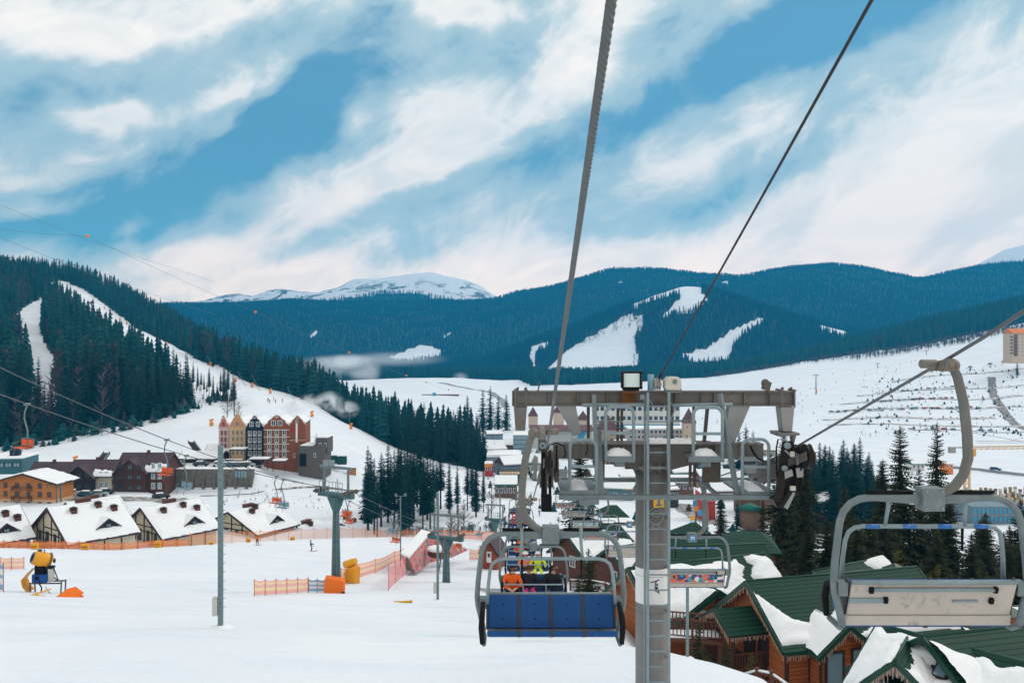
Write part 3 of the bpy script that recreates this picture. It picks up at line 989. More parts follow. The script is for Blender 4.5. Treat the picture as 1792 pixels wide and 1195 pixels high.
 mb.build('ladder', GALV_L, t)
 mb = MB()
 mb.tube([T(1123, 690, -.42), T(1123, 900, -.42), (T(1123, 0).x, TY - .42, g + .3)], .022, 8)
 mb.tube([T(1161, 740, -.55), T(1160, 780, -.58), T(1162, 830, -.56), T(1161, 880, -.55)], .026, 8)
 mb.tube([T(1167, 700, -.3), T(1176, 712, -.35), T(1170, 730, -.3), T(1162, 742, -.3)], .014, 6)
 mb.tube([T(1130, 694, -.3), T(1140, 710, -.36), T(1152, 718, -.34), T(1160, 706, -.3)], .012, 6)
 mb.build('conduit', GALV_L, t)
 # catwalk: long front bar, uprights, hoops, gratings
 mb = MB()
 mb.bar(T(974, 856, -.9), T(1336, 856, -.9), .10, .09)
 mb.bar(T(974, 850, .8), T(1336, 850, .8), .10, .09)
 for x in (984, 1238, 1330):
  mb.bar(T(x, 853, -.9), T(x, 850, .8), .07, .07)
 mb.bar(T(1008, 865, -.9), T(1040, 862, -.9), .14, .12)
 mb.build('catwalk_beam', GALV, t, .006)
 for pts in (((1035, 688, -.55), (1040, 850, -.86)), ((1044, 750, -.5), (1046, 852, -.82)), ((1249, 686, -.55), (1270, 850, -.88)), ((1050, 750, .5), (1050, 850, .6)), ((1240, 800, .4), (1238, 930, .3))):
  mb = MB()
  mb.bar(T(*pts[0]), T(*pts[1]), .085, .085)
  mb.build('upright', GALV, t, .008)
 mb = MB()
 for x, y0, y1 in ((1086, 711, 778), (1093, 711, 778), (1176, 711, 778), (1183, 711, 778), (1222, 711, 780), (1224, 800, 858), (1242, 796, 858), (1268, 796, 850), (1060, 801, 850), (1216, 806, 858)):
  mb.bar(T(x, y0, .45), T(x, y1, .5), .055, .055)
 mb.build('rear_post', STEEL_D, t)
 mb = MB()
 mb.bar(T(1031, 712, .2), T(1031, 770, .2), .06, .1)
 mb.bar(T(1242, 712, .2), T(1236, 775, .2), .06, .1)
 mb.bar(T(1246, 800, .1), T(1246, 845, .1), .3, .05)
 mb.build('rear_brace', STEEL_D, t)
 def hoop(x0, x1, y0, y1, ym, dy):
  mb = MB()
  r = 13
  pts = [T(x0, y1, dy)] + [T(x0 + r - r * math.cos(a), y0 + r - r * math.sin(a), dy) for a in [math.pi / 2 * k / 6 for k in range(7)]]
  pts += [T(x1 - r + r * math.sin(a), y0 + r - r * math.cos(a), dy) for a in [math.pi / 2 * k / 6 for k in range(7)]] + [T(x1, y1, dy)]
  mb.tube(pts, .034, 8)
  mb.bar(T(x0, ym, dy), T(x1, ym, dy), .03, .06)
  mb.build('guard_hoop', GALV_L, t)
 def platform(x0, x1, y, dy0, dy1, snow):
  mb = MB()
  a, b = T(x0, y, dy0), T(x1, y, dy1)
  mb.box((a + b) / 2, (b.x - a.x, abs(dy1 - dy0), .05))
  mb.box(((a.x + b.x) / 2, TY + dy0, a.z - .02), (b.x - a.x, .03, .12))
  n = int((b.x - a.x) / .06)
  mb.box(((a.x + b.x) / 2, TY + (dy0 + dy1) / 2, a.z - .12), (.2, .5, .12))
  mb.build('platform', GALV, t, .004)
  if snow:
   mb = MB()
   (sx0, sx1, hh) = snow
   p, q = T(sx0, y, dy0 + .05), T(sx1, y, dy1 - .1)
   rr = random.Random(sx0)
   nx, ny = 14, 7
   vs, fs = [], []
   for j in range(ny + 1):
    for i in range(nx + 1):
     u, v = i / nx, j / ny
     hz = hh * (max(0, math.sin(math.pi * u)) ** .55) * (max(0, math.sin(math.pi * v)) ** .5) * rr.uniform(.85, 1.1)
     vs.append((p.x + (q.x - p.x) * u, p.y + (q.y - p.y) * v, p.z + .03 + hz))
   for j in range(ny):
    for i in range(nx):
     k = j * (nx + 1) + i
     fs.append((k, k + 1, k + nx + 2, k + nx + 1))
   mb.add(vs, fs, True)
   mb.build('snow_cap', SNOW, t)
 hoop(1053, 1100, 707, 797, 751, -.75)
 hoop(1200, 1249, 708, 797, 752, -.75)
 hoop(992, 1036, 761, 852, 805, -.9)
 hoop(1279, 1323, 760, 852, 806, -.9)
 platform(1052, 1102, 793, -.75, -.2, (1055, 1099, .15))
 platform(1192, 1252, 793, -.75, -.2, (1203, 1244, .14))
 platform(977, 1040, 848, -.9, .5, (995, 1024, .09))
 platform(1276, 1336, 850, -.9, .5, (1290, 1318, .10))
 mb = MB()
 for x0, x1 in ((1016, 1128), (1170, 1272)):
  mb.tube([T(x0, 706, -.45), T(x1, 705, -.45)], .036, 8)
 mb.bar(T(1172, 740, .45), T(1225, 740, .45), .04)
 mb.bar(T(1050, 741, .45), T(1095, 741, .45), .04)
 mb.build('handrail', GALV_L, t)
 mb = MB()
 rr = random.Random(5)
 vs, fs = [], []
 for i in range(30):
  x = 1132 + (1215 - 1132) * i / 29
  hz = .05 + .04 * rr.random()
  if i in (0, 29):
   hz = 0.0
  for (dy, zz) in ((-.28, 0), (-.2, hz), (.2, hz), (.28, 0)):
   p = T(x, 774, dy)
   vs.append((p.x, p.y, p.z + zz))
 for i in range(29):
  for k in range(3):
   fs.append((i * 4 + k, i * 4 + 4 + k, i * 4 + 5 + k, i * 4 + 1 + k))
 mb.add(vs, fs, True)
 mb.build('snow_ridge', SNOW, t)
 # floodlight facing up the slope
 fl = MB()
 fl.box(T(1100, 662.5, -.45), (.40, .22, .32))
 fl.box(T(1100, 650, -.45), (.43, .30, .03))
 fl.box(T(1114.5, 663, -.5), (.045, .3, .36))
 fl.box(T(1083.5, 663, -.5), (.03, .3, .34))
 fl.box(T(1099, 677, -.42), (.32, .26, .10))
 fl = fl.build('floodlight', BLACK, t, .012)
 g2 = MB(); g2.box(T(1098.5, 663, -.585), (.325, .02, .275))
 g2.build('glass', GLASS, fl, .004)
 g3 = MB()
 for k in range(4):
  g3.box(T(1114.6, 655 + 5.5 * k, -.655), (.012, .008, .03))
 g3.build('vent', GALV, fl)
 mb = MB()
 mb.box(T(1098, 697, -.2), (.30, .06, .34)); mb.box(T(1098, 684, -.35), (.3, .4, .03))
 mb.build('lamp_bracket', M('rust', (.16, .065, .02), .8, 0, .35, 6, .3, 30), t)
 fl = MB()
 fl.prism([((p - CX) * MP, (CY - q) * MP) for p, q in [(1160, 681), (1182, 681), (1185, 677), (1184, 663), (1180, 658), (1163, 658), (1157, 664), (1157, 677)]], (0, TY - .5, 0), (1, 0, 0), (0, 0, 1), (0, 1, 0), .34)
 lb = fl.build('rear_lamp', CREAM, t, .02)
 mb = MB()
 mb.cyl(T(1173, 666, -.52), T(1173, 666, -.49), .05, .05, 12)
 mb.box(T(1171, 683, -.4), (.3, .25, .03))
 mb.tube([T(1158, 676, -.4), T(1157, 682, -.4)], .02, 6); mb.tube([T(1184, 676, -.4), T(1185, 682, -.4)], .02, 6)
 mb.build('lamp_yoke', GALV, lb)
 mb = MB()
 mb.cyl(T(1136, 682, -.2), T(1136, 654.5, -.2), .066, .066, 16)
 mb.build('siren_tube', M('blue_grey_paint', (.22, .38, .45), .5, .1, .15, 5), t)
 mb = MB()
 for x in (1143, 1147, 1151):
  mb.cyl(T(x, 671, -.2), T(x + 1.2, 671, -.2), .13, .13, 18)
 mb.cyl(T(1142, 671, -.2), T(1154, 671, -.2), .06, .06, 12)
 mb.build('cable_reel', CREAM, t)
 mb = MB(); mb.box(T(1119, 692.5, -.42), (.105, .06, .10))
 mb.build('junction_box', GALV_L, t, .008)
 # yellow number plate
 yp = MB(); yp.box(T(1145, 868, -.53), (.21, .02, .26))
 yp = yp.build('number_plate', YEL, t, .006)
 mb = MB()
 mb.box(T(1145.5, 867, -.545), (.045, .012, .19)); mb.box(T(1145.5, 875, -.5455), (.12, .012, .035)); mb.box(T(1143, 860, -.5462), (.05, .012, .03))
 mb.build('number', M('plate_grey', (.16, .15, .13), .6), yp)
 mb = MB()
 mb.box(T(1145.5, 867, -.541), (.115, .006, .235))
 mb.build('number_panel', M('plate_pale', (.50, .40, .22), .6), yp)
 # white wrap with the seated rider pictogram
 mb = MB()
 r = .352
 vs, fs = [], []
 n = 20
 for zq in (T(0, 989).z, T(0, 1050).z):
  for i in range(n + 1):
   a = math.radians(-90 - 88 + 176 * i / n)
   vs.append((c.x + r * math.cos(a), TY + r * math.sin(a), zq))
 fs = [(i + n + 1, i + n + 2, i + 1, i) for i in range(n)]
 mb.add(vs, fs, True)
 wp = mb.build('sign_wrap', WHITE, t)
 mb = MB()
 def on(px, py):
  dx = (px - 1141) * MP
  return Vector((c.x + dx, TY - math.sqrt(.357 ** 2 - dx * dx), T(0, py).z))
 mb.tube([on(1134, 1011), on(1141, 1009), on(1149, 1006)], .010, 6)
 mb.tube([on(1143.5, 1009), on(1142, 1013), on(1141.5, 1020), on(1142.5, 1026), on(1148, 1027), on(1149, 1030)], .009, 6)
 mb.ball(on(1145, 1014.5), .021, 10, 8, (1, .3, 1))
 mb.tube([on(1144.6, 1018), on(1144.6, 1023.5), on(1147.3, 1024), on(1148, 1028)], [.022, .022, .016, .012], 8)
 mb.build('rider_pictogram', BLACK, wp)
 # sheave trains
 for side, fn in (('l', rope_left), ('r', rope_right)):
  sgn = -1 if side == 'l' else 1
  sh = MB()
  hub = MB()
  N = 8
  for k in range(N):
   d = TY + (k - (N - 1) / 2) * .50
   p = fn(d)
   p = Vector((fn(TY).x, d, p.z - .25))
   sh.tube([p + Vector((-.05, 0, 0)), p + Vector((-.035, 0, 0)), p + Vector((-.02, 0, 0)), p + Vector((.02, 0, 0)), p + Vector((.035, 0, 0)), p + Vector((.05, 0, 0))], [.245, .24, .215, .215, .24, .245], 24)
   hub.cyl(p + Vector((-.09, 0, 0)), p + Vector((.09, 0, 0)), .06, .06, 12)
  sh = sh.build('sheave', BLACKM, t)
  for pl in (-1, 1):
   a, b = fn(TY - 1.95), fn(TY + 1.95)
   x = fn(TY).x + pl * .085
   hub.bar((x, a.y, a.z - .27), (x, b.y, b.z - .27), .025, .16)
   hub.bar((x + pl * .03, TY - 1.1, fn(TY - 1.1).z - .42), (x + pl * .03, TY + 1.1, fn(TY + 1.1).z - .42), .03, .14)
  hub.build('sheave_beam', STEEL_D, t, .004)
  mb = MB()
  x = fn(TY).x
  z0 = fn(TY - 1.9).z
  # near end seen end-on: frame plates, axle disc, catchers, black end box
  if side == 'l':
   mb.bar(T(948, 758, -1.4), T(948, 846, -1.4), .12, .05)
   mb.prism([((p - CX) * MP, (CY - q) * MP) for p, q in [(938, 755), (950, 752), (952, 770), (949, 772), (938, 774)]], (0, TY - 1.5, 0), (1, 0, 0), (0, 0, 1), (0, 1, 0), .05)
   mb.prism([((p - CX) * MP, (CY - q) * MP) for p, q in [(957, 780), (966, 782), (965, 840), (956, 842)]], (0, TY - .9, 0), (1, 0, 0), (0, 0, 1), (0, 1, 0), .3)
   mb.prism([((p - CX) * MP, (CY - q) * MP) for p, q in [(968, 778), (977, 778), (977, 840), (970, 842)]], (0, TY - .2, 0), (1, 0, 0), (0, 0, 1), (0, 1, 0), .4)
   mb.build('end_frame', STEEL_D, t, .006)
   mb = MB()
   mb.bar(T(946.5, 776, -1.46), T(946.5, 842, -1.46), .085, .12)
   mb.box(T(951, 856, -1.5), (.20, .3, .29))
   mb.bar(T(958, 786, -1.2), T(958, 850, -1.2), .05, .2)
   mb.bar(T(970, 770, -.9), T(970, 815, -.9), .03, .05)
   mb.build('guide_rail', BLACK, t, .004)
   mb = MB()
   mb.cyl(T(945, 764, -1.56), T(945, 764, -1.50), .062, .062, 18)
   mb.build('axle_disc', GALV_L, t)
   mb = MB(); mb.cyl(T(945, 764, -1.57), T(945, 764, -1.55), .02, .02, 10)
   mb.tube([T(955, 776, -1), T(958, 768, -1.0), T(970, 765, -1), T(982, 770, -1), T(985, 785, -.9), T(982, 790, -.9)], .014, 6)
   mb.tube([T(1023, 772, -.6), T(1024, 780, -.62), T(1020, 790, -.62)], .012, 6)
   mb.build('cable_loop', BLACK, t)
   mb = MB()
   for (q, w) in ((788, 11), (804, 12), (822, 10)):
    mb.prism([((p - CX) * MP, (CY - qq) * MP) for p, qq in [(938 - w, q + 6), (938, q + 10), (938, q - 3), (938 - w * .5, q - 6)]], (0, TY - 1.3 + (q - 788) * .02, 0), (1, 0, 0), (0, 0, 1), (0, 1, 0), .02)
   mb.build('rope_catcher', PALE_STEEL, t)
   mb = MB()
   mb.box(T(982, 820, -.6), (.17, .2, .14))
   mb.build('control_box', M('grey_box', (.30, .33, .34), .5), t, .006)
  else:
   mb.prism([((p - CX) * MP, (CY - q) * MP) for p, q in [(1328, 772), (1331, 758), (1347, 757), (1351, 772), (1344, 785), (1334, 785)]], (0, TY - 1.5, 0), (1, 0, 0), (0, 0, 1), (0, 1, 0), .05)
   mb.bar(T(1337, 772, -1.4), T(1328, 858, -1.3), .16, .05)
   mb.bar(T(1344, 800, -1.2), T(1340, 850, -1.1), .1, .2)
   mb.bar(T(1350, 840, -1.3), T(1333, 866, -1.3), .09, .12)
   mb.prism([((p - CX) * MP, (CY - q) * MP) for p, q in [(1322, 855), (1340, 848), (1352, 868), (1330, 869)]], (0, TY - 1.2, 0), (1, 0, 0), (0, 0, 1), (0, 1, 0), .3)
   mb.build('end_frame', BLACKM, t, .006)
   for (px, py, rad, dy) in ((1363, 790, .26, -1.3), (1361, 823, .27, -1.0)):
    mb = MB()
    p = T(px, py, dy)
    mb.tube([p + Vector((-.07, 0, 0)), p + Vector((-.045, 0, 0)), p + Vector((0, 0, 0)), p + Vector((.045, 0, 0)), p + Vector((.07, 0, 0))], [rad + .05, rad + .04, rad, rad + .04, rad + .05], 28)
    mb.build('guide_sheave', BLACK, t)
   mb = MB()
   mb.cyl(T(1337, 764, -1.56), T(1337, 764, -1.50), .062, .062, 18)
   mb.cyl(T(1373, 783, -1.3), T(1369, 783, -1.3), .07, .07, 16)
   mb.cyl(T(1334, 801, -1.5), T(1334, 801, -1.45), .055, .055, 14)
   mb.build('axle_disc', GALV_L, t)
   mb = MB()
   for pts in ([(1350, 775), (1358, 780), (1359, 790), (1352, 796)], [(1350, 800), (1362, 798), (1362, 814), (1352, 815)], [(1332, 806), (1344, 802), (1346, 812), (1333, 817)], [(1331, 862), (1346, 838), (1349, 840), (1337, 866)]):
    mb.prism([((p - CX) * MP, (CY - q) * MP) for p, q in pts], (0, TY - 1.55, 0), (1, 0, 0), (0, 0, 1), (0, 1, 0), .03)
   mb.bar(T(1332, 771, -1.56), T(1343, 781, -1.56), .03, .03)
   mb.build('rope_catcher', PALE_STEEL, t)
   mb = MB()
   mb.box(T(1343, 777, -1.6), (.08, .06, .10)); mb.box(T(1349, 834, -1.4), (.10, .06, .09))
   mb.build('limit_switch', CREAM, t, .006)
   mb = MB()
   mb.tube([T(1299, 774, -.6), T(1303, 784, -.64), T(1310, 794, -.64), T(1322, 800, -.6)], .02, 6)
   mb.tube([T(1328, 756, -1.3), T(1324, 770, -1.35), T(1324, 800, -1.35), T(1328, 830, -1.3)], .016, 6)
   mb.build('cable_loop', BLACK, t)
   mb = MB()
   mb.box(T(1304, 815, -.3), (.22, .3, .18)); mb.box(T(1303, 799, -.3), (.36, .4, .06))
   mb.build('control_box', M('grey_box', (.30, .33, .34), .5), t, .006)
 return t
tower()
# ------------------------------------------------------------------ chairs
def hang(p, right=False):
 """chair position for a rope point: the grip sits a little off the chair's middle"""
 return p + Vector((-.16 if right else .02, 0, -.03 if right else 0))
def make_chair(lowered=False, loc=(0, 0, 0), rz=0.0, label='', group=None, shell=BEIGE):
 """four seat chair hanging from its grip at the origin, riders facing -y"""
 t = thing('lift_chair', label, 'lift chair', loc, rz, group)
 # grip and hanger
 mb = MB()
 mb.bar((-.13, -.26, -.045), (-.13, .26, .02), .07, .10)
 mb.box((-.13, 0, -.03), (.10, .3, .11))
 mb.bar((-.14, -.05, -.05), (-.27, 0, -.02), .10, .10)
 mb.tube([(-.07, 0, .0), (.12, .03, .0)], .055, 10)
 mb.ball((-.27, 0, -.02), .085, 10, 8)
 mb.build('grip', M('grip_rusty', (.20, .19, .17), .55, .4, .3, 9, .3, 50, second=(.17, .08, .03), sec=(.5, .68)), t, .008)
 mb = MB()
 mb.tube([(-.26, 0, 0), (-.33, 0, -.16), (-.40, 0, -.45), (-.445, 0, -.85), (-.455, 0, -1.12), (-.40, 0, -1.32), (-.29, 0, -1.46), (-.14, 0, -1.545), (.0, 0, -1.565)],
   [.052, .055, .058, .06, .06, .06, .06, .058, .055], 14)
 mb.build('hanger', M('hanger_steel', (.155, .155, .145), .5, .4, .25, 3, .1, 40, second=(.16, .11, .06), sec=(.58, .78)), t)
 # centre plate and top beam
 mb = MB()
 mb.box((0, 0, -1.60), (.26, .22, .27))
 cp = mb.build('centre_plate', GALV, t, .01)
 mb = MB()
 for px, pz in ((-.09, -1.5), (.09, -1.5), (-.09, -1.7), (.09, -1.7)):
  mb.cyl((px, -.112, pz), (px, -.125, pz), .014, .014, 6)
  mb.cyl((px, .112, pz), (px, .125, pz), .014, .014, 6)
 mb.build('bolt', GALV_L, cp)
 mb = MB()
 for s in (-1, 1):
  mb.prism([(s * .13, -1.665), (s * .82, -1.615), (s * .82, -1.565), (s * .13, -1.545)], (0, -.035, 0), (1, 0, 0), (0, 0, 1), (0, 1, 0), .07)
 mb.build('top_beam', GALV, t, .006)
 for s in (-1, 1):
  mb = MB()
  mb.tube([(s * .20, 0, -1.525), (s * .76, 0, -1.525)], .024, 8)
  mb.build('rubber_pad', BLACK, t)
 # outer frame
 mb = MB()
 half = [(.0, -1.59), (.72, -1.59), (.84, -1.605), (.95, -1.66), (1.03, -1.75), (1.075, -1.87), (1.10, -2.05), (1.135, -2.35), (1.15, -2.58), (1.135, -2.72), (1.09, -2.90), (1.05, -3.1)]
 pts = [(-x, 0.02 * i / 11, z) for i, (x, z) in enumerate(half)][::-1] + [(x, .02 * i / 11, z) for i, (x, z) in enumerate(half)][1:]
 mb.tube(pts, .043, 10)
 for s in (-1, 1):
  mb.tube([(s * 1.05, .02, -3.1), (s * 1.03, -.1, -3.17), (s * 1.03, -.45, -3.16)], .035, 8)
  mb.box((s * 1.06, .0, -2.66), (.11, .16, .16))
 mb.build('frame', GALV, t)
 # restraint bar
 mb = MB()
 st = MB()
 if not lowered:
  h2 = [(.0, -1.955), (.74, -1.955), (.84, -1.975), (.91, -2.03), (.945, -2.13), (.97, -2.35), (.985, -2.63)]
  pts = [(-x, -.10 - .015 * i, z) for i, (x, z) in enumerate(h2)][::-1] + [(x, -.10 - .015 * i, z) for i, (x, z) in enumerate(h2)][1:]
  mb.tube(pts, .027, 9)
  for x in (-.45, .47):
   st.tube([(x, -.02, -1.50), (x, -.06, -1.72), (x + .02 * (1 if x > 0 else -1), -.10, -1.95)], [.03, .026, .022], 8)
 else:
  mb.tube([(-.98, -.05, -2.66), (-.98, -.50, -2.72), (-.93, -.56, -2.72), (.93, -.56, -2.72), (.98, -.50, -2.72), (.98, -.05, -2.66)], .025, 9)
  for x in (-.36, .40):
   st.tube([(x, -.56, -2.72), (x, -.56, -3.1), (x, -.5, -3.45), (x + .25, -.48, -3.47), (x - .25, -.48, -3.47)], .02, 8)
 rb = mb.build('restraint_bar', GALV_L, t)
 st.build('strut', GALV_L, rb)
 if not lowered:
  mb = MB()
  for x in (-.45, .47):
   mb.tube([(x, -.12, -1.96), (x, -.125, -2.25)], [.018, .014], 7)
  mb.build('damper', BLACK, rb)
  mb = MB()
  for x in (-.74, -.3, .12, .56):
   mb.tube([(x, -.10, -1.955), (x + .16, -.10, -1.955)], .0285, 9)
  mb.build('sticker', STICK, rb)
 # upholstery on the reclined back
 RB = Matrix.Rotation(math.radians(-21), 3, 'X')
 def bk_(x, y, z):
  return Vector((x, -.03, -2.80)) + RB @ Vector((0, y, z))
 for k in range(4):
  x = -.745 + k * .497
  mb = MB()
  mb.box(bk_(x, -.02, 0), (.47, .07, .50), rot=RB)
  bk = mb.build('back_cushion', SEATBLUE, t, .018)
  mb = MB()
  for dz in (-.11, .11):
   mb.ball(bk_(x, -.057, dz), .012, 8, 5)
  mb.build('button', BLACK, bk)
  mb = MB()
  mb.box((x, -.30, -3.055), (.47, .44, .085), rot=Matrix.Rotation(math.radians(-20), 3, 'X'))
  mb.build('seat_cushion', SEATBLUE, t, .02)
 mb = MB()
 for k in range(3):
  x = -.4965 + k * .497
  mb.box(bk_(x, -.022, 0), (.05, .076, .51), rot=RB)
  mb.box((x, -.30, -3.057), (.055, .45, .09), rot=Matrix.Rotation(math.radians(-20), 3, 'X'))
 for s in (-1, 1):
  mb.box(bk_(s * .99, -.02, 0), (.03, .10, .52), rot=RB)
 mb.build('strip', STRIP, t, .008)
 # rear shell with its rails and lip
 mb = MB()
 mb.box(bk_(0, .045, .03), (1.95, .03, .44), rot=RB)
 mb.box((0, -.075, -3.06), (1.98, .07, .13), rot=Matrix.Rotation(math.radians(-12), 3, 'X'))
 sh = mb.build('back_shell', shell, t, .012)
 mb = MB()
 mb.tube([bk_(-.97, .05, .27), bk_(.97, .05, .27)], .028, 9)
 mb.tube([bk_(-.70, .085, .19), bk_(.72, .085, .19)], .024, 9)
 mb.bar(bk_(.52, .075, .03), bk_(.98, .075, .03), .02, .06)
 mb.bar(bk_(-.55, .07, .02), bk_(-.25, .07, .015), .015, .025)
 mb.build('rail', GALV_L, sh)
 mb = MB()
 for x, z in ((-.72, .185), (.74, .18), (-.7, .03), (.55, .04)):
  mb.box(bk_(x, .08, z), (.05, .05, .07), rot=RB)
 mb.build('rail_clip', BLACK, sh, .006)
 for s in (-1, 1):
  mb = MB()
  mb.tube([(s * 1.06, -.02, -2.66), (s * 1.05, -.30, -2.68), (s * 1.055, -.45, -2.74), (s * 1.065, -.5, -2.9), (s * 1.05, -.48, -3.14)], [.038, .04, .045, .045, .038], 9)
  mb.build('armrest', BLACK, t)
 return t
def panel_art(chair, kind):
 """printed rear panel of a chair"""
 nm = 'panel_' + kind
 if nm not in MATS:
  m = bpy.data.materials.new(nm)
  m.use_nodes = True
  q = NT(m.node_tree)
  b = q.nt.nodes['Principled BSDF']
  tcn = q.n('ShaderNodeTexCoord')
  mp = q.n('ShaderNodeMapping')
  q.l(tcn.outputs['Object'], mp.inputs[0])
  vo = q.n('ShaderNodeTexVoronoi')
  q.l(mp.outputs[0], vo.inputs['Vector'])
  vo.inputs['Scale'].default_value = 9
  bw = q.n('ShaderNodeSeparateColor')
  q.l(vo.outputs['Color'], bw.inputs[0])
  if kind == 'orange':
   c = q.ramp(bw.outputs[0], [(0, (.70, .12, .05)), (.34, (.02, .05, .16)), (.55, (.70, .66, .62)), (.68, (.03, .30, .34)), (.8, (.03, .06, .2)), (.92, (.7, .13, .05))])
   sx = q.n('ShaderNodeSeparateXYZ')
   q.l(tcn.outputs['Object'], sx.inputs[0])
   c = q.mix(q.rng(sx.outputs[0], .42, .50, smooth=False), c, (.70, .12, .05))
  else:
   c = q.ramp(bw.outputs[0], [(0, (.55, .66, .70)), (.6, (.08, .42, .62)), (.75, (.66, .72, .74)), (.9, (.1, .35, .6))])
  for e in q.nt.nodes:
   if e.type == 'VALTORGB':
    e.color_ramp.interpolation = 'CONSTANT'
  q.l(c, b.inputs['Base Color'])
  b.inputs['Roughness'].default_value = .5
  MATS[nm] = m
 mb = MB()
 RB = Matrix.Rotation(math.radians(-21), 3, 'X')
 mb.box(Vector((0, -.03, -2.80)) + RB @ Vector((0, .066, -.02)), (1.9, .02, .26), rot=RB)
 return mb.build('printed_panel', MATS[nm], chair)
UP = 'chairs riding up towards the camera'
DN = 'chairs riding down away from the camera'
ch1 = make_chair(False, hang(rope_left(13.4)), 0, 'empty four seat lift chair with blue padding in front of the tower', UP)
ch2 = make_chair(True, hang(rope_left(29.0)), 0, 'blue lift chair carrying three riders in orange and black jackets', UP)
LEFT_CH = {29.0: ch2}
for d, lb in ((41.0, 'lift chair carrying riders in orange and yellow jackets'), (53.5, 'lift chair one place below the orange and yellow pair'),
    (66.0, 'distant lift chair above the lower steel post, carrying small riders'), (78.5, 'distant lift chair two places below the orange and yellow pair'), (91.0, 'farthest blue lift chair on the ascending rope')):
 LEFT_CH[d] = copy_tree(ch2, hang(rope_left(d)), 0, lb)
chr1 = make_chair(False, hang(rope_right(10.2), True), math.pi, 'nearest descending lift chair, empty, seen from behind with bare dirty beige back', DN)
RIGHT = [(26.0, 'lift chair beside the column with orange and navy printed back', 'orange'),
   (40.0, 'descending lift chair with pale plain back above the green chalet roof', None),
   (53.0, 'small descending lift chair with orange printed back in front of the dark spruce', 'orange'),
   (64.5, 'small descending lift chair with light blue printed back in front of the dark spruce', 'blue'),
   (76.0, 'tiny descending lift chair with beige back under the catwalk', None), (88.0, 'farthest tiny descending lift chair with red printed back', 'orange')]
for d, lb, art in RIGHT:
 c = copy_tree(chr1, hang(rope_right(d), True), math.pi, lb)
 if art:
  panel_art(c, art)
 mb = MB()
 mb.box((0, .118, -1.60), (.15, .012, .15))
 lg = mb.build('logo_plate', M('logo_blue', (.02, .30, .62), .5), c)
 mb = MB()
 for x in (-.045, 0, .045):
  mb.box((x, .126, -1.60), (.016, .008, .09 if x else .06))
 mb.box((0, .1262, -1.562), (.106, .008, .016))
 mb.build('logo_mark', WHITE, lg)
# ------------------------------------------------------------------ people
SKIN = M('skin', (.55, .30, .21), .5, 0, .06, 20)
CLOTH = {
 'orange': M('orange_cloth', (.78, .12, .012), .75, 0, .15, 9, .3, 40), 'black': M('black_cloth', (.012, .013, .016), .8, 0, .3, 9, .3, 40),
 'pink': M('pink_cloth', (.72, .06, .26), .75, 0, .12, 9, .3, 40), 'grey': M('grey_cloth', (.11, .12, .115), .8, 0, .15, 9, .3, 40),
 'lime': M('lime_cloth', (.62, .74, .02), .75, 0, .12, 9, .3, 40), 'teal': M('teal_cloth', (.02, .15, .19), .8, 0, .15, 9),
 'coral': M('coral_cloth', (.80, .20, .09), .75, 0, .12, 9), 'blue': M('blue_cloth', (.02, .08, .32), .75, 0, .15, 9),
 'white': M('white_cloth', (.72, .70, .68), .8, 0, .06, 9), 'red': M('red_cloth', (.55, .03, .03), .75, 0, .15, 9),
 'brown': M('brown_fur', (.055, .032, .022), .9, 0, .4, 25, .5, 60), 'purple': M('purple_cloth', (.09, .04, .18), .8, 0, .1, 9),
}
BOOT = M('boot', (.03, .03, .035), .5)
def skin_figure(name, joints, bones, level=2):
 """one continuous body grown over a skeleton; bones carry (a, b, material slot)"""
 names = list(joints)
 idx = {n: i for i, n in enumerate(names)}
 me = bpy.data.meshes.new(name)
 me.from_pydata([joints[n][:3] for n in names], [(idx[a], idx[b]) for a, b, _ in bones], [])
 o = bpy.data.objects.new(name, me)
 COL.objects.link(o)
 md = o.modifiers.new('skin', 'SKIN')
 md.use_smooth_shade = True
 sv = me.skin_vertices[0].data if me.skin_vertices else None
 if sv is None:
  bm = bmesh.new(); bm.from_mesh(me); bm.verts.layers.skin.verify(); bm.to_mesh(me); bm.free()
  sv = me.skin_vertices[0].data
 for i, n in enumerate(names):
  r = joints[n][3]
  sv[i].radius = r if isinstance(r, tuple) else (r, r)
 sv[0].use_root = True
 sb = o.modifiers.new('sub', 'SUBSURF')
 sb.levels = sb.render_levels = level
 dg = bpy.context.evaluated_depsgraph_get()
 res = bpy.data.meshes.new_from_object(o.evaluated_get(dg))
 bpy.data.objects.remove(o)
 co = np.empty(len(res.vertices) * 3); res.vertices.foreach_get('co', co); co = co.reshape(-1, 3)
 cen = np.array([np.mean(co[list(p.vertices)], 0) for p in res.polygons])
 best = np.full(len(cen), 1e9); slot = np.zeros(len(cen), int)
 for a, b, k in bones:
  A, B = np.array(joints[a][:3]), np.array(joints[b][:3])
  d = B - A
  t = np.clip(((cen - A) @ d) / max(d @ d, 1e-9), 0, 1)
  q = np.linalg.norm(cen - (A + t[:, None] * d), axis=1)
  m = q < best
  best[m] = q[m]; slot[m] = k
 res.polygons.foreach_set('material_index', slot.astype(np.int32))
 res.polygons.foreach_set('use_smooth', np.ones(len(slot), bool))
 return res
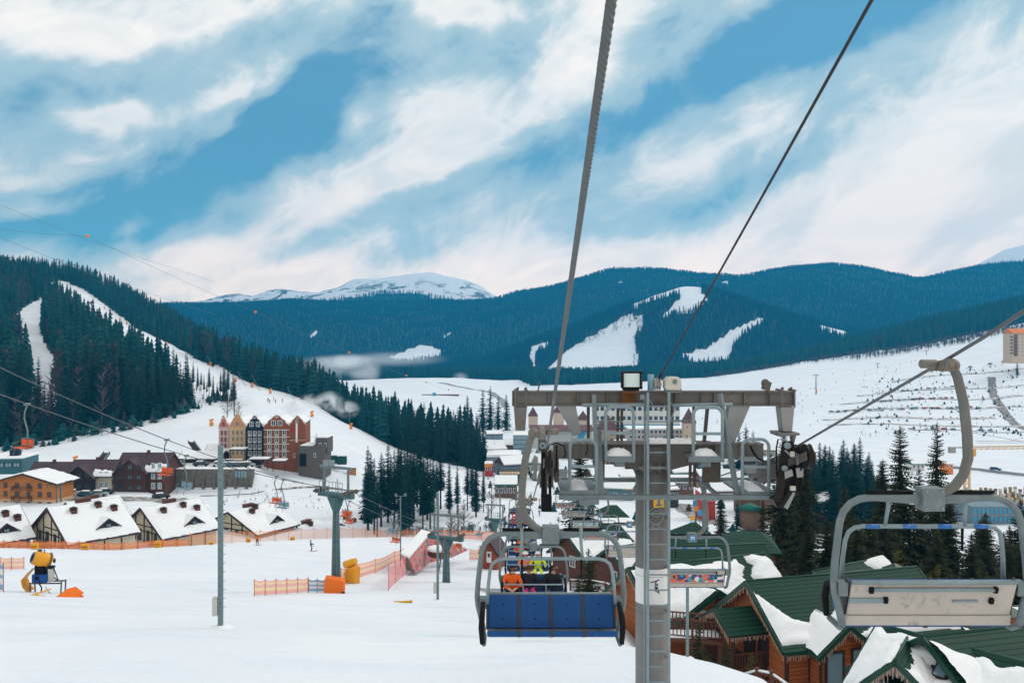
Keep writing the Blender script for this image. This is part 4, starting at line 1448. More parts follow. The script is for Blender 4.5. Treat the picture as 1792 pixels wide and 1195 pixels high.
def body_mesh(pose, turn=0.0, lean=0.0, level=2, hands=True, arms='rest'):
 """slots: 0 jacket, 1 trousers, 2 skin, 3 boots, 4 gloves; faces -y, hips at the origin"""
 J, B = {}, []
 J['pel'] = (0, 0, .06, (.15, .125))
 J['sp'] = (0, .02 - lean * .3, .25, (.15, .12))
 J['ch'] = (0, .03 - lean * .7, .43, (.17, .125))
 J['nk'] = (0, .02 - lean, .575, .058)
 hx, hy = math.sin(turn), -math.cos(turn)
 J['hd'] = (hx * .02, .01 + hy * .02 - lean, .68, (.088, .098))
 J['tp'] = (hx * .01, .015 + hy * .01 - lean, .775, .078)
 J['ns'] = (hx * .122, .01 + hy * .122 - lean, .69, .013)
 B += [('pel', 'sp', 0), ('sp', 'ch', 0), ('ch', 'nk', 0), ('nk', 'hd', 2), ('hd', 'tp', 2), ('hd', 'ns', 2)]
 for s, t in ((-1, 'l'), (1, 'r')):
  J['sh' + t] = (s * .19, .03 - lean * .9, .50, .082)
  if arms == 'rest':
   J['el' + t] = (s * .285, -.07 - lean, .25, .062)
   J['wr' + t] = (s * .10, -.30 - lean * .8, .20, .040)
   hd = Vector((-s * .55, -.8, -.15))
  elif arms == 'wide':
   J['el' + t] = (s * .34, -.06 - lean, .27, .062)
   J['wr' + t] = (s * .30, -.32 - lean, .20, .040)
   hd = Vector((-s * .15, -.95, -.3))
  elif arms == 'folded':
   J['el' + t] = (s * .27, -.10 - lean, .24, .062)
   J['wr' + t] = (-s * .04, -.24 - lean, .24 + .04 * s, .040)
   hd = Vector((-s * 1, -.15, 0))
  elif arms == 'poles':
   J['el' + t] = (s * .30, -.08, .24, .060)
   J['wr' + t] = (s * .27, -.34, .20, .040)
   hd = Vector((0, -.9, -.3))
  else:
   J['el' + t] = (s * .30, .03, .24, .060)
   J['wr' + t] = (s * .36, -.10, .02, .040)
   hd = Vector((s * .2, -.3, -.9))
  B += [('ch', 'sh' + t, 0), ('sh' + t, 'el' + t, 0), ('el' + t, 'wr' + t, 0)]
  hd.normalize()
  w = Vector(J['wr' + t][:3])
  pl = w + hd * .085
  J['pm' + t] = (*pl, (.040, .024))
  B.append(('wr' + t, 'pm' + t, 2 if arms == 'rest' and hands == 'bare' else 4))
  if hands:
   up = Vector((0, 0, 1))
   sd = hd.cross(up).normalized()
   for k, ln in enumerate((.062, .075, .07, .055)):
    off = sd * ((k - 1.5) * .021)
    a = pl + hd * .035 + off
    b = a + hd * ln * .55 - up * .012
    c2 = b + hd * ln * .35 - up * .035
    nm = 'f%d%s' % (k, t)
    J[nm + 'a'] = (*a, .0095); J[nm + 'b'] = (*b, .009); J[nm + 'c'] = (*c2, .0075)
    q = 2 if hands == 'bare' else 4
    B += [('pm' + t, nm + 'a', q), (nm + 'a', nm + 'b', q), (nm + 'b', nm + 'c', q)]
   th = pl - hd * .02 - sd * s * .045
   J['t1' + t] = (*th, .011); J['t2' + t] = (*(th + hd * .045 - up * .01), .009)
   B += [('pm' + t, 't1' + t, q), ('t1' + t, 't2' + t, q)]
  J['hp' + t] = (s * .10, -.01, .03, .105)
  if pose == 'sit':
   J['kn' + t] = (s * .15, -.44, .06, .078)
   J['an' + t] = (s * .16, -.50, -.34, .055)
   J['to' + t] = (s * .17, -.66, -.40, .045)
  elif pose == 'ski':
   J['kn' + t] = (s * .13, -.16, -.38, .072)
   J['an' + t] = (s * .14, -.02, -.78, .055)
   J['to' + t] = (s * .14, -.18, -.84, .042)
  else:
   o = .12 if t == 'l' else -.10
   J['kn' + t] = (s * .12, -.08 - o * .5, -.40, .070)
   J['an' + t] = (s * .14, .03 - o, -.80, .052)
   J['to' + t] = (s * .14, -.13 - o, -.86, .042)
  B += [('pel', 'hp' + t, 1), ('hp' + t, 'kn' + t, 1), ('kn' + t, 'an' + t, 1), ('an' + t, 'to' + t, 3)]
 return skin_figure('person', J, B, level), J
def person(label, loc, rz, pose, jacket, trousers, hat, group=None, turn=0.0, lean=0.0, arms='rest', hands='glove', level=2, goggles=None, face=True, skis=False, boots=None):
 me, J = body_mesh(pose, turn, lean, level, hands, arms)
 me.name = 'person'
 for m in (CLOTH[jacket], CLOTH[trousers], SKIN, boots or BOOT, CLOTH['black']):
  me.materials.append(m)
 o = bpy.data.objects.new('person', me)
 COL.objects.link(o)
 o.location = loc
 o.rotation_euler = (0, 0, rz)
 tag(o, label, 'person', group)
 hd = Vector(J['hd'][:3])
 f = Vector((math.sin(turn), -math.cos(turn), 0))
 sd = Vector((math.cos(turn), math.sin(turn), 0))
 kind, hc = hat
 mb = MB()
 c = hd - f * .012 + Vector((0, 0, .045))
 if kind == 'hood':
  mb.ball(c - f * .03 + Vector((0, 0, -.03)), .135, 14, 10, (1, .95, 1.1))
 else:
  mb.ball(c, .118, 16, 10, (1, 1.05, 1.02), half=True)
  mb.tube([c + Vector((0, 0, -.005)) + (sd * math.cos(a) + f * math.sin(a)) * .113 for a in [k * math.pi / 8 for k in range(16)]], .018, 6, closed=True)
  if kind == 'helmet':
   for s in (-1, 1):
    mb.ball(c + sd * s * .095 - Vector((0, 0, .05)), .045, 8, 6, (.6, 1, 1.2))
  elif kind == 'fur':
   mb.tube([c + Vector((0, 0, .03)) + (sd * math.cos(a) + f * math.sin(a)) * .12 for a in [k * math.pi / 8 for k in range(16)]], .035, 6, closed=True)
 mb.build({'helmet': 'helmet', 'hood': 'hood'}.get(kind, 'hat'), CLOTH[hc], o)
 if goggles:
  mb = MB()
  e = hd + Vector((0, 0, .03 if goggles != 'up' else .085))
  mb.tube([e + (sd * math.sin(a) + f * math.cos(a)) * .118 for a in [math.radians(-60 + 15 * k) for k in range(9)]], .030, 8)
  mb.build('goggles', M('goggle_lens', (.20, .07, .03), .12, 0, .3, 20), o)
 if face:
  mb = MB()
  for s in (-1, 1):
   mb.ball(hd + sd * s * .034 + f * .097 + Vector((0, 0, .02)), .011, 8, 6)
  mb.build('eyes', BLACK, o)
  mb = MB()
  mb.tube([hd + f * .098 + sd * x + Vector((0, 0, -.045 + abs(x) * .2)) for x in (-.028, -.012, 0, .012, .028)], [.003, .006, .007, .006, .003], 6)
  mb.build('mouth', M('lips', (.42, .13, .11), .5), o)
  mb = MB()
  for s in (-1, 1):
   mb.ball(hd + sd * s * .092 + Vector((0, 0, .0)), .024, 8, 6, (.4, 1, 1.3))
  mb.build('ears', SKIN, o)
 if skis:
  for s, t in ((-1, 'l'), (1, 'r')):
   a = Vector(J['an' + t][:3]); b = Vector(J['to' + t][:3])
   z = b.z - .05
   mb = MB()
   mb.tube([(a.x, a.y + .75, z), (a.x, a.y - .7, z), (a.x, a.y - .95, z + .12)], .025, 6)
   mb.build('ski', CLOTH['red'], o)
   w = Vector(J['pm' + t][:3])
   mb = MB()
   mb.tube([w + Vector((0, 0, .06)), w + Vector((s * .05, .35, -.95))], .011, 6)
   mb.build('ski_pole', GALV, o)
 return o
def on_chair(chair, seat, label, **kw):
 p = chair.location + Vector((-.745 + seat * .497, -.22, -3.06))
 o = person(label, p, 0, 'sit', **kw)
 o.scale = (1.12, 1.06, 1.06)
 return o
c2 = LEFT_CH[29.0]
RG = 'riders on the lift chairs'
on_chair(c2, 0.05, 'person in bright orange jacket and black trousers riding the blue chair, head turned aside', jacket='orange', trousers='black', hat=('helmet', 'black'), turn=.6, lean=.06, hands='bare', goggles='up', group=RG)
on_chair(c2, 1.2, 'person in black jacket and pink trousers sitting between two riders', jacket='black', trousers='pink', hat=('fur', 'brown'), turn=-.1, goggles='on', arms='wide', group=RG)
on_chair(c2, 2.75, 'person in black jacket and grey trousers with helmet, looking to the side', jacket='black', trousers='grey', hat=('helmet', 'black'), turn=.95, arms='folded', goggles='up', group=RG)
c3 = LEFT_CH[41.0]
on_chair(c3, 1.25, 'person in coral jacket with white hat and teal trousers on the next chair down', jacket='coral', trousers='teal', hat=('fur', 'white'), turn=-.2, group=RG, arms='rest', level=1, goggles='on')
on_chair(c3, 2.45, 'person in lime yellow suit and white helmet on the next chair down', jacket='lime', trousers='lime', hat=('helmet', 'white'), turn=.2, group=RG, arms='wide', level=1, goggles='on')
c4 = LEFT_CH[53.5]
on_chair(c4, .9, 'person in orange hooded jacket on the chair below the lime yellow rider', jacket='orange', trousers='black', hat=('hood', 'orange'), group=RG, level=1)
on_chair(c4, 2.1, 'person in dark jacket on the chair below the lime yellow rider', jacket='black', trousers='grey', hat=('helmet', 'black'), group=RG, level=1)
pal = [('blue', 'black', 'helmet', 'black'), ('coral', 'black', 'fur', 'orange'), ('black', 'purple', 'helmet', 'white'), ('red', 'blue', 'fur', 'red'), ('black', 'black', 'helmet', 'orange'), ('orange', 'black', 'fur', 'white'), ('blue', 'red', 'helmet', 'white'), ('purple', 'black', 'fur', 'black')]
words = {66.0: 'rider in %s on the chair above the lower post', 78.5: 'rider in %s on the second last chair', 91.0: 'rider in %s on the farthest chair'}
i = 0
for d in (66.0, 78.5, 91.0):
 for k in range(3):
  q = pal[i % len(pal)]
  on_chair(LEFT_CH[d], .3 + k * 1.15, words[d] % (q[0] + ' jacket and ' + q[1] + ' trousers'), jacket=q[0], trousers=q[1], hat=(q[2], q[3]), group=RG, level=1, face=False, hands=False)
  i += 1
for (px, d, rz, jk, tr, ht, ps, ar, lb) in (
  (450, 140, 2.6, 'orange', 'black', ('helmet', 'black'), 'stride', 'down', 'skier in orange jacket standing on the piste near the orange fence'),
  (544, 132, 1.9, 'black', 'black', ('helmet', 'black'), 'ski', 'poles', 'skier all in black with poles gliding across the piste')):
 g = G(px, d)
 person(lb, (g.x, g.y, g.z + .90), rz, ps, jk, tr, ht, arms=ar, skis=True, level=1)
# ------------------------------------------------------------------ trees one can tell apart
NEEDLE = M('needles_olive', (.046, .048, .020), .85, 0, .45, 1.3, spec=.05, second=(.018, .032, .022), sec=(.45, .65))
NEEDLE_T = M('needles_teal', (.012, .055, .060), .85, 0, .4, .9, spec=.05, second=(.030, .062, .046), sec=(.5, .7))
NEEDLE_Y = M('needles_young', (.085, .075, .018), .85, 0, .35, 2.5, spec=.05, second=(.03, .04, .014), sec=(.5, .7))
BARK = M('bark', (.065, .045, .035), .9, 0, .3, 6, .4, 30)
TWIG = M('bare_twigs', (.075, .055, .052), .9, 0, .3, 2)
def spruce_geo(seed, h, rmax, step=.42, nb=7, nseg=4, bare=.08, droop=.35, lush=1.0):
 r = random.Random(seed)
 V, T = [], []
 z = bare * h
 while z < h * .985:
  u = (z - bare * h) / (h * (1 - bare))
  rad = rmax * ((1 - u) ** .66) * (.45 + .55 * min(1, u / .16 + .25))
  n = max(4, int(nb * (.6 + .4 * (1 - u))))
  for k in range(n):
   if r.random() < .12:
    continue
   a = 2 * math.pi * (k + r.uniform(-.4, .4)) / n + z * 2.1
   l = rad * r.uniform(.62, 1.18)
   ca, sa = math.cos(a), math.sin(a)
   z0 = z + r.uniform(-.25, .25) * step
   dr = droop * (1.05 - u * .9) * r.uniform(.7, 1.3)
   pts = []
   for i in range(nseg + 1):
    t = i / nseg
    zz = z0 - dr * l * (t ** 1.2) + .18 * l * max(0, t - .7) + (.25 * l * t if u > .8 else 0)
    pts.append((ca * l * t, sa * l * t, zz))
   for i in range(nseg):
    t = (i + .3) / nseg
    p, q = pts[i], pts[i + 1]
    wd = l * .34 * (1.12 - t) * r.uniform(.7, 1.3) * lush + .05
    for s in (-1, 1):
     o = len(V)
     e = (q[0] - sa * s * wd + ca * wd * .35, q[1] + ca * s * wd + sa * wd * .35, q[2] - wd * r.uniform(.15, .6))
     V += [p, q, e]
     T.append((o, o + 1, o + 2))
    o = len(V)
    m = ((p[0] + q[0]) / 2 - sa * r.uniform(-.1, .1), (p[1] + q[1]) / 2 + ca * r.uniform(-.1, .1), (p[2] + q[2]) / 2 - wd * r.uniform(.5, 1.1))
    V += [p, q, m]
    T.append((o, o + 1, o + 2))
  z += step * r.uniform(.75, 1.2) * (1 - .45 * u)
 o = len(V)
 for k in range(4):
  a = k * 1.571
  V += [(.10 * math.cos(a), .10 * math.sin(a), h * .955), (.10 * math.cos(a + 1.571), .10 * math.sin(a + 1.571), h * .955), (0, 0, h)]
  T.append((o + 3 * k, o + 3 * k + 1, o + 3 * k + 2))
 return np.array(V), np.array(T)
def tree_proto(seed, h, rmax, mat, **kw):
 V, T = spruce_geo(seed, h, rmax, **kw)
 cr = fast_mesh('crown', V, T, mat)
 mb = MB()
 mb.tube([(0, 0, -1.2), (.02, .03, h * .3), (-.02, 0, h * .65), (0, 0, h * .95)], [h * .013 + .04, h * .010 + .03, h * .006 + .01, .02], 8)
 tr = mb.build('trunk', BARK)
 meshes = (cr.data, tr.data)
 bpy.data.objects.remove(cr); bpy.data.objects.remove(tr)
 return meshes, h
def plant(proto, label, group, base, h, rz, name='spruce_tree', width=1.0, cat='tree', mat=None):
 (cm, tm), h0 = proto
 t = thing(name, label, cat, base, rz, group)
 k = h / h0
 t.scale = (k * width, k * width, k)
 for nm, me in (('crown', cm), ('trunk', tm)):
  o = bpy.data.objects.new(nm, me)
  COL.objects.link(o)
  o.parent = t
  if mat is not None and nm == 'crown':
   o.material_slots[0].link = 'OBJECT'
   o.material_slots[0].material = mat
 return t
P_BIG = [tree_proto(31 + i, 22, 3.3 - .3 * (i % 2), NEEDLE, step=.38, nb=9, nseg=4, bare=.06, droop=.5, lush=1.15) for i in range(3)]
P_TALL = [tree_proto(41 + i, 23, 2.5, NEEDLE_T, step=.46, nb=8, nseg=3, bare=b, droop=.5, lush=1.35) for i, b in enumerate((.12, .26, .36))]
P_SML = [tree_proto(51 + i, 7, 1.7, NEEDLE, step=.3, nb=7, nseg=3, bare=.04, droop=.15) for i in range(2)]
P_MED = [tree_proto(61 + i, 18, 2.5, NEEDLE_T, step=.8, nb=8, nseg=2, bare=.06, droop=.45, lush=1.7) for i in range(3)]
RR = random.Random(11)
def top_tree(px, py, d, proto, label, group=None, width=1.0, mat=None, name='spruce_tree'):
 x = (px - CX) / F * d
 g = gz(x, d)
 h = -(py - CY) / F * d - g
 return plant(proto, label, group, (x, d, g - .2), max(h, 1.5) + .2, RR.uniform(0, 6.28), width=width, mat=mat, name=name)
NEARW = 'tall dark spruces behind the green roofed chalets'
for (px, py, d, k, w, lb) in (
  (1575, 742, 88, 0, .85, 'tall olive spruce in front of the white parking terraces, left of the slimmest one'), (1640, 733, 92, 1, .62, 'slim open spruce crown rising beside the beige chair hanger'),
  (1408, 778, 96, 2, .75, 'tall spruce right of the tower wheels, with snow showing between its lower boughs'), (1372, 752, 102, 1, .95, 'big spruce directly behind the right wheel train of the tower'),
  (1478, 846, 80, 0, .8, 'dark spruce below the right rope, left of the beige chair frame'), (1262, 862, 118, 1, .85, 'dark spruce right of the tower column, behind the hip roof'),
  (1335, 870, 112, 2, .6, 'narrow spruce between the tower column and the round pavilion'), (1722, 902, 74, 2, 1.1, 'dark spruce seen through the beige chair frame, near its right side'),
  (1786, 872, 80, 0, 1.0, 'dark spruce at the right edge beside the blue green building site'), (1545, 800, 84, 2, .9, 'bushy spruce just left of the tallest olive one'),
  (1608, 815, 96, 1, 1.0, 'spruce filling the gap between the two tallest crowns'), (1662, 850, 84, 0, .95, 'spruce in shade behind the beige chair bar'),
  (1015, 770, 96, 0, 1.0, 'dark spruce behind the descending chairs, left of the tower column'), (1415, 915, 78, 1, 1.3, 'broad low spruce beside the orange log annex'),
  (1362, 925, 92, 2, 1.0, 'mid height spruce behind the orange log annex'), (1448, 905, 72, 0, 1.15, 'dense dark spruce left of the beige chair frame'),
  (1520, 905, 70, 2, 1.2, 'dense dark spruce behind the small green gable'), (1765, 945, 66, 1, 1.1, 'low broad spruce behind the chimney at the right edge'),
  (1700, 930, 70, 1, 1.05, 'dark spruce in the row behind the big front chalet'), (1640, 925, 68, 0, 1.1, 'dark bushy spruce right behind the beige chair back')):
 top_tree(px, py, d, P_BIG[k], lb, NEARW, w * 1.4)
for i in range(26):
 top_tree(RR.uniform(1430, 1800), RR.uniform(880, 960), RR.uniform(66, 112), P_BIG[i % 3], 'dark spruce in the thick row behind the green roofs, under the beige chair bar', 'dark spruces filling the row behind the green roofs', 1.5)
YG = 'young spruces among the chalets'
for (px, py, d, lb) in ((1364, 975, 66, 'young spruce in front of the white plinth of the log annex'), (1030, 958, 62, 'young spruce beside the wooden fence near the riders'), (1012, 1000, 58, 'small young spruce on the slope below the fence rail'),
      (1300, 925, 90, 'yellowish young spruce behind the chimney with a green cap'), (1570, 960, 62, 'yellowish young spruce under the beige chair bar'), (1610, 975, 60, 'young spruce behind the chair seat, middle of three'),
      (1640, 985, 58, 'olive young spruce behind the chair seat, rightmost of three'), (1720, 985, 58, 'young spruce near the right edge behind the white chair rail'), (1345, 930, 96, 'thin young spruce behind the flat green roof'),
      (1235, 905, 150, 'small dark spruce beside the blue flags'), (1315, 1140, 43, 'yellow green shrub like spruce in front of the log wall'), (1224, 1085, 40, 'thin young spruce by the footbridge'),
      (1270, 1118, 41, 'small spruce beside the balcony posts')):
 top_tree(px, py, d, P_SML[int(px) % 2], lb, YG, 1.0, mat=NEEDLE_Y if ('yellow' in lb or 'olive' in lb) else None)
MIDG = 'tall bare stemmed spruces on the bank behind the ski ramp'
k = 0
for (px, py, d, w) in ((644, 778, 190, .9), (655, 800, 186, .8), (667, 790, 194, .9), (679, 772, 198, .9), (690, 785, 190, .8), (702, 768, 196, 1), (713, 762, 202, .9), (724, 770, 198, 1), (736, 766, 206, .9), (748, 782, 200, .9),
      (758, 795, 210, .9), (771, 790, 214, 1), (786, 802, 208, .8), (800, 812, 206, .7), (818, 806, 214, .8), (833, 785, 204, .8), (846, 812, 212, .6), (660, 830, 180, .8), (716, 800, 186, .8), (740, 812, 190, .8), (649, 790, 206, .9), (672, 800, 210, 1), (684, 792, 214, .9), (697, 780, 212, 1), (708, 785, 190, .9), (719, 778, 210, 1), (730, 780, 216, 1), (742, 790, 214, .9), (753, 800, 190, .8), (764, 806, 218, .9), (706, 812, 182, .8), (826, 800, 222, .9), (640, 812, 204, .8)):
 top_tree(px, py, d, P_TALL[k % 3], 'tall spruce with bare lower stem in the stand behind the ski ramp', MIDG, w * 1.22)
 k += 1
HG = 'spruces standing in front of the hill piste'
for (px, py, d) in ((328, 622, 400), (338, 632, 390), (366, 642, 372), (373, 655, 368), (392, 634, 362), (399, 640, 366), (408, 652, 360), (405, 668, 350), (352, 650, 385), (346, 640, 392), (357, 655, 380), (362, 668, 372), (344, 668, 384), (380, 668, 364), (386, 650, 364), (396, 660, 360), (411, 662, 352), (350, 672, 378), (370, 680, 366), (388, 690, 356), (402, 688, 350), (333, 650, 388), (340, 690, 372), (356, 696, 366), (376, 700, 358)):
 top_tree(px, py, d, P_TALL[k % 3], 'spruce of the small clump standing before the white hill piste', HG, .9)
 k += 1
SG = 'spruces in the blue green stand left of the beige chair'
rs = random.Random(4)
for i in range(46):
 px = rs.uniform(1385, 1548)
 d = rs.uniform(170, 250)
 py = np.interp(px, [1380, 1425, 1445, 1468, 1480, 1490, 1505, 1525, 1550], [800, 775, 760, 750, 768, 757, 762, 785, 800]) + rs.uniform(0, 46) + (250 - d) * .2
 top_tree(px, py, d, P_TALL[i % 2], 'blue green spruce in the dense stand beyond the tower wheels', SG, 1.45)
VG = 'spruces dotted through the village'
for (px, py, d, lb) in ((818, 690, 520, 'spruce at the left end of the little row above the village'), (845, 680, 530, 'spruce second in the little row above the village'), (872, 690, 540, 'spruce third in the little row above the village'), (858, 674, 535, 'tallest spruce of the little row above the village'),
      (886, 688, 545, 'spruce at the right end of the little row above the village'), (1293, 745, 330, 'dark spruce behind the slanted brace of the tower'), (1305, 740, 330, 'dark spruce just right of the slanted tower brace'),
      (1318, 752, 325, 'shorter spruce right of the slanted tower brace'), (1280, 765, 330, 'small spruce left of the slanted tower brace'), (1255, 775, 300, 'spruce behind the right guard hoop'), (1218, 770, 310, 'spruce beside the brown pyramid roof'),
      (1290, 870, 190, 'small teal spruce next to the round pavilion'), (1062, 808, 300, 'dark spruce in front of the orange netted site'), (1045, 812, 305, 'smaller dark spruce beside the orange netted site'), (1780, 632, 760, 'lone bushy spruce on the far right slope')):
 top_tree(px, py, d, P_MED[int(px) % 3], lb, VG, 1.2)
for (x, y, z, h, tn) in SOLO:
 plant(P_MED[RR.randrange(3)], 'dark spruce along the front edge of the big hill forest', 'spruces along the front edge of the hill forest', (x, y, z - .3), h, RR.uniform(0, 6.28), width=RR.uniform(.8, 1.1))
def bare_tree(px, d, h, label, group=None, seed=1, spread=.35):
 r = random.Random(seed)
 g = G(px, d)
 t = thing('bare_tree', label, 'tree', g, r.uniform(0, 6.28), group)
 mb = MB()
 mb.tube([(0, 0, -.5), (.05, 0, h * .5), (0, .05, h * .95)], [h * .012, h * .008, .02], 6)
 mb.build('trunk', BARK, t)
 mb = MB()
 for k in range(70):
  z = r.uniform(.25, .93) * h
  a = r.uniform(0, 6.28)
  l = spread * h * r.uniform(.3, 1) * (1.1 - z / h)
  p = Vector((0, 0, z)); q = p + Vector((math.cos(a) * l, math.sin(a) * l, l * r.uniform(.4, 1.2)))
  mb.tube([p, q], [.035, .012], 4)
  for j in range(3):
   f = p.lerp(q, r.uniform(.4, .9))
   mb.tube([f, f + Vector((r.uniform(-1, 1), r.uniform(-1, 1), r.uniform(.2, 1.2))) * l * .35], [.016, .008], 3)
 mb.build('crown', TWIG, t)
for i, (px, d, h, lb) in enumerate(((410, 300, 17, 'tall leafless tree on the snow bank behind the row of gabled hotels'), (398, 302, 12, 'leafless tree left of the tall one behind the gabled hotels'), (418, 298, 9, 'short leafless tree right of the tall one behind the gabled hotels'),
         (860, 190, 10, 'bare tree beside the lower lift tower'), (802, 168, 7, 'leafless birch above the striped ramp'), (812, 172, 8, 'thin leafless tree behind the second lift tower'), (789, 166, 6, 'small leafless tree left of the second lift tower'))):
 bare_tree(px, d, h, lb, 'leafless trees', i + 3)
# ------------------------------------------------------------------ building kit
LOGS = stripes('orange_log_wall', (.37, .105, .030), (.10, .03, .012), .21, 'z', .13, .6, .28)
LOGS_D = stripes('brown_log_wall', (.11, .04, .022), (.04, .016, .01), .22, 'z', .14, .65, .3)
TILE_G = stripes('green_metal_tile', (.010, .052, .032), (.003, .02, .013), .15, 'z', .25, .62, .16, spec=.18)
TILE_B = stripes('plum_metal_tile', (.075, .040, .048), (.035, .018, .022), .30, 'z', .18, .5, .16)
GREEN_TRIM = M('green_trim', (.010, .05, .034), .45, 0, .1, 5)
DARKWOOD = M('dark_wood', (.045, .022, .016), .7, 0, .25, 6)
REDWOOD = M('red_brown_wood', (.12, .04, .025), .7, 0, .2, 6)
CREAMW = M('cream_plaster', (.62, .53, .38), .8, 0, .07, 1.2)
STONE = M('grey_stone_cladding', (.17, .15, .125), .85, 0, .45, 2.2, .6, 8, second=(.07, .06, .05), sec=(.5, .6))
CONC = M('concrete', (.33, .32, .30), .85, 0, .18, 1.5, .2, 20)
PANE = M('window_pane', (.035, .06, .075), .08, 0, .5, .7, spec=.8)
PANE_L = M('painted_sky_pane', (.16, .28, .34), .08, 0, .3, .7, spec=.8)  # paler copy of the pane, sky reflection put into its base colour
ORANGE_PL = M('orange_plaster', (.47, .16, .035), .8, 0, .1, 1)
PEACH = M('peach_plaster', (.66, .42, .24), .8, 0, .08, 1)
NAVY = M('navy_plaster', (.010, .018, .035), .7, 0, .2, 1)
BRICKR = M('red_brown_brick', (.24, .075, .035), .8, 0, .2, 2)
PINKW = M('pink_white_plaster', (.60, .45, .42), .8, 0, .1, 2)
GLOWS = M('icicle_lights', (.50, .33, .24), .6, 0, .3, 8)
ICE = {}
def shared(key, fn):
 if key not in ICE:
  o = fn()
  ICE[key] = [o.data] if o.type == 'MESH' else None
  bpy.data.objects.remove(o)
 return ICE[key][0]
def put(name, me, parent, loc=(0, 0, 0), rz=0.0, scale=None, rot=None):
 o = bpy.data.objects.new(name, me)
 COL.objects.link(o)
 o.parent = parent
 o.location = loc
 o.rotation_euler = rot if rot is not None else (0, 0, rz)
 if scale:
  o.scale = scale
 return o
def window(parent, loc, rz, w, h, frame=None, pane=None, mull=1, bars=0, sill=False):
 """a window part facing local -y turned by rz, with its pane as sub-part"""
 frame, pane = frame or WHITE, pane or PANE
 def mk():
  mb = MB()
  t = min(.12, w * .12)
  mb.box((0, -.03, h / 2 - t / 2), (w, .1, t)); mb.box((0, -.03, -h / 2 + t / 2), (w, .1, t))
  for s in (-1, 1):
   mb.box((s * (w / 2 - t / 2), -.03, 0), (t, .1, h - 2 * t))
  for k in range(mull):
   mb.box((-w / 2 + w * (k + 1) / (mull + 1), -.03, 0), (t * .7, .08, h - 2 * t))
  for k in range(bars):
   mb.box((0, -.025, -h / 2 + h * (k + 1) / (bars + 1)), (w - 2 * t, .07, t * .6))
  if sill:
   mb.box((0, -.1, -h / 2 - .06), (w * 1.1, .25, .09))
  return mb.build('window', frame)
 def mp():
  mb = MB()
  mb.box((0, -.01, 0), (w * .9, .04, h * .92))
  return mb.build('pane', pane)
 k = (round(w, 2), round(h, 2), frame.name, pane.name, mull, bars, sill)
 o = put('window', shared(('w',) + k, mk), parent, loc, rz)
 put('pane', shared(('p',) + k, mp), o)
 return o
def snow_on(parent, x0, x1, s, w, H, rise, fn, thick=.22, seed=1, nu=46, nv=26, eo=0.0, zoff=.15):
 """lumpy snow lying on one slope: fn(u, v, r) > 0 where it has stayed"""
 rr = np.random.default_rng(seed)
 ph = rr.uniform(0, 6.28, 8)
 def wav(u, k):
  return (math.sin(u * 9 + ph[k]) + .7 * math.sin(u * 23 + ph[k + 1]) + .45 * math.sin(u * 47 + ph[k + 2])) / 2.1
 n = Vector((0, s * rise, w)).normalized()
 vs, hs = [], []
 for j in range(nv + 1):
  for i in range(nu + 1):
   u, v = i / nu, j / nv
   q = fn(u, v, wav)
   hgt = thick * min(1, math.sqrt(max(0, q) * 6)) * (1 + .18 * wav(u * 2 + v * 3, 4))
   hs.append(hgt)
   base = Vector((x0 + (x1 - x0) * u, s * (w + eo) * v, H + rise - (rise / w) * (w + eo) * v + zoff))
   vs.append(base + n * (hgt if hgt > 0 else -.1))
 fs = []
 for j in range(nv):
  for i in range(nu):
   k = j * (nu + 1) + i
   c = (k, k + 1, k + nu + 2, k + nu + 1)
   if max(hs[a] for a in c) > 0:
    fs.append(c if s < 0 else c[::-1])
 if not fs:
  return
 used = sorted({a for f in fs for a in f})
 ix = {a: i for i, a in enumerate(used)}
 mb = MB()
 mb.add([vs[a] for a in used], [tuple(ix[a] for a in f) for f in fs], True)
 o = mb.build('roof_snow', SNOW, parent)
 return o
def icicles(parent, pts, seed=1, ln=(.12, .38)):
 r = random.Random(seed)
 mb = MB()
 for a, b in zip(pts[:-1], pts[1:]):
  a, b = Vector(a), Vector(b)
  n = max(2, int((b - a).length / .085))
  mb.tube([a, b], .008, 3)
  for k in range(n):
   p = a.lerp(b, (k + r.random()) / n)
   l = r.uniform(*ln)
   mb.bar(p, p + Vector((r.uniform(-.03, .03), r.uniform(-.03, .03), -l)), .022, .022)
 mb.build('icicle_lights', GLOWS, parent)
def chalet(name, label, cat, peak, ang, L, w, rise, H, wall, tile, trim, group=None, ov=.45, eo=.45, base=3.0, body=True):
 """gabled house; its front gable stands under `peak`, the ridge runs at angle ang away from it"""
 p = Vector(peak)
 t = thing(name, label, cat, (p.x, p.y, p.z - rise - H), ang, group)
 t['dim'] = [L, w, rise, H]
 if body:
  mb = MB()
  mb.prism([(-w, -base), (w, -base), (w, H), (0, H + rise), (-w, H)], (0, 0, 0), (0, 1, 0), (0, 0, 1), (1, 0, 0), L)
  mb.build('wall', wall, t)
 mb = MB()
 k = rise / w
 for s in (-1, 1):
  a = (-ov, 0, H + rise + .03); b = (L + ov, 0, H + rise + .03)
  c = (L + ov, s * (w + eo), H - k * eo + .03); d = (-ov, s * (w + eo), H - k * eo + .03)
  if s > 0:
   mb.slab(a, b, c, d, .10)
  else:
   mb.slab(b, a, d, c, .10)
 ro = mb.build('roof', tile, t)
 mb = MB()
 for x in (-ov - .04, L + ov + .0):
  for s in (-1, 1):
   mb.bar((x, 0, H + rise + .04), (x, s * (w + eo), H - k * eo + .04), .06, .26)
 mb.tube([(-ov, 0, H + rise + .13), (L + ov, 0, H + rise + .13)], .08, 6)
 for s in (-1, 1):
  mb.bar((-ov, s * (w + eo + .05), H - k * eo), (L + ov, s * (w + eo + .05), H - k * eo), .10, .12)
 mb.build('trim', trim, ro)
 return t
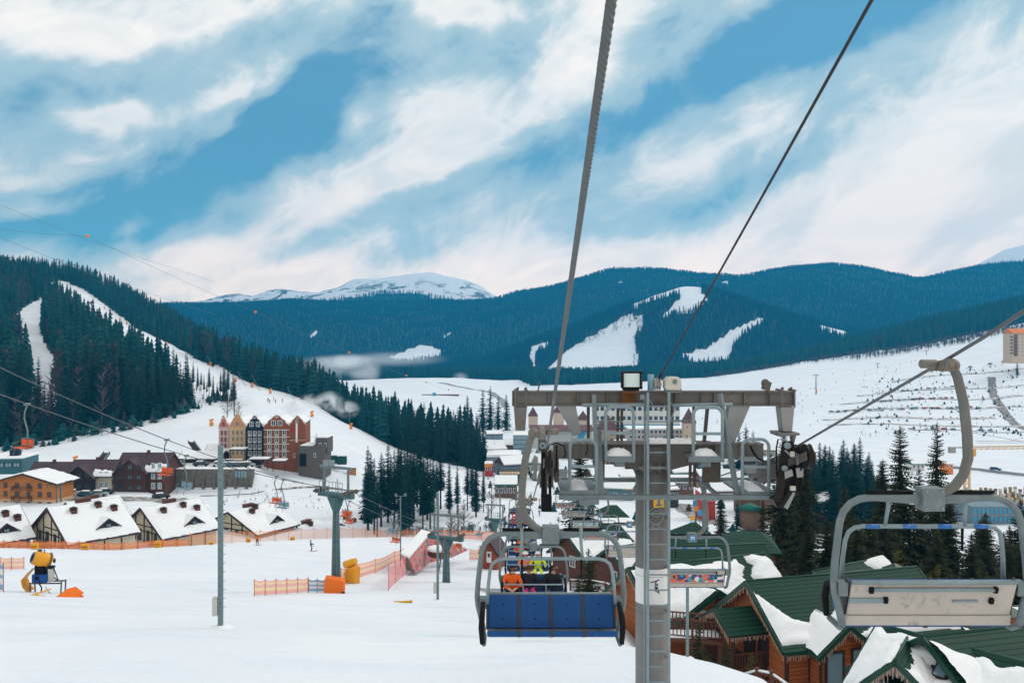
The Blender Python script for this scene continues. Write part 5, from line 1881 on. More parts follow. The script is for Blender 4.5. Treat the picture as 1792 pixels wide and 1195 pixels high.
def chimney(parent, x, y, z, w, h, mat, cap, snow=False, name='chimney'):
 mb = MB()
 mb.box((0, 0, h / 2), (w, w, h))
 o = mb.build(name, mat, parent, .01)
 o.location = (x, y, z)
 mb = MB()
 q = w * .68
 mb.add([(-q, -q, h), (q, -q, h), (q, q, h), (-q, q, h), (0, 0, h + w * .42)], [(3, 2, 1, 0), (0, 1, 4), (1, 2, 4), (2, 3, 4), (3, 0, 4)])
 mb.box((0, 0, h - .03), (w * 1.36, w * 1.36, .06))
 mb.build('cap', cap, o)
 return o
def railing(parent, pts, h=.95, name='railing', mat=None, step=.16, post=1.6, snow=False):
 mb = MB()
 for a, b in zip(pts[:-1], pts[1:]):
  a, b = Vector(a), Vector(b)
  ln = (b - a).length
  mb.bar(a + Vector((0, 0, h)), b + Vector((0, 0, h)), .09, .07)
  mb.bar(a + Vector((0, 0, .12)), b + Vector((0, 0, .12)), .06, .06)
  n = int(ln / step)
  for k in range(1, n):
   p = a.lerp(b, k / n)
   mb.bar(p + Vector((0, 0, .1)), p + Vector((0, 0, h)), .06, .03)
  n = max(1, int(ln / post))
  for k in range(n + 1):
   p = a.lerp(b, k / n)
   mb.bar(p - Vector((0, 0, .4)), p + Vector((0, 0, h + .08)), .11, .11)
 return mb.build(name, mat or REDWOOD, parent)
# ------------------------------------------------------------------ green roofed log chalets on the right
GRP = 'green roofed log chalets'
AR = math.atan2(.266, .964)
def noisy(top, amp, k=0, bot=1.02, holes=()):
 def fn(u, v, w):
  q = min(v - (top + amp * w(u, k)), bot + .05 * w(u * 1.3, 3) - v)
  q = min(q, u * 3 + .02, (1 - u) * 3 + .02)
  for (hu, hv, ru, rv) in holes:
   d = math.hypot((u - hu) / ru, (v - hv) / rv) - 1 + .25 * w(u + v, 2)
   q = min(q, d * rv)
  return q
 return fn
# A: the big one beside the tower
A = chalet('log_chalet', 'big log chalet with steep green roof, gabled porch and balcony, right of the tower column', 'house', (13.5, 48.0, -13.5), AR, 10.5, 3.3, 2.35, 4.6, LOGS, TILE_G, GREEN_TRIM, GRP)
snow_on(A, -.4, 10.8, -1, 3.3, 4.6, 2.35, lambda u, v, w: min(max(v - (.60 + .10 * w(u, 0)) if u > .12 else v - (.16 + u * 3.2 + .03 * w(u, 1)), -1), .93 + .02 * w(u, 2) - v, (.62 + .04 * w(v, 3) - u) * 2 if v < .58 else 9, u * 4 + .01, (math.hypot((u - .36) / .17, (v - .80) / .08) - 1 + .2 * w(u + v, 5)) * .1), .24, 3, 60, 34, eo=.45)
icicles(A, [(-.5, -3.7, 4.28), (-.5, 0, 6.85), (-.5, 3.7, 4.28)], 1)
icicles(A, [(-.4, -3.82, 4.2), (1.1, -3.82, 4.2)], 2, (.1, .3))
mb = MB()
for y in (-3.3, 3.3):
 mb.box((-.02, y, .8), (.16, .16, 7.6))
mb.box((-.03, 0, 2.2), (.06, 6.5, .14))
mb.build('corner_post', DARKWOOD, A)
window(A, (-.04, -1.15, 3.6), -math.pi / 2, .95, 1.5, DARKWOOD, PANE, 2, 0)
window(A, (-.04, -1.3, .7), -math.pi / 2, .9, 1.2, DARKWOOD, PANE, 1, 0)
# cross gable towards the camera
mb = MB()
mb.prism([(-1.45, -3), (1.45, -3), (1.45, 4.5), (0, 5.65), (-1.45, 4.5)], (2.75, -4.35, 0), (1, 0, 0), (0, 0, 1), (0, 1, 0), 3.2)
wing = mb.build('wing', LOGS, A)
mb = MB()
for s in (-1, 1):
 a, b = (2.75, -4.75, 5.72), (2.75, -1.2, 5.72)
 c, d = (2.75 + s * 1.9, -1.2, 4.22), (2.75 + s * 1.9, -4.75, 4.22)
 mb.slab(*((a, b, c, d) if s < 0 else (b, a, d, c)), .1)
mb.build('wing_roof', TILE_G, wing)
mb = MB()
for s in (-1, 1):
 mb.bar((2.75, -4.78, 5.72), (2.75 + s * 1.9, -4.78, 4.2), .06, .26)
mb.build('wing_trim', GREEN_TRIM, wing)
rs_ = np.random.default_rng(2)
mb = MB()
vs, fs = [], []
for j in range(15):
 for i in range(13):
  u, v = i / 12, j / 14
  hz = .20 * min(1, 4 * min(u, 1 - u + .3, v + .1, 1 - v + .2)) * rs_.uniform(.85, 1.1) - .03
  vs.append((2.75 - 1.85 * u, -4.6 + 3.3 * v, 5.84 - 1.47 * u + hz))
for j in range(14):
 for i in range(12):
  k = j * 13 + i
  fs.append((k, k + 13, k + 14, k + 1))
mb.add(vs, fs, True)
mb.build('roof_snow', SNOW, A)
icicles(A, [(.86, -4.8, 4.15), (2.75, -4.8, 5.6), (4.6, -4.8, 4.15)], 4, (.1, .35))
window(A, (2.1, -4.37, 3.5), 0, 1.15, 1.9, DARKWOOD, PANE_L, 0, 0)
window(A, (3.5, -4.37, 3.9), 0, .8, 1.2, DARKWOOD, PANE_L, 0, 0)
window(A, (2.1, -4.37, .3), 0, 1.1, 2.2, DARKWOOD, PANE_L, 0, 0)
window(A, (3.5, -4.37, .5), 0, .8, 1.8, DARKWOOD, PANE_L, 0, 0)
mb = MB()
mb.box((1.35, -3.36, 1.8), (.14, .14, 5.4)); mb.box((2.8, -4.42, 2.1), (2.8, .08, .12)); mb.box((1.25, -4.4, 1.2), (.12, .12, 6.5)); mb.box((4.22, -4.4, 1.2), (.12, .12, 6.5))
mb.build('corner_post', DARKWOOD, A)
# porch with balcony in front of the gable
mb = MB()
px0, pr = -2.0, 5.55
for s in (-1, 1):
 a, b = (px0 - .3, .2, pr), (.0, .2, pr)
 c, d = (.0, .2 + s * 1.75, pr - .95), (px0 - .3, .2 + s * 1.75, pr - .95)
 mb.slab(*((a, b, c, d) if s > 0 else (b, a, d, c)), .08)
po = mb.build('porch_roof', TILE_G, A)
mb = MB()
for s in (-1, 1):
 mb.bar((px0 - .33, .2, pr + .02), (px0 - .33, .2 + s * 1.75, pr - .95), .06, .2)
mb.build('porch_trim', GREEN_TRIM, po)
mb = MB()
for y in (-1.35, 1.75):
 mb.box((px0, y, 1.2), (.16, .16, 7.0))
mb.box((-.1, -1.35, 1.8), (.16, .16, 5.6))
mb.box((px0 / 2 - .05, .2, 2.55), (-px0 + .3, 3.3, .2))
mb.bar((px0, -1.35, 4.6), (px0, 1.75, 4.6), .14, .16)
mb.bar((px0, -1.35, 4.6), (0, -1.35, 4.6), .14, .16)
mb.build('porch_frame', DARKWOOD, A)
mb = MB()
mb.box((px0 / 2 - .1, .2, -.2), (-px0 - .2, 3.0, 5.2))
mb.build('porch_base', LOGS, A)
railing(A, [(0, -1.4, 2.65), (px0, -1.4, 2.65), (px0, 1.8, 2.65)], .95, 'balcony_railing', REDWOOD)
icicles(A, [(px0 - .38, -1.5, pr - 1.0), (px0 - .38, .2, pr - .1), (px0 - .38, 1.9, pr - 1.0)], 6)
icicles(A, [(px0 - .3, -1.58, pr - .98), (0, -1.58, pr - .98)], 7, (.1, .3))
window(A, (px0 + .08, 1.2, .3), -math.pi / 2, .8, 1.3, DARKWOOD, PANE_L, 0, 0)
mb = MB()
mb.box((-.05, .3, 3.6), (.05, 1.1, 1.9))
mb.build('door', DARKWOOD, A)
# footbridge
fb = thing('footbridge', 'snowy wooden footbridge with red brown railings leading to the chalet balcony', 'footbridge', (0, 0, 0))
a, b = Vector((8.3, 47.5, -16.3)), Vector((11.6, 47.1, -16.45))
for off in (0, 1.3):
 railing(fb, [a + Vector((0, off, 0)), b + Vector((0, off, 0))], 1.0, 'railing', REDWOOD, .2)
mb = MB()
mb.bar(a + Vector((0, .65, -.12)), b + Vector((0, .65, -.12)), 1.5, .2)
for t_ in (.1, .5, .95):
 p = a.lerp(b, t_)
 for o_ in (0, 1.3):
  mb.bar(p + Vector((0, o_, -.1)), p + Vector((0, o_, -4)), .2, .2)
mb.build('deck', REDWOOD, fb)
mb = MB(); mb.box((a + b) / 2 + Vector((0, .65, .03)), (3.2, 1.2, .12)); mb.build('deck_snow', SNOW, fb, .04)
# B: big chalet in the corner, ridge running towards the camera, with its porch gable
BA = math.atan2(-.77, .64)
Bh = chalet('log_chalet', 'chalet under thick snow with two skylights and a gabled porch in front', 'house', (16.9, 38.6, -12.95), BA, 8, 2.7, 1.75, 5.0, LOGS, TILE_G, GREEN_TRIM, GRP, eo=.5)
snow_on(Bh, -.4, 8.4, -1, 2.7, 5.0, 1.75, lambda u, v, w: min(v - (.10 + .14 * w(u, 0)), .98 + .07 * w(u, 2) - v, u * 3 + .02, (math.hypot((u - .62) / .09, (v - .8) / .09) - 1 + .2 * w(u + v, 3)) * .12, (math.hypot((u - .2) / .05, (v - .7) / .06) - 1) * .12, (math.hypot((u - .38) / .06, (v - .42) / .10) - 1) * .12, (math.hypot((u - .47) / .05, (v - .33) / .08) - 1) * .12), .34, 7, 60, 30, eo=.5)
snow_on(Bh, -.4, 8.4, 1, 2.7, 5.0, 1.75, noisy(.42, .12, 1), .26, 8, 50, 24, eo=.5)
for (x, v) in ((3.0, .42), (3.75, .34)):
 mb = MB()
 y = -v * 3.2
 mb.box((0, 0, 0), (.62, .9, .14)); o = mb.build('skylight', DARKWOOD, Bh, .01)
 o.location = (x, y, 5 + 1.75 - v * 3.2 * .648 + .25); o.rotation_euler = (math.radians(33), 0, 0)
 mb = MB(); mb.box((0, 0, .075), (.46, .74, .02)); mb.build('pane', PANE_L, o)
window(Bh, (1.2, -2.72, 3.2), 0, 1.0, 1.6, DARKWOOD, PANE_L, 0)
window(Bh, (2.6, -2.72, .8), 0, 1.0, 1.9, DARKWOOD, PANE_L, 0)
mb = MB(); mb.box((1.6, -2.85, 2.0), (.8, .3, .55)); ac = mb.build('air_conditioner', CREAM, Bh, .02)
mb = MB(); mb.cyl((1.6, -3.005, 2.0), (1.6, -3.02, 2.0), .2, .2, 16); mb.build('fan_grille', CONC, ac)
PA = math.atan2(.84, .54)
pg = chalet('porch_gable', 'open gabled porch with green verge boards and hanging icicle lights, before the skylights', 'porch', (15.7, 35.0, -13.05), PA, 3.2, 1.3, 1.2, 3.0, DARKWOOD, TILE_G, GREEN_TRIM, ov=.35, eo=.35, body=False)
mb = MB()
for y in (-1.1, 1.1):
 mb.box((.1, y, .8), (.15, .15, 4.4))
mb.bar((.1, -1.2, 3.0), (.1, 1.2, 3.0), .14, .16)
mb.build('post', REDWOOD, pg)
mb = MB(); mb.bar((-.1, -1.35, 2.9), (.0, 2.6, 1.9), .12, .12); mb.build('hand_rail', CONC, pg)
mb = MB(); mb.box((3.0, 0, .5), (.1, 2.1, 5)); mb.build('back_wall', LOGS_D, pg)
snow_on(pg, -.3, 3.4, 1, 1.3, 3.0, 1.2, noisy(.05, .05), .2, 12, 30, 16, eo=.35)
snow_on(pg, -.3, 3.4, -1, 1.3, 3.0, 1.2, noisy(.25, .1), .2, 13, 30, 16, eo=.35)
icicles(pg, [(-.42, -1.65, 2.6), (-.42, 0, 4.12), (-.42, 1.65, 2.6)], 9, (.12, .45))
# B2: green slope at the right edge
B2 = chalet('log_chalet', 'wide green roof with curling snow edge, nearest of the green roofs', 'house', (17.7, 36.1, -12.5), AR, 9.5, 4.6, 2.9, 4.6, LOGS, TILE_G, GREEN_TRIM, GRP)
snow_on(B2, -.4, 9.8, -1, 4.6, 4.6, 2.9, lambda u, v, w: min(v - (.12 + u * .62 + .09 * w(u, 0)), 1.02 - v, (math.hypot((u - .42) / .10, (v - .62) / .06) - 1) * .12, (math.hypot((u - .3) / .07, (v - .5) / .05) - 1) * .12), .3, 21, 70, 40, eo=.45)
chimney(B2, 8.4, -2.2, 5.6, .8, 1.7, LOGS_D, GREEN_TRIM)
# C: long roof behind the column
Ch = chalet('log_chalet', 'long green roofed chalet behind the tower column, snow on the lower half of its slope', 'house', (10.6, 65.0, -15.7), math.atan2(.12, .99), 8.5, 5.2, 3.4, 4.0, LOGS, TILE_G, GREEN_TRIM, GRP)
snow_on(Ch, -.4, 8.8, -1, 5.2, 4.0, 3.4, noisy(.52, .07, 0), .28, 31, 60, 30, eo=.45)
ck = chimney(Ch, 7.2, -2.6, 4.6, 1.05, 2.0, LOGS, GREEN_TRIM)
C0 = chalet('log_chalet', 'log chalet half hidden by the tower column, gable with icicle lights on its left', 'house', (7.7, 54.0, -14.35), math.atan2(.36, .93), 9.5, 3.2, 2.3, 4.2, LOGS, TILE_G, GREEN_TRIM, GRP)
snow_on(C0, -.4, 9.8, -1, 3.2, 4.2, 2.3, lambda u, v, w: min(v - (.05 + .06 * w(u, 0)), .90 + .03 * w(u, 2) - v, u * 3 + .02, abs(u - .80 + .04 * w(v, 1)) * 3 - .10), .3, 33, 60, 30, eo=.45)
snow_on(C0, -.4, 9.8, 1, 3.2, 4.2, 2.3, noisy(.2, .1, 1), .3, 34, 40, 22, eo=.45)
icicles(C0, [(-.5, -3.6, 3.85), (-.5, 0, 6.4), (-.5, 3.6, 3.85)], 14)
icicles(C0, [(-.4, -3.72, 3.85), (9.8, -3.72, 3.85)], 15, (.08, .25))
window(C0, (-.04, -1.1, 3.2), -math.pi / 2, .9, 1.4, DARKWOOD, PANE, 1)
window(C0, (-.04, -1.3, .6), -math.pi / 2, .9, 1.4, DARKWOOD, PANE, 1)
window(C0, (4.8, -3.22, 1.4), 0, .9, 1.4, DARKWOOD, PANE, 1)
mb = MB()
mb.box((3.2, -3.24, 1.5), (.16, .12, 5)); mb.box((6.6, -3.24, 1.5), (.16, .12, 5)); mb.box((-.02, -3.2, 1.5), (.2, .2, 5))
mb.build('corner_post', DARKWOOD, C0)
# small cross roof beside the porch
C1 = chalet('log_chalet', 'low snow laden roof between the column and the porch gable', 'house', (12.4, 52.2, -15.2), math.atan2(.9, -.2), 4.5, 1.9, 1.3, 3.2, LOGS, TILE_G, GREEN_TRIM, GRP)
snow_on(C1, -.35, 4.8, 1, 1.9, 3.2, 1.3, noisy(.02, .05, 0, .9), .3, 41, 30, 20, eo=.45)
snow_on(C1, -.35, 4.8, -1, 1.9, 3.2, 1.3, noisy(.02, .05, 2, .88), .3, 42, 30, 20, eo=.45)
icicles(C1, [(-.42, -2.3, 2.85), (-.42, 0, 4.5), (-.42, 2.3, 2.85)], 17)
def hip_house(name, label, px0, px1, yr, ye, yb, d, depth, wall, tile, group=None, rz=0.0, snow=0.0, trim=None, ridge=.35, cat='house', over=.5):
 """box with a hipped roof, spanning px0..px1 at the eaves; yr / ye / yb: ridge, eave and base rows"""
 x0, x1 = (px0 - CX) / F * d, (px1 - CX) / F * d
 z = [(CY - y) / F * d for y in (yr, ye, yb)]
 w = x1 - x0
 t = thing(name, label, cat, ((x0 + x1) / 2, d + depth / 2, z[2]), rz, group)
 H, R = z[1] - z[2], z[0] - z[1]
 mb = MB()
 mb.box((0, 0, H / 2 - 1.5), (w - 2 * over, depth - 2 * over, H + 3))
 mb.build('wall', wall, t)
 rl = max(0.01, (w - depth) / 2) if w > depth else .01
 rl = w * ridge / 2 if w > depth * .6 else .01
 mb = MB()
 vs = [(-w / 2, -depth / 2, H), (w / 2, -depth / 2, H), (w / 2, depth / 2, H), (-w / 2, depth / 2, H), (-rl, 0, H + R), (rl, 0, H + R)]
 vs += [(x, y, z_ - .15) for x, y, z_ in vs[:4]]
 mb.add(vs, [(0, 1, 5, 4), (1, 2, 5), (2, 3, 4, 5), (3, 0, 4), (6, 7, 1, 0), (7, 8, 2, 1), (8, 9, 3, 2), (9, 6, 0, 3), (9, 8, 7, 6)])
 mb.build('roof', tile, t)
 if snow:
  def lump(a, b, c, e):
   mb = MB()
   n, m = 18, 9
   vs, fs = [], []
   r = random.Random(px0)
   for j in range(m + 1):
    for i in range(n + 1):
     u, v = i / n, 1 - snow + snow * j / m
     p = Vector(a).lerp(Vector(b), u); q = Vector(c).lerp(Vector(e), u)
     k = q.lerp(p, v)
     edge = min(1, 5 * min(u + .02, 1 - u + .02, j / m + .02, 1 - j / m + .1))
     vs.append(k + Vector((0, -.02, .06 + .22 * edge * r.uniform(.7, 1.1) - (0 if 0 < j else .08))))
   for j in range(m):
    for i in range(n):
     k = j * (n + 1) + i
     fs.append((k, k + n + 1, k + n + 2, k + 1))
   mb.add(vs, fs, True)
   mb.build('roof_snow', SNOW, t)
  lump((-w / 2, -depth / 2, H), (w / 2, -depth / 2, H), (-rl, 0, H + R), (rl, 0, H + R))
  lump((-w / 2, depth / 2, H), (-w / 2, -depth / 2, H), (-rl, 0, H + R), (-rl, 0, H + R))
 return t
hip_house('log_annex', 'orange log annex with plain green hip roof and white plinth', 1288, 1379, 945, 967, 1000, 71, 7, LOGS, TILE_G, GRP, -.15, ridge=.35)
mb = MB()
hh = hip_house('log_chalet', 'chalet with steep pyramid shaped green roof behind the long roof', 1178, 1282, 930, 972, 1000, 78, 8, LOGS, TILE_G, GRP, .2, ridge=.1)
hd_ = chalet('log_chalet', 'chalet behind the beige chair frame with pointed green roof and brick red chimney', 'house', (20.6, 58.0, -15.6), math.atan2(.50, .86), 6.5, 2.7, 1.9, 3.2, LOGS, TILE_G, GREEN_TRIM, GRP)
snow_on(hd_, -.4, 6.8, -1, 2.7, 3.2, 1.9, lambda u, v, w: min(u - .72 - .1 * w(v, 0), 1 - v), .25, 51, 40, 20, eo=.4)
chimney(hd_, 5.2, -2.2, 3.0, .85, 2.2, BRICKR, GREEN_TRIM)
hip_house('garden_hut', 'small orange hut with green hip roof beside the brick red chimney', 1541, 1563, 1003, 1013, 1030, 60, 2.5, LOGS, TILE_G, GRP, .2, ridge=.2, cat='hut')
E = chalet('log_chalet', 'red brown chalet with white framed window and snowy roof behind the beige chair seat', 'house', (24.0, 49.0, -15.75), AR, 11, 2.9, 1.9, 4.0, LOGS_D, TILE_G, GREEN_TRIM, GRP)
snow_on(E, -.4, 11.3, -1, 2.9, 4.0, 1.9, noisy(.02, .04, 0, 1.0, [(.25, .3, .07, .12)]), .3, 55, 50, 24, eo=.45)
window(E, (-.04, -1.0, 3.9), -math.pi / 2, .9, 1.3, WHITE, PANE_L, 1)
chimney(E, 4.2, -1.4, 4.6, .9, 1.6, BRICKR, GREEN_TRIM)
# chalets seen between the chairs
F3 = chalet('log_chalet', 'dark timber chalet with snow patch on its roof behind the chair riders', 'house', at(996, 936, 92), math.atan2(.62, .78), 9, 2.7, 2.1, 2.2, LOGS_D, TILE_G, GREEN_TRIM, GRP)
snow_on(F3, -.4, 9.3, -1, 2.7, 2.2, 2.1, noisy(.1, .1, 0), .3, 61, 40, 22, eo=.45)
snow_on(F3, -.4, 9.3, 1, 2.7, 2.2, 2.1, lambda u, v, w: min(u - .15, .62 - u, v - .25, .85 - v), .3, 62, 40, 22, eo=.45)
window(F3, (-.04, -.6, 1.6), -math.pi / 2, .9, 1.2, CREAM, PANE, 1)
F4 = chalet('log_chalet', 'brown gabled chalet with white snow roof left of the tower column', 'house', at(1070, 960, 84), math.atan2(.5, .86), 9, 2.9, 1.9, 2.0, LOGS_D, TILE_G, GREEN_TRIM, GRP)
snow_on(F4, -.4, 9.3, -1, 2.9, 2.0, 1.9, noisy(.02, .03, 0), .34, 63, 40, 22, eo=.45)
snow_on(F4, -.4, 9.3, 1, 2.9, 2.0, 1.9, noisy(.02, .03, 2), .34, 64, 40, 22, eo=.45)
window(F4, (-.04, -.6, 1.3), -math.pi / 2, .9, 1.2, CREAM, PANE, 1)
hip_house('log_chalet', 'low green roof with snowy front edge under the small descending chairs', 1005, 1120, 930, 958, 975, 92, 9, LOGS_D, TILE_G, GRP, -.1, snow=.35, ridge=.5)
hip_house('log_chalet', 'farther green roof with snow draped over its left half', 1040, 1118, 895, 925, 945, 122, 10, LOGS_D, TILE_G, GRP, .1, snow=.45, ridge=.2)
def post_fence(label, pts, h=1.1, snow=True):
 t = thing('wooden_fence', label, 'fence', (0, 0, 0))
 P = [Vector((p.x, p.y, gz(p.x, p.y))) for p in pts]
 mb = MB()
 for a, b in zip(P[:-1], P[1:]):
  for z in (.45, h - .1):
   mb.bar(a + Vector((0, 0, z)), b + Vector((0, 0, z)), .06, .09)
  n = max(1, int((b - a).length / .28))
  for k in range(n):
   p = a.lerp(b, k / n)
   mb.bar(p, p + Vector((0, 0, h)), .05, .10)
 mb.build('rails', REDWOOD, t)
 for i, p in enumerate(P):
  mb = MB()
  mb.box((p.x, p.y, p.z + h / 2), (.16, .16, h + .3))
  mb.build('post', REDWOOD, t)
 if snow:
  mb = MB()
  for a, b in zip(P[:-1], P[1:]):
   mb.tube([a + Vector((0, 0, h + .02)), b + Vector((0, 0, h + .02))], .06, 6)
  mb.build('snow_line', SNOW, t)
post_fence('upper brown slat fence with snow behind the pink trousered rider', [G(p, d) for p, d in ((998, 80), (1030, 75), (1060, 71), (1090, 68), (1112, 66))])
post_fence('lower brown slat fence above the blue chair back', [G(p, d) for p, d in ((985, 66), (1015, 64), (1045, 62), (1075, 59), (1105, 56), (1125, 54))])
post_fence('short brown slat fence at the foot of the big log chalet', [G(p, d) for p, d in ((1297, 41), (1325, 40), (1350, 39.5), (1385, 39))])
# ------------------------------------------------------------------ half-timbered chalets below the piste
TIMBER = M('dark_timber', (.035, .020, .022), .7, 0, .2, 5)
TG = 'snow roofed half timbered chalets behind the orange fence'
def timber_chalet(px, py, d, ang, label, L=13, w=6.6, rise=4.1, H=2.7, dormer=True, seed=1, chim=((3, -2.2), (7.5, -1.7), (9.8, -2.9))):
 p = at(px, py, d)
 t = chalet('timber_chalet', label, 'house', p, ang, L, w, rise, H, CREAMW, TILE_B, TIMBER, TG, ov=.7, eo=.9, base=4)
 k = rise / w
 mb = MB()
 def bar(y0, z0, y1, z1, t_=.22):
  mb.bar((-.05, y0, z0), (-.05, y1, z1), .12, t_)
 for y in (-w + .1, -w * .48, -w * .08, w * .36, w * .72):
  bar(y, -3, y, H + rise - abs(y) * k - .1, .26)
 bar(-w * .7, H + .15, w * .72, H + .15, .18)
 bar(-w * .48, H + 1.2, w * .36, H + 1.2, .16)
 for x in (3, 6, 9, 12):
  mb.box((x, -w - .04, -.3), (.2, .1, 2.6))
 LOOSE.add('timber_frame'); mb.build('timber_frame', TIMBER, t)
 for (y, z, ww, hh) in ((-w * .66, 1.2, .9, 1.9), (-w * .28, 1.3, .9, 2.1), (w * .14, 1.3, 1.0, 2.2), (w * .55, 1.4, .9, 1.6)):
  window(t, (-.06, y, z), -math.pi / 2, ww, hh, TIMBER, PANE, 1)
 th = .34
 snow_on(t, -.55, L + .6, -1, w, H, rise, lambda u, v, wv: min(v + .02, 1.0 + .015 * wv(u, 0) - v, u * 2 + .012, (1 - u) + .03), th, seed, 44, 22, eo=.85)
 snow_on(t, -.45, L + .6, 1, w, H, rise, lambda u, v, wv: min(v + .02, .97 - v, u * 2 - .02 + .02 * wv(v, 1)), th, seed + 1, 36, 18, eo=.85)
 if dormer:
  xd = L * .62
  v0 = .74
  y0 = -v0 * (w + .9)
  z0 = H + rise - k * v0 * (w + .9)
  mb = MB()
  hw, hh, dep = 2.5, 1.75, 2.4
  mb.prism([(-hw, 0), (hw, 0), (0, hh)], (xd, y0 - .4, z0 - .15), (1, 0, 0), (0, 0, 1), (0, 1, 0), dep)
  dm = mb.build('dormer', TIMBER, t)
  mb = MB()
  for s in (-1, 1):
   a, b = Vector((xd, y0 - .65, z0 + hh - .02)), Vector((xd, y0 + dep + .6, z0 + hh - .02))
   c, e = Vector((xd + s * hw * 1.12, y0 + dep - 1.2, z0 - .3)), Vector((xd + s * hw * 1.12, y0 - .65, z0 - .3))
   mb.slab(*((a, b, c, e) if s < 0 else (b, a, e, c)), .1)
  mb.build('dormer_roof', TILE_B, dm)
  mb = MB()
  for s in (-1, 1):
   a, b = Vector((xd, y0 - .5, z0 + hh + .12)), Vector((xd, y0 + dep + .6, z0 + hh + .12))
   c, e = Vector((xd + s * hw, y0 + dep - 1.0, z0 - .02)), Vector((xd + s * hw, y0 - .4, z0 - .02))
   mb.slab(*((a, b, c, e) if s < 0 else (b, a, e, c)), .2)
  mb.build('roof_snow', SNOW, t, .06)
  window(t, (xd, y0 - .44, z0 + .62), 0, .95, .7, TIMBER, PANE_L, 1)
 for (x, y) in chim:
  z = H + rise - abs(y) * k - .3
  mb = MB()
  mb.box((0, 0, .55), (.95, .95, 1.5))
  o = mb.build('chimney', REDWOOD, t, .02)
  o.location = (x, y, z)
  mb = MB()
  mb.box((0, 0, 1.42), (1.15, 1.15, .07))
  for sx in (-1, 1):
   for sy in (-1, 1):
    mb.box((sx * .42, sy * .42, 1.52), (.07, .07, .22))
  mb.add([(-.6, -.6, 1.63), (.6, -.6, 1.63), (.6, .6, 1.63), (-.6, .6, 1.63), (0, 0, 1.85)], [(3, 2, 1, 0), (0, 1, 4), (1, 2, 4), (2, 3, 4), (3, 0, 4)])
  mb.build('cowl', DARKWOOD, o)
 mb = MB()
 mb.box((L * .5, .4, H + rise + .3), (2.4, 1.1, 1.0)); mb.box((L * .5, .4, H + rise + .85), (2.7, 1.4, .08))
 mb.build('ridge_stack', REDWOOD, t, .02)
 return t
CA = math.atan2(.77, .64)
timber_chalet(88, 889, 150, CA, 'half timbered chalet nearest the yellow snow gun, three chimneys on its white roof', seed=71, L=11.5, w=7.4, rise=4.7, H=1.9)
timber_chalet(250, 889, 166, CA + .04, 'half timbered chalet left of the lamp mast, with dark triangular dormer', seed=73, L=11.5, w=7.0, rise=4.5, H=1.9)
timber_chalet(402, 896, 183, CA + .16, 'half timbered chalet just right of the lamp mast, gable with three dark windows', seed=75, L=11, w=8.0, rise=3.6, H=2.2, chim=((4, -2.4), (6, -1.2)), dormer=True)
timber_chalet(597, 916, 196, CA + .55, 'low half timbered chalet right of the grey green lift tower, rounded snow roof', seed=77, L=10, w=5.8, rise=2.2, H=2.0, dormer=False, chim=((3.0, -2), (6, -3)))
timber_chalet(522, 922, 190, CA + .3, 'snowed in chalet with curled roof end left of the grey green lift tower', seed=79, L=7, w=3.2, rise=2.0, H=2.0, dormer=False, chim=((3, -1),))
timber_chalet(-78, 900, 146, CA, 'half timbered chalet cut by the left border, plum roof showing through the snow', seed=81, L=9.5, w=6.4, rise=4.2, H=1.9, chim=((4, -2.5), (7, -2.2), (8.5, -3.4)))
timber_chalet(120, 880, 178, CA, 'chalet behind the front row with a wide brown chimney block', seed=83, L=10, w=5, rise=3.0, dormer=False, chim=((2, -1.5), (5, -2.5)))
timber_chalet(300, 893, 200, CA + .05, 'chalet behind the second row with only its roof showing', seed=85, L=9, w=5, rise=3, dormer=False, chim=((2, -1), (4, -2)))
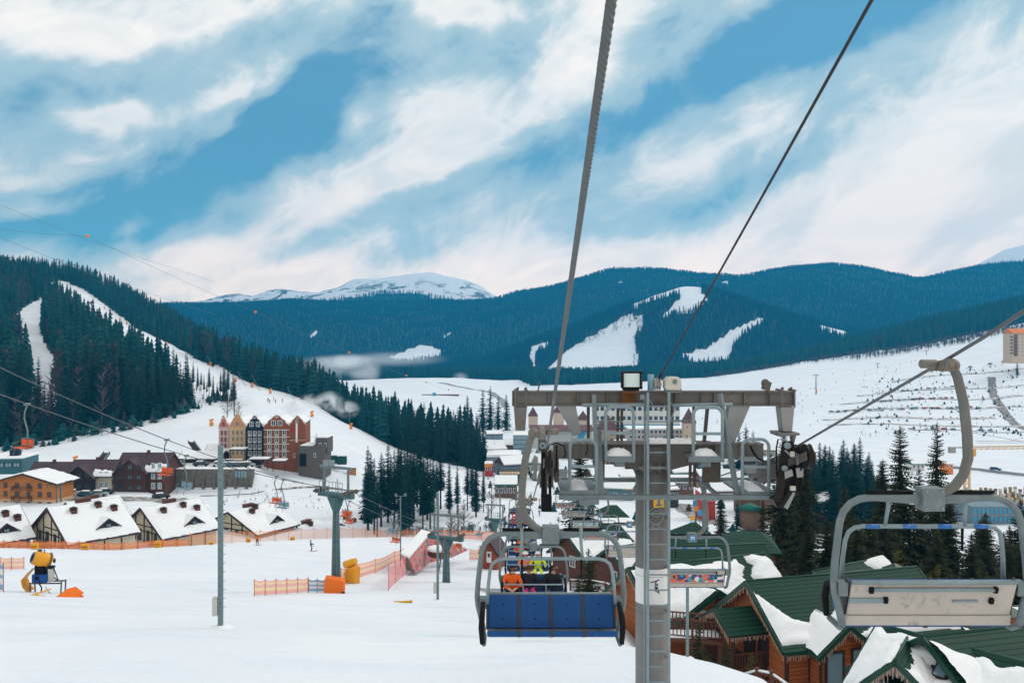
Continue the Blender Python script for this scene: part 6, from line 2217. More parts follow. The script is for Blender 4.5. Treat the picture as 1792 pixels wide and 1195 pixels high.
# ------------------------------------------------------------------ village at the foot of the steep near hill
def facade_windows(t, w, rows, cols, ww, hh, y, frame=WHITE, pane=PANE, mull=1, z0=1.5, dz=3.0, margin=.8, sill=True):
 for r in range(rows):
  for c in range(cols):
   x = -w / 2 + margin + (w - 2 * margin) * (c + .5) / cols
   window(t, (x, y, z0 + r * dz), 0, ww, hh, frame, pane, mull, 0, sill)
def town_house(px0, px1, yt, yb, d, depth, label, wall, top, trim, rz=0.0, rows=4, cols=3, ww=.8, hh=1.5, eave=.68, frame=None, upper=None, curve=True, group='row of gabled hotels'):
 """tall narrow hotel front with a curved gable"""
 x0, x1 = (px0 - CX) / F * d, (px1 - CX) / F * d
 w = x1 - x0
 zt, zb = (CY - yt) / F * d, (CY - yb) / F * d
 H = zt - zb
 he = H * eave
 t = thing('gabled_hotel', label, 'hotel', ((x0 + x1) / 2, d, zb), rz, group)
 if curve:
  prof = [(1, 0), (.97, .10), (.86, .13), (.80, .30), (.62, .40), (.50, .62), (.30, .70), (.26, .84), (.15, .95), (0, 1)]
 else:
  prof = [(1, 0), (.98, .08), (.72, .30), (.66, .48), (.40, .66), (.22, .88), (0, 1)]
 pr = [(w / 2 * a, he + (H - he) * b) for a, b in prof]
 poly = [(-w / 2, -2), (w / 2, -2)] + pr + [(-x, z) for x, z in pr[::-1][1:]]
 mb = MB()
 mb.prism([(-w / 2, -6), (w / 2, -6), (w / 2, he), (-w / 2, he)], (0, 0, 0), (1, 0, 0), (0, 0, 1), (0, 1, 0), depth)
 mb.build('wall', wall, t)
 mb = MB()
 gp = [(-w / 2, he)] + [(w / 2, he)] + pr[1:] + [(-x, z) for x, z in pr[::-1][1:-1]]
 mb.prism(gp, (0, -.1, 0), (1, 0, 0), (0, 0, 1), (0, 1, 0), .5)
 ga = mb.build('gable', upper or top, t)
 mb = MB()
 line = pr + [(-x, z) for x, z in pr[::-1][1:]]
 for (a, b), (c, e) in zip(line[:-1], line[1:]):
  mb.bar((a, .1, b), (c, .1, e), .5, .18)
 mb.build('gable_coping', trim, ga)
 mb = MB()
 for s in (-1, 1):
  a, b = (0, .4, H - (H - he) * .42), (0, depth, H - (H - he) * .42)
  c, e = (s * w / 2, depth, he), (s * w / 2, .4, he)
  mb.slab(*((a, b, c, e) if s < 0 else (b, a, e, c)), .3)
 ro = mb.build('roof', TILE_B, t)
 mb = MB()
 for s in (-1, 1):
  a, b = (0, .6, H - (H - he) * .42 + .32), (0, depth, H - (H - he) * .42 + .32)
  c, e = (s * w / 2, depth, he + .32), (s * w / 2, .6, he + .32)
  mb.slab(*((a, b, c, e) if s < 0 else (b, a, e, c)), .25)
 mb.build('roof_snow', SNOW, ro, .06)
 facade_windows(t, w, rows, cols, ww, hh, -.05, frame or WHITE, PANE, 1, 1.6, (he - 1.4) / rows, .5)
 n = 2 if w > 5 else 1
 for k in range(n):
  window(t, ((k - (n - 1) / 2) * 1.9, -.15, he + .9), 0, ww * 1.15, hh, frame or WHITE, PANE, 1)
 mb = MB()
 mb.tube(arc((0, -.16, H - (H - he) * .16), .42, 0, 360, 20)[:-1], .10, 6, closed=True)
 mb.build('gable_rosette', trim, ga)
 mb = MB()
 for r in range(1, rows + 1):
  mb.box((0, -.12, 1.6 + (r - .5) * (he - 1.4) / rows - .2), (w, .25, .14))
 mb.build('cornice', trim if wall is not NAVY else NAVY, t)
 return t
town_house(382, 401, 726, 800, 262, 10, 'slim pink and white gabled hotel front at the left end of the row', PINKW, M('rose_gable', (.55, .20, .15), .8), WHITE, -.18, 4, 2, .6, 1.3, .72, M('red_frame', (.5, .08, .08), .6))
town_house(401, 430, 723, 801, 257, 10, 'peach gabled hotel front with round attic window', PEACH, M('salmon_gable', (.60, .27, .14), .8), CREAMW, -.10, 4, 3, .7, 1.3, .70, CREAMW)
town_house(430, 462, 726, 802, 253, 11, 'dark navy gabled hotel front with white window frames', NAVY, NAVY, WHITE, 0, 4, 3, 1.0, 1.5, .72)
th4 = town_house(462, 507, 725, 804, 250, 12, 'broad red brown gabled hotel front in the middle of the row', BRICKR, BRICKR, WHITE, .03, 4, 3, 1.15, 1.6, .74, curve=False)
t5 = town_house(507, 534, 727, 806, 250, 13, 'red brown gabled hotel front with red lettering at the right end of the row', BRICKR, BRICKR, CREAMW, .12, 1, 2, .6, 1.2, .80, CREAM, curve=False)
mb = MB()
mb.box((-.2, -.12, 8.6), (.55, .12, 6.5))
mb.build('stair_window', WHITE, t5)
# red two line sign: strokes of an illegible script
mb = MB()
rr = random.Random(3)
for row, (z, h_) in enumerate(((9.6, .75), (8.7, .42))):
 x = -1.9
 while x < -.65:
  w_ = rr.uniform(.10, .22)
  mb.box((x, -.2, z + rr.uniform(-.08, .1)), (w_ * .5, .06, h_ * rr.uniform(.6, 1)))
  mb.box((x + w_ * .4, -.2, z - h_ * .25), (w_, .05, .1))
  x += w_ + .07
 mb.box((-1.25, -.2, z - h_ * .45), (1.3, .05, .07))
mb.build('sign_lettering', M('red_sign', (.55, .03, .02), .5), t5)
# canopies in front of the row, snow on them
for (p0, p1, y, d, lb) in ((438, 472, 803, 244, 'snow covered entrance canopy before the navy hotel front'), (479, 502, 806, 243, 'snow covered entrance canopy before the broad brown hotel front'), (405, 432, 786, 249, 'snow covered cafe canopy before the peach hotel front')):
 a, b = at(p0, y, d), at(p1, y, d)
 t = thing('canopy', lb, 'canopy', ((a.x + b.x) / 2, d, a.z), 0, 'snowy canopies of the row hotels')
 w = b.x - a.x
 mb = MB(); mb.box((0, 0, 0), (w, 3.4, .25)); mb.build('deck', DARKWOOD, t)
 mb = MB(); mb.box((0, 0, .3), (w * .98, 3.3, .45)); mb.build('snow_load', SNOW, t, .18)
 for s in (-1, 1):
  mb = MB(); mb.box((s * (w / 2 - .2), -1.4, -1.4), (.2, .2, 2.8)); mb.build('post', DARKWOOD, t)
# podium with garage
a, b = at(522, 812, 246), at(572, 812, 246)
t = thing('hotel_annex', 'low grey stone annex with dark garage opening right of the row hotels', 'building', ((a.x + b.x) / 2, 246, a.z), -.05)
w = b.x - a.x
mb = MB(); mb.box((-.4, 4, .6), (w * .9, 8, 9.2)); mb.box((w * .28, 4.6, 5.2), (w * .40, 6, 4.5)); mb.build('wall', M('dark_annex_stone', (.11, .095, .085), .85, 0, .4, 2.2, .5, 8), t)
mb = MB(); mb.box((-w * .34, -.04, 1.2), (2.0, .1, 3.6)); mb.build('garage_shade_panel', BLACK, t)  # black panel: the shade of the open garage put in as colour
mb = MB(); mb.box((w * .28, 4.6, 7.55), (w * .42, 6.2, .3)); mb.box((-w * .22, 4, 5.3), (w * .45, 7.6, .25)); mb.build('roof_snow', SNOW, t, .08)
window(t, (w * .22, 1.55, 5.2), 0, .9, 1.4, WHITE, PANE, 0); window(t, (w * .40, 1.55, 5.2), 0, .7, 1.4, WHITE, PANE, 0)
window(t, (w * .08, -.05, 2.6), 0, .6, 1.2, WHITE, PANE, 0)
top_tree(554, 757, 250, P_MED[0], 'small dark conifer on the roof of the stone annex', None, 1.1)
# wall and parking terrace
a, b = at(272, 858, 231), at(441, 856, 231)
t = thing('retaining_wall', 'long dark stone retaining wall below the hotel car park', 'wall', (0, 0, 0))
mb = MB(); mb.box(((a.x + b.x) / 2, 232.2, -37.4), (b.x - a.x, 2.2, 6.0)); mb.build('stonework', STONE, t)
mb = MB()
for k in range(9):
 x = a.x + (b.x - a.x) * (k + .4) / 9
 mb.prism([(0, 0), (1.1, 0), (.15, 5.6), (0, 5.6)], (x, 231.3, -40.4), (0, -1, 0), (0, 0, 1), (1, 0, 0), .6)
mb.build('buttress', STONE, t)
mb = MB(); mb.box(((a.x + b.x) / 2, 232.4, -34.33), (b.x - a.x + .4, 2.6, .14)); mb.build('coping_snow', SNOW, t, .04)
mb = MB()
for p0, p1, yy in ((411, 432, 830),):
 q0, q1 = at(p0, yy, 230.9), at(p1, yy, 230.9)
 for k in range(4):
  mb.box((q0.x + (q1.x - q0.x) * (k + .5) / 4, 230.95, q0.z), (.6, .15, 1.8))
mb.build('glass_panel', PANE_L, t)
CARS = {}
def car_mesh(body):
 mb = MB()
 L, W = 4.3, 1.75
 prof = [(-2.15, .35), (2.1, .35), (2.15, .62), (2.0, .82), (1.15, .95), (.55, 1.42), (-1.25, 1.46), (-1.95, 1.02), (-2.15, .95)]
 mb.prism(prof, (0, -W / 2, 0), (1, 0, 0), (0, 0, 1), (0, 1, 0), W)
 return mb
def car(label, p, rz, paint, group, snow=True, detail=True):
 t = thing('parked_car', label, 'car', p, rz, group)
 key = paint.name
 if key not in CARS:
  o = car_mesh(paint).build('body', paint, None, .08)
  dg = bpy.context.evaluated_depsgraph_get()
  CARS[key] = bpy.data.meshes.new_from_object(o.evaluated_get(dg))
  bpy.data.objects.remove(o)
 put('body', CARS[key], t)
 def win():
  mb = MB()
  for s in (-1, 1):
   mb.prism([(1.0, .97), (.5, 1.36), (-1.2, 1.38), (-1.75, 1.02)], (0, s * .885 - .01, 0), (1, 0, 0), (0, 0, 1), (0, 1, 0), .02)
  mb.slab((1.16, -.7, .98), (1.16, .7, .98), (.58, .68, 1.40), (.58, -.68, 1.40), .02)
  return mb.build('windows', PANE)
 put('windows', shared('carwin', win), t)
 if detail:
  def wh():
   mb = MB()
   mb.tube([(0, -.1, 0), (0, .1, 0)], .31, 14)
   return mb.build('wheel', BLACK)
  for x in (-1.3, 1.35):
   for y in (-.8, .8):
    put('wheel', shared('wheel', wh), t, (x, y, .31))
  if snow:
   def sc():
    mb = MB(); mb.box((-.35, 0, 1.48), (1.7, 1.4, .12)); return mb.build('snow_cap', SNOW, None, .0)
   put('snow_cap', shared('carsnow', sc), t)
 return t
PAINT = [M('car_' + n, c, .3, .1, .04, 2, coat=.4) for n, c in (('silver', (.35, .37, .38)), ('white', (.7, .7, .7)), ('dark', (.03, .035, .04)), ('teal', (.03, .12, .15)), ('blue', (.03, .08, .25)), ('red', (.35, .03, .02)), ('yellow', (.7, .38, .02)))]
PN = ['silver', 'white', 'dark', 'dark teal', 'blue', 'dull red', 'yellow']
PK = 'cars on the hotel parking terrace'
spots = [(290, 813, 2, .2), (302, 816, 3, .2), (314, 812, 0, .25), (330, 806, 2, .2), (352, 809, 3, .3), (372, 811, 1, .2), (390, 822 - 4, 0, .3), (403, 816, 4, .2), (412, 816, 5, .2), (421, 817, 6, .15), (352, 822 - 1, 2, .2), (312, 822, 0, .2), (384, 822, 1, .2), (399, 823, 0, .2), (410, 823, 3, .2), (422, 823, 2, .2), (433, 822, 0, .2)]
for i, (px, py, k, rz) in enumerate(spots):
 d = 236 + (823 - py) * 1.5
 g = G(px, d)
 car('%s car parked on the hotel terrace %s' % (PN[k], ['behind the stone wall', 'in its back row', 'in its front row'][1 if py < 815 else 2]) + (' by the kiosk' if 408 < px < 428 else ' near the shed' if px < 320 else ' left of the mast' if px < 388 else ' right of the mast'), (g.x, g.y, g.z), rz, PAINT[k], PK)
# kiosk and sheds on the terrace
k_ = chalet('kiosk', 'small dark timber kiosk with white trim on the parking terrace', 'kiosk', at(437, 803, 243), 1.2, 3.2, 1.5, 1.5, 2.2, NAVY, TILE_B, WHITE, base=1)
window(k_, (-.05, 0, 1.2), -math.pi / 2, .8, 1.1, WHITE, PANE, 1)
sh_ = chalet('car_shed', 'open shed with snowy roof sheltering cars at the left end of the terrace', 'shed', at(322, 790, 256), 0, 12, 4, 1.6, 2.2, DARKWOOD, TILE_B, DARKWOOD, base=1)
snow_on(sh_, -.3, 12.3, -1, 4, 2.2, 1.6, noisy(-.05, .02), .3, 91, 30, 14, eo=.45)
sh2 = chalet('grey_hall', 'grey metal hall with gabled roof left of the pink hotel front', 'hall', at(366, 778, 264), .1, 9, 3.6, 1.5, 3.4, M('grey_sheet', (.34, .40, .42), .5, .1), TILE_B, WHITE, base=2)
snow_on(sh2, -.3, 9.3, -1, 3.6, 3.4, 1.5, noisy(-.05, .02), .3, 92, 30, 14, eo=.45)
for i, (p0, p1, yy, d, lb) in enumerate(((574, 590, 800, 262, 'green container shed left of its twin on the snow slope'), (590, 607, 801, 262, 'green container shed right of its twin on the snow slope'))):
 a, b = at(p0, yy + 7, d), at(p1, yy + 7, d)
 t = thing('green_container', lb, 'container', ((a.x + b.x) / 2, d, a.z), .1, 'green containers')
 mb = MB(); mb.box((0, 0, .6), (b.x - a.x - .15, 2.4, 2.6)); mb.build('body', stripes('green_sheet', (.012, .10, .085), (.006, .05, .045), .3, 'x', .3, .5), t, .04)
 mb = MB(); mb.box((0, 0, 1.98), (b.x - a.x, 2.5, .22)); mb.build('roof_snow', SNOW, t, .08)
g = G(616, 262)
t = thing('orange_crate', 'small orange brown crate beside the green containers', 'crate', g, .2)
mb = MB(); mb.box((0, 0, .6), (2.4, 2, 2.2)); mb.build('body', M('crate_wood', (.45, .18, .07), .7), t, .05)
mb = MB(); mb.box((0, 0, 1.74), (2.5, 2.1, .12)); mb.build('lid', DARKWOOD, t)
# houses on the left
oh = chalet('orange_hotel', 'orange and cream hotel with flat snowy gable at the left border', 'hotel', at(44, 829, 205), math.atan2(.98, .12), 7, 7.6, 2.0, 8.2, PEACH, TILE_B, DARKWOOD, base=4, ov=1.2, eo=1.2)
snow_on(oh, -1, 8, -1, 7.6, 8.2, 2.0, noisy(-.05, .02), .4, 95, 30, 16, eo=1.2)
snow_on(oh, -1, 8, 1, 7.6, 8.2, 2.0, noisy(-.05, .02), .4, 96, 30, 16, eo=1.2)
mb = MB(); mb.prism([(-7.65, 4.2), (7.65, 4.2), (7.65, 8.2), (0, 10.1), (-7.65, 8.2)], (-.12, 0, 0), (0, 1, 0), (0, 0, 1), (1, 0, 0), .1); mb.box((3.5, -7.66, 6.2), (7, .1, 4.0)); mb.build('orange_cladding', ORANGE_PL, oh)
for z in (1.2, 3.0, 5.4, 7.4):
 for y in (-6.3, -3.9, -1.0, 2.0, 5.0):
  window(oh, (-.18, y, z), -math.pi / 2, .9, 1.2, DARKWOOD, PANE, 1)
for z in (4.0, 6.4):
 railing(oh, [(-.2, -1.8, z), (-1.1, -1.8, z), (-1.1, 2.8, z), (-.2, 2.8, z)], .9, 'balcony', DARKWOOD, .25)
mb = MB()
for k in range(3):
 mb.box((-.22, -6.4, 8.0 - .5 * k), (.06, (1.1, .9, 1.3)[k], .28))
mb.build('sign_mark', YEL, oh)
for y in (-8.4, -7.4):
 mb = MB(); mb.tube([(.6 if y < -8 else 2.2, -7.85, -1), (.6 if y < -8 else 2.2, -7.85, 7.4), (1.2, -7.85, 8.0)], .16, 8); mb.build('flue_pipe', GALV_L, oh)
te = thing('teal_pavilion', 'flat teal building with long windows at the left border', 'building', at(8, 824, 232), .1)
mb = MB(); mb.box((0, 5, 1.2), (9, 10, 4.2)); mb.build('wall', M('teal_panels', (.03, .12, .15), .5), te)
mb = MB(); mb.box((0, 5, 3.5), (9.8, 10.8, .4)); mb.build('roof_snow', SNOW, te, .1)
mb = MB(); mb.box((1, 4, 4.5), (2.2, 2, 1.6)); mb.build('roof_box', NAVY, te)
for k in range(4):
 window(te, (-3.2 + 2.1 * k, -.05, 1.6), 0, 1.8, 1.3, NAVY, PANE_L, 1)
LG = 'dark roofed houses at the foot of the white slope'
def plum_house(px0, px1, yr, ye, yb, d, depth, label, wall, porch, rows=2, snowp=None):
 x0, x1 = (px0 - CX) / F * d, (px1 - CX) / F * d
 zr, ze, zb = [(CY - y) / F * d for y in (yr, ye, yb)]
 w = x1 - x0
 t = chalet('plum_roofed_house', label, 'house', (x0, d + depth / 2, zr), 0.0, w, depth / 2, zr - ze, ze - zb, wall, TILE_B, DARKWOOD, LG, base=3, ov=.5, eo=.9)
 H = ze - zb
 y = -depth / 2
 # front gable
 gw = w * .30
 gx = w * .34
 mb = MB()
 mb.prism([(-gw, 0), (gw, 0), (gw, H - .6), (0, H + (zr - ze) * .75), (-gw, H - .6)], (gx, y - 1.6, 0), (1, 0, 0), (0, 0, 1), (0, 1, 0), 4.5)
 gb = mb.build('front_bay', porch, t)
 mb = MB()
 for s in (-1, 1):
  a, b = (gx, y - 2.2, H + (zr - ze) * .75 + .05), (gx, y + 3.4, H + (zr - ze) * .75 + .05)
  c, e = (gx + s * gw * 1.18, y + 3.4, H - 1.0), (gx + s * gw * 1.18, y - 2.2, H - 1.0)
  mb.slab(*((a, b, c, e) if s < 0 else (b, a, e, c)), .16)
 mb.build('bay_roof', TILE_B, gb)
 for r in range(rows):
  z = 1.3 + r * 2.6
  for k in range(3):
   window(t, (gx - gw * .6 + k * gw * .6, y - 1.66, z), 0, gw * .36, 1.5, DARKWOOD, PANE, 1)
  for k in range(2):
   window(t, (w * .76 + k * w * .13, y - .05, z + .2), 0, 1.0, 1.6, WHITE, PANE_L, 1)
 for r in range(1, rows):
  railing(t, [(gx - gw * 1.1, y - 2.4, r * 2.6), (gx + gw * 1.1, y - 2.4, r * 2.6)], .9, 'balcony', DARKWOOD, .3)
 snow_on(t, -.4, w + .4, -1, depth / 2, H, zr - ze, lambda u, v, wv: min(v - .60 - .1 * wv(u, 0), 1.0 - v, u - .55), .3, int(px0) + 1, 40, 20, eo=.9)
 snow_on(t, -.4, w + .4, 1, depth / 2, H, zr - ze, noisy(.1, .1), .3, int(px0) + 2, 24, 14, eo=.9)
 mb = MB(); mb.box((w * .5, 0, zr - zb + .2), (.7, .7, 1.2)); mb.build('chimney', REDWOOD, t)
 return t
plum_house(47, 112, 813, 836, 856, 228, 9, 'house with long plum roof behind the orange hotel', CREAMW, CREAMW, 1)
plum_house(118, 195, 809, 830, 858, 222, 9, 'cream house with plum roof and dark timber bay, between two others', CREAMW, TIMBER, 2)
plum_house(203, 289, 797, 822, 860, 224, 10, 'tall red brown log house with plum roof beside the stone wall', LOGS_D, LOGS_D, 3)
for (p0, y0, p1, y1, d, lb) in ((176, 808, 187, 793, 250, 'short steel ski conveyor behind the plum roofs'), (334, 774, 348, 793, 268, 'brown ramp like conveyor roof left of the grey hall')):
 t = thing('conveyor', lb, 'conveyor', (0, 0, 0))
 a, b = at(p0, y0, d), at(p1, y1, d + 4)
 mb = MB(); mb.bar(a, b, 2.0, .4); mb.build('belt', DARKWOOD, t)
 mb = MB()
 for s in (-.9, .9):
  mb.bar(a + Vector((s, 0, .5)), b + Vector((s, 0, .5)), .12, .5)
 mb.build('side_rail', GALV, t)
for i, (px, d, k, rz, lb) in enumerate(((152, 214, 3, .1, 'dark teal car on the road before the plum roofed houses'), (174, 215, 0, .1, 'silver car behind the teal one on the valley road'), (128, 216, 1, .3, 'white car under snow beside the orange hotel'), (282, 216, 2, .5, 'dark car half buried by the snow bank at the end of the valley road'), (185, 218, 2, .2, 'dark car close to the red brown log house'))):
 g = G(px, d)
 car(lb, g, rz, PAINT[k], 'cars on the valley road')
# ------------------------------------------------------------------ roads and trampled ground (sheets just above the snow)
def sheet(name, pts, width, m, lift=.03):
 """a strip of ground following the terrain"""
 vs, fs = [], []
 P = [Vector(p) for p in pts]
 Q = []
 for a, b in zip(P[:-1], P[1:]):
  n = max(2, int((b - a).length / 2.5))
  for k in range(n):
   Q.append(a.lerp(b, k / n))
 Q.append(P[-1])
 m_ = 5
 for i, p in enumerate(Q):
  d = (Q[min(i + 1, len(Q) - 1)] - Q[max(i - 1, 0)])
  s = Vector((d.y, -d.x, 0)).normalized()
  ww = width * (1 + .12 * math.sin(i * 1.7) + .08 * math.sin(i * .63))
  for k in range(m_):
   e = p + s * ww * (k / (m_ - 1) - .5)
   vs.append((e.x, e.y, gz(e.x, e.y) + lift))
 for i in range(len(Q) - 1):
  for k in range(m_ - 1):
   j = i * m_ + k
   fs.append((j, j + 1, j + m_ + 1, j + m_))
 mb = MB(); mb.add(vs, fs, True)
 return tag(mb.build(name, m), kind='structure')
SLUSH = M('slush_road', (.22, .20, .19), .7, 0, .4, .35, second=(.55, .54, .53), sec=(.48, .62))
MUD = M('mud_track', (.16, .13, .11), .8, 0, .4, .4, second=(.6, .6, .6), sec=(.5, .64))
sheet('valley_road', [G(p, d) for p, d in ((60, 213), (160, 211), (230, 211), (290, 213), (330, 216))], 7, SLUSH, .06)
sheet('parking_terrace', [G(p, d) for p, d in ((280, 246), (340, 248), (400, 247), (440, 244))], 11, M('trampled_snow', (.55, .56, .58), .8, 0, .25, .3), .06)
sheet('service_road', [G(p, d) for p, d in ((870, 92), (880, 84), (905, 80), (940, 76), (985, 72), (1030, 68), (1080, 64))], 3.6, SLUSH, .05)
sheet('bank_track', [G(p, d) for p, d in ((350, 222), (440, 226), (500, 232), (560, 238), (640, 242))], 1.6, MUD, .06)
sheet('meadow_road', [G(p, d) for p, d in ((770, 1080), (820, 1020), (860, 940), (880, 850), (885, 760))], 7, SLUSH, .3)
sheet('slope_track', [G(p, d) for p, d in ((1735, 760), (1738, 700), (1755, 640), (1780, 590), (1830, 540))], 6, MUD, .25)
sheet('main_road', [G(p, d) for p, d in ((1580, 400), (1650, 380), (1720, 356), (1800, 330), (1900, 300))], 8, M('wet_asphalt', (.10, .11, .12), .5, 0, .2, .5), .12)
sheet('village_road', [G(p, d) for p, d in ((1190, 232), (1215, 215), (1235, 205), (1262, 200))], 6, SLUSH, .1)
for p0, p1, d, w in ((1470, 1790, 690, 5), (1460, 1790, 655, 5), (1440, 1740, 620, 6), (1450, 1792, 590, 5), (1600, 1792, 560, 4), (1500, 1792, 730, 4), (1560, 1790, 780, 4)):
 sheet('terrace_road', [G(p0 + (p1 - p0) * k / 6, d + 6 * math.sin(k)) for k in range(7)], w, M('terrace_dirt', (.30, .24, .19), .8, 0, .4, .15, second=(.7, .7, .7), sec=(.42, .55)), .25)
# ------------------------------------------------------------------ second lift (orange chairs)
SG_ = M('sea_green_steel', (.075, .15, .16), .55, .15, .2, 2, .1, 20, second=(.05, .09, .10), sec=(.5, .75))
ORSEAT = M('orange_seat', (.72, .10, .012), .55, 0, .1, 4)
def old_tower(px, d, ztop_px, label, lean=0.0, arm=3.6, yaw=-.55, ladder=True):
 g = G(px, d)
 H = (CY - ztop_px) / F * d - g.z
 t = thing('chairlift_tower', label, 'lift tower', g, 0, 'sea green towers of the orange chairlift')
 mb = MB()
 mb.tube([(0, 0, -1), (0, 0, H * .3), (0, 0, H - 1.5)], [.50, .41, .29], 10)
 mb.tube([(0, 0, H - 2.0), (0, 0, H - .6)], [.30, .85], 8)
 mb.build('column', SG_, t, 0)
 R = Matrix.Rotation(yaw, 3, 'Z')
 mb = MB()
 def q(x, y, z):
  return R @ Vector((x, y, z))
 mb.bar(q(-arm / 2 - .3, 0, H - .4), q(arm / 2 + .3, 0, H - .4), .5, .45)
 mb.build('crossarm', SG_, t, .02)
 mb = MB()
 for s in (-1, 1):
  mb.bar(q(s * arm * .42, 0, H), q(s * arm * .42, 0, H + 2.1), .2, .2)
  mb.bar(q(s * arm * .2, -.6, H), q(s * arm * .2, -.6, H + 1.2), .06, .06)
 mb.bar(q(-arm * .55, 0, H + 2.15), q(arm * .55, 0, H + 2.15), .2, .25)
 mb.build('gantry', GALV, t)
 mb = MB()
 for s in (-1, 1):
  for k in range(4):
   c = q(s * arm / 2, (k - 1.5) * .5, H - .05)
   mb.cyl(c - R @ Vector((.06, 0, 0)), c + R @ Vector((.06, 0, 0)), .22, .22, 12)
  mb.bar(q(s * arm / 2, -1.1, H - .05), q(s * arm / 2, 1.1, H - .05), .16, .16)
 mb.build('sheave_train', STEEL_D, t)
 mb = MB()
 for k in range(8):
  x = -arm * .4 + arm * .8 * k / 7
  mb.bar(q(x, -.7, H - .2), q(x, -.7, H + .9), .05, .05)
 for z in (.4, .9):
  mb.bar(q(-arm * .4, -.7, H + z), q(arm * .4, -.7, H + z), .05, .05)
 mb.build('guard_rail', GALV_L, t)
 mb = MB()
 for dx in (-.18, .18):
  mb.bar((dx, -.72, .5), (dx, -.45, H - 1), .04, .04)
 k = 1.0
 while k < H - 1.4:
  y = -.72 + .27 * (k - .5) / (H - 1.5)
  mb.bar((-.18, y, k), (.18, y, k), .025, .025)
  k += .45
 mb.build('ladder', GALV, t)
 return t, Vector((g.x, g.y, g.z + H)), R
tw1, top1, R1 = old_tower(588, 80, 858, 'sea green lift tower with an orange crash pad at its foot')
mb = MB(); mb.box((0, -.2, 1.4), (2.4, 1.6, .1)); mb.tube(arc((.3, -.5, 3), .03, 0, 1, 1), .02, 4)
# floodlights on its gantry
fl = MB()
for k in range(2):
 fl.box((top1.x - tw1.location.x - .9 + .55 * k, -.2, top1.z - tw1.location.z + 2.6), (.5, .2, .5))
fl.build('floodlight', GALV_L, tw1)
tw2, top2, R2_ = old_tower(781, 97, 935, 'sea green lift tower beside the striped ramp', yaw=-.4)
tw3, top3, R3_ = old_tower(867, 150, 905, 'small sea green lift tower at the edge of the spruce bank', yaw=-.3, arm=3.2)
def chair2(p, label, k=1.0, rz=-.5, seat=None):
 t = thing('orange_chair', label, 'lift chair', p, rz, 'chairs of the orange chairlift')
 mb = MB()
 mb.tube([(0, 0, 0), (-.05, 0, -.15), (-.28, 0, -.5), (-.33, 0, -.9), (-.1, 0, -1.4), (.05, 0, -1.7), (.05, 0, -2.7)], .05, 8)
 mb.box((0, 0, 0), (.16, .4, .16))
 mb.build('hanger', GALV, t)
 mb = MB()
 mb.box((0, .02, -2.45), (1.25, .07, .42)); mb.build('backrest', seat or ORSEAT, t, .02)
 mb = MB()
 mb.box((0, -.28, -2.74), (1.25, .5, .07)); mb.build('seat', seat or ORSEAT, t, .02)
 mb = MB()
 for s in (-1, 1):
  mb.tube([(s * .68, .05, -2.2), (s * .70, .02, -2.75), (s * .70, -.5, -2.78), (s * .72, -.55, -2.5), (s * .70, -.1, -2.4)], .028, 6)
  mb.tube([(s * .4, -.5, -2.78), (s * .42, -.65, -3.15)], .022, 6)
 mb.tube([(-.68, .05, -2.2), (0, .05, -2.15), (.68, .05, -2.2)], .025, 6)
 mb.build('frame', GALV, t)
 k *= .85
 t.scale = (k, k, k)
 return t
def line2(pts, label):
 mb = MB()
 P = [Vector(p) for p in pts]
 Q = []
 for a, b in zip(P[:-1], P[1:]):
  for i in range(12):
   u = i / 12
   Q.append(a.lerp(b, u) - Vector((0, 0, (b - a).length * .02 * 4 * u * (1 - u))))
 Q.append(P[-1])
 mb.tube(Q, .03, 5)
 tag(mb.build('haul_rope', ROPE), label, 'cable', 'ropes of the orange chairlift')
 return Q
sA = R1 @ Vector((-1.8, 0, .15)); sB = R1 @ Vector((1.8, 0, .15))
lnA = line2([at(-60, 615, 43), top1 + sA, top2 + R2_ @ Vector((-1.8, 0, .15)), top3 + R3_ @ Vector((-1.6, 0, .15)), at(905, 905, 210)], 'upper rope of the orange chairlift, running from the left border to the sea green tower')
lnB = line2([at(-60, 668, 43), top1 + sB, top2 + R2_ @ Vector((1.8, 0, .15)), top3 + R3_ @ Vector((1.6, 0, .15)), at(915, 905, 210)], 'lower rope of the orange chairlift, nearer the village side')
def on_line(Q, px):
 best = min(range(len(Q) - 1), key=lambda i: abs(CX + F * (Q[i].x + Q[i + 1].x) / (Q[i].y + Q[i + 1].y) - px))
 a, b = Q[best], Q[best + 1]
 pa, pb = CX + F * a.x / a.y, CX + F * b.x / b.y
 u = 0 if abs(pb - pa) < 1e-6 else max(0, min(1, (px - pa) / (pb - pa)))
 return a.lerp(b, u)
BLSEAT = M('blue_grey_seat', (.20, .33, .40), .55, 0, .1, 4)
for (Q, px, k, lb, st) in ((lnB, 47, 1.0, 'orange lift chair hanging before the dark forest near the left border', None), (lnA, 292, 1.0, 'orange lift chair hanging beside the plum roof of the log house', None), (lnB, 326, .95, 'pale blue grey lift chair hanging before the stone wall', BLSEAT),
       (lnA, 484, .95, 'orange lift chair left of the sea green tower, above the timber chalets', None), (lnB, 496, .95, 'pale lift chair just right of an orange one, left of the sea green tower', BLSEAT), (lnB, 607, 1.0, 'orange lift chair just right of the sea green tower top', None),
       (lnA, 612, .9, 'second orange lift chair below the one right of the sea green tower', None), (lnA, 693, .95, 'orange lift chair in front of the tall bare stemmed spruces', None), (lnB, 687, .9, 'pale lift chair above the netting fence', BLSEAT), (lnA, 803, .9, 'orange lift chair right of the striped ramp', None),
       (lnB, 845, .95, 'small orange lift chair left of the big blue chair frame', None), (lnA, 838, .9, 'small pale lift chair before the brushwood bank', BLSEAT)):
 chair2(on_line(Q, px), lb, k, -.55, st)
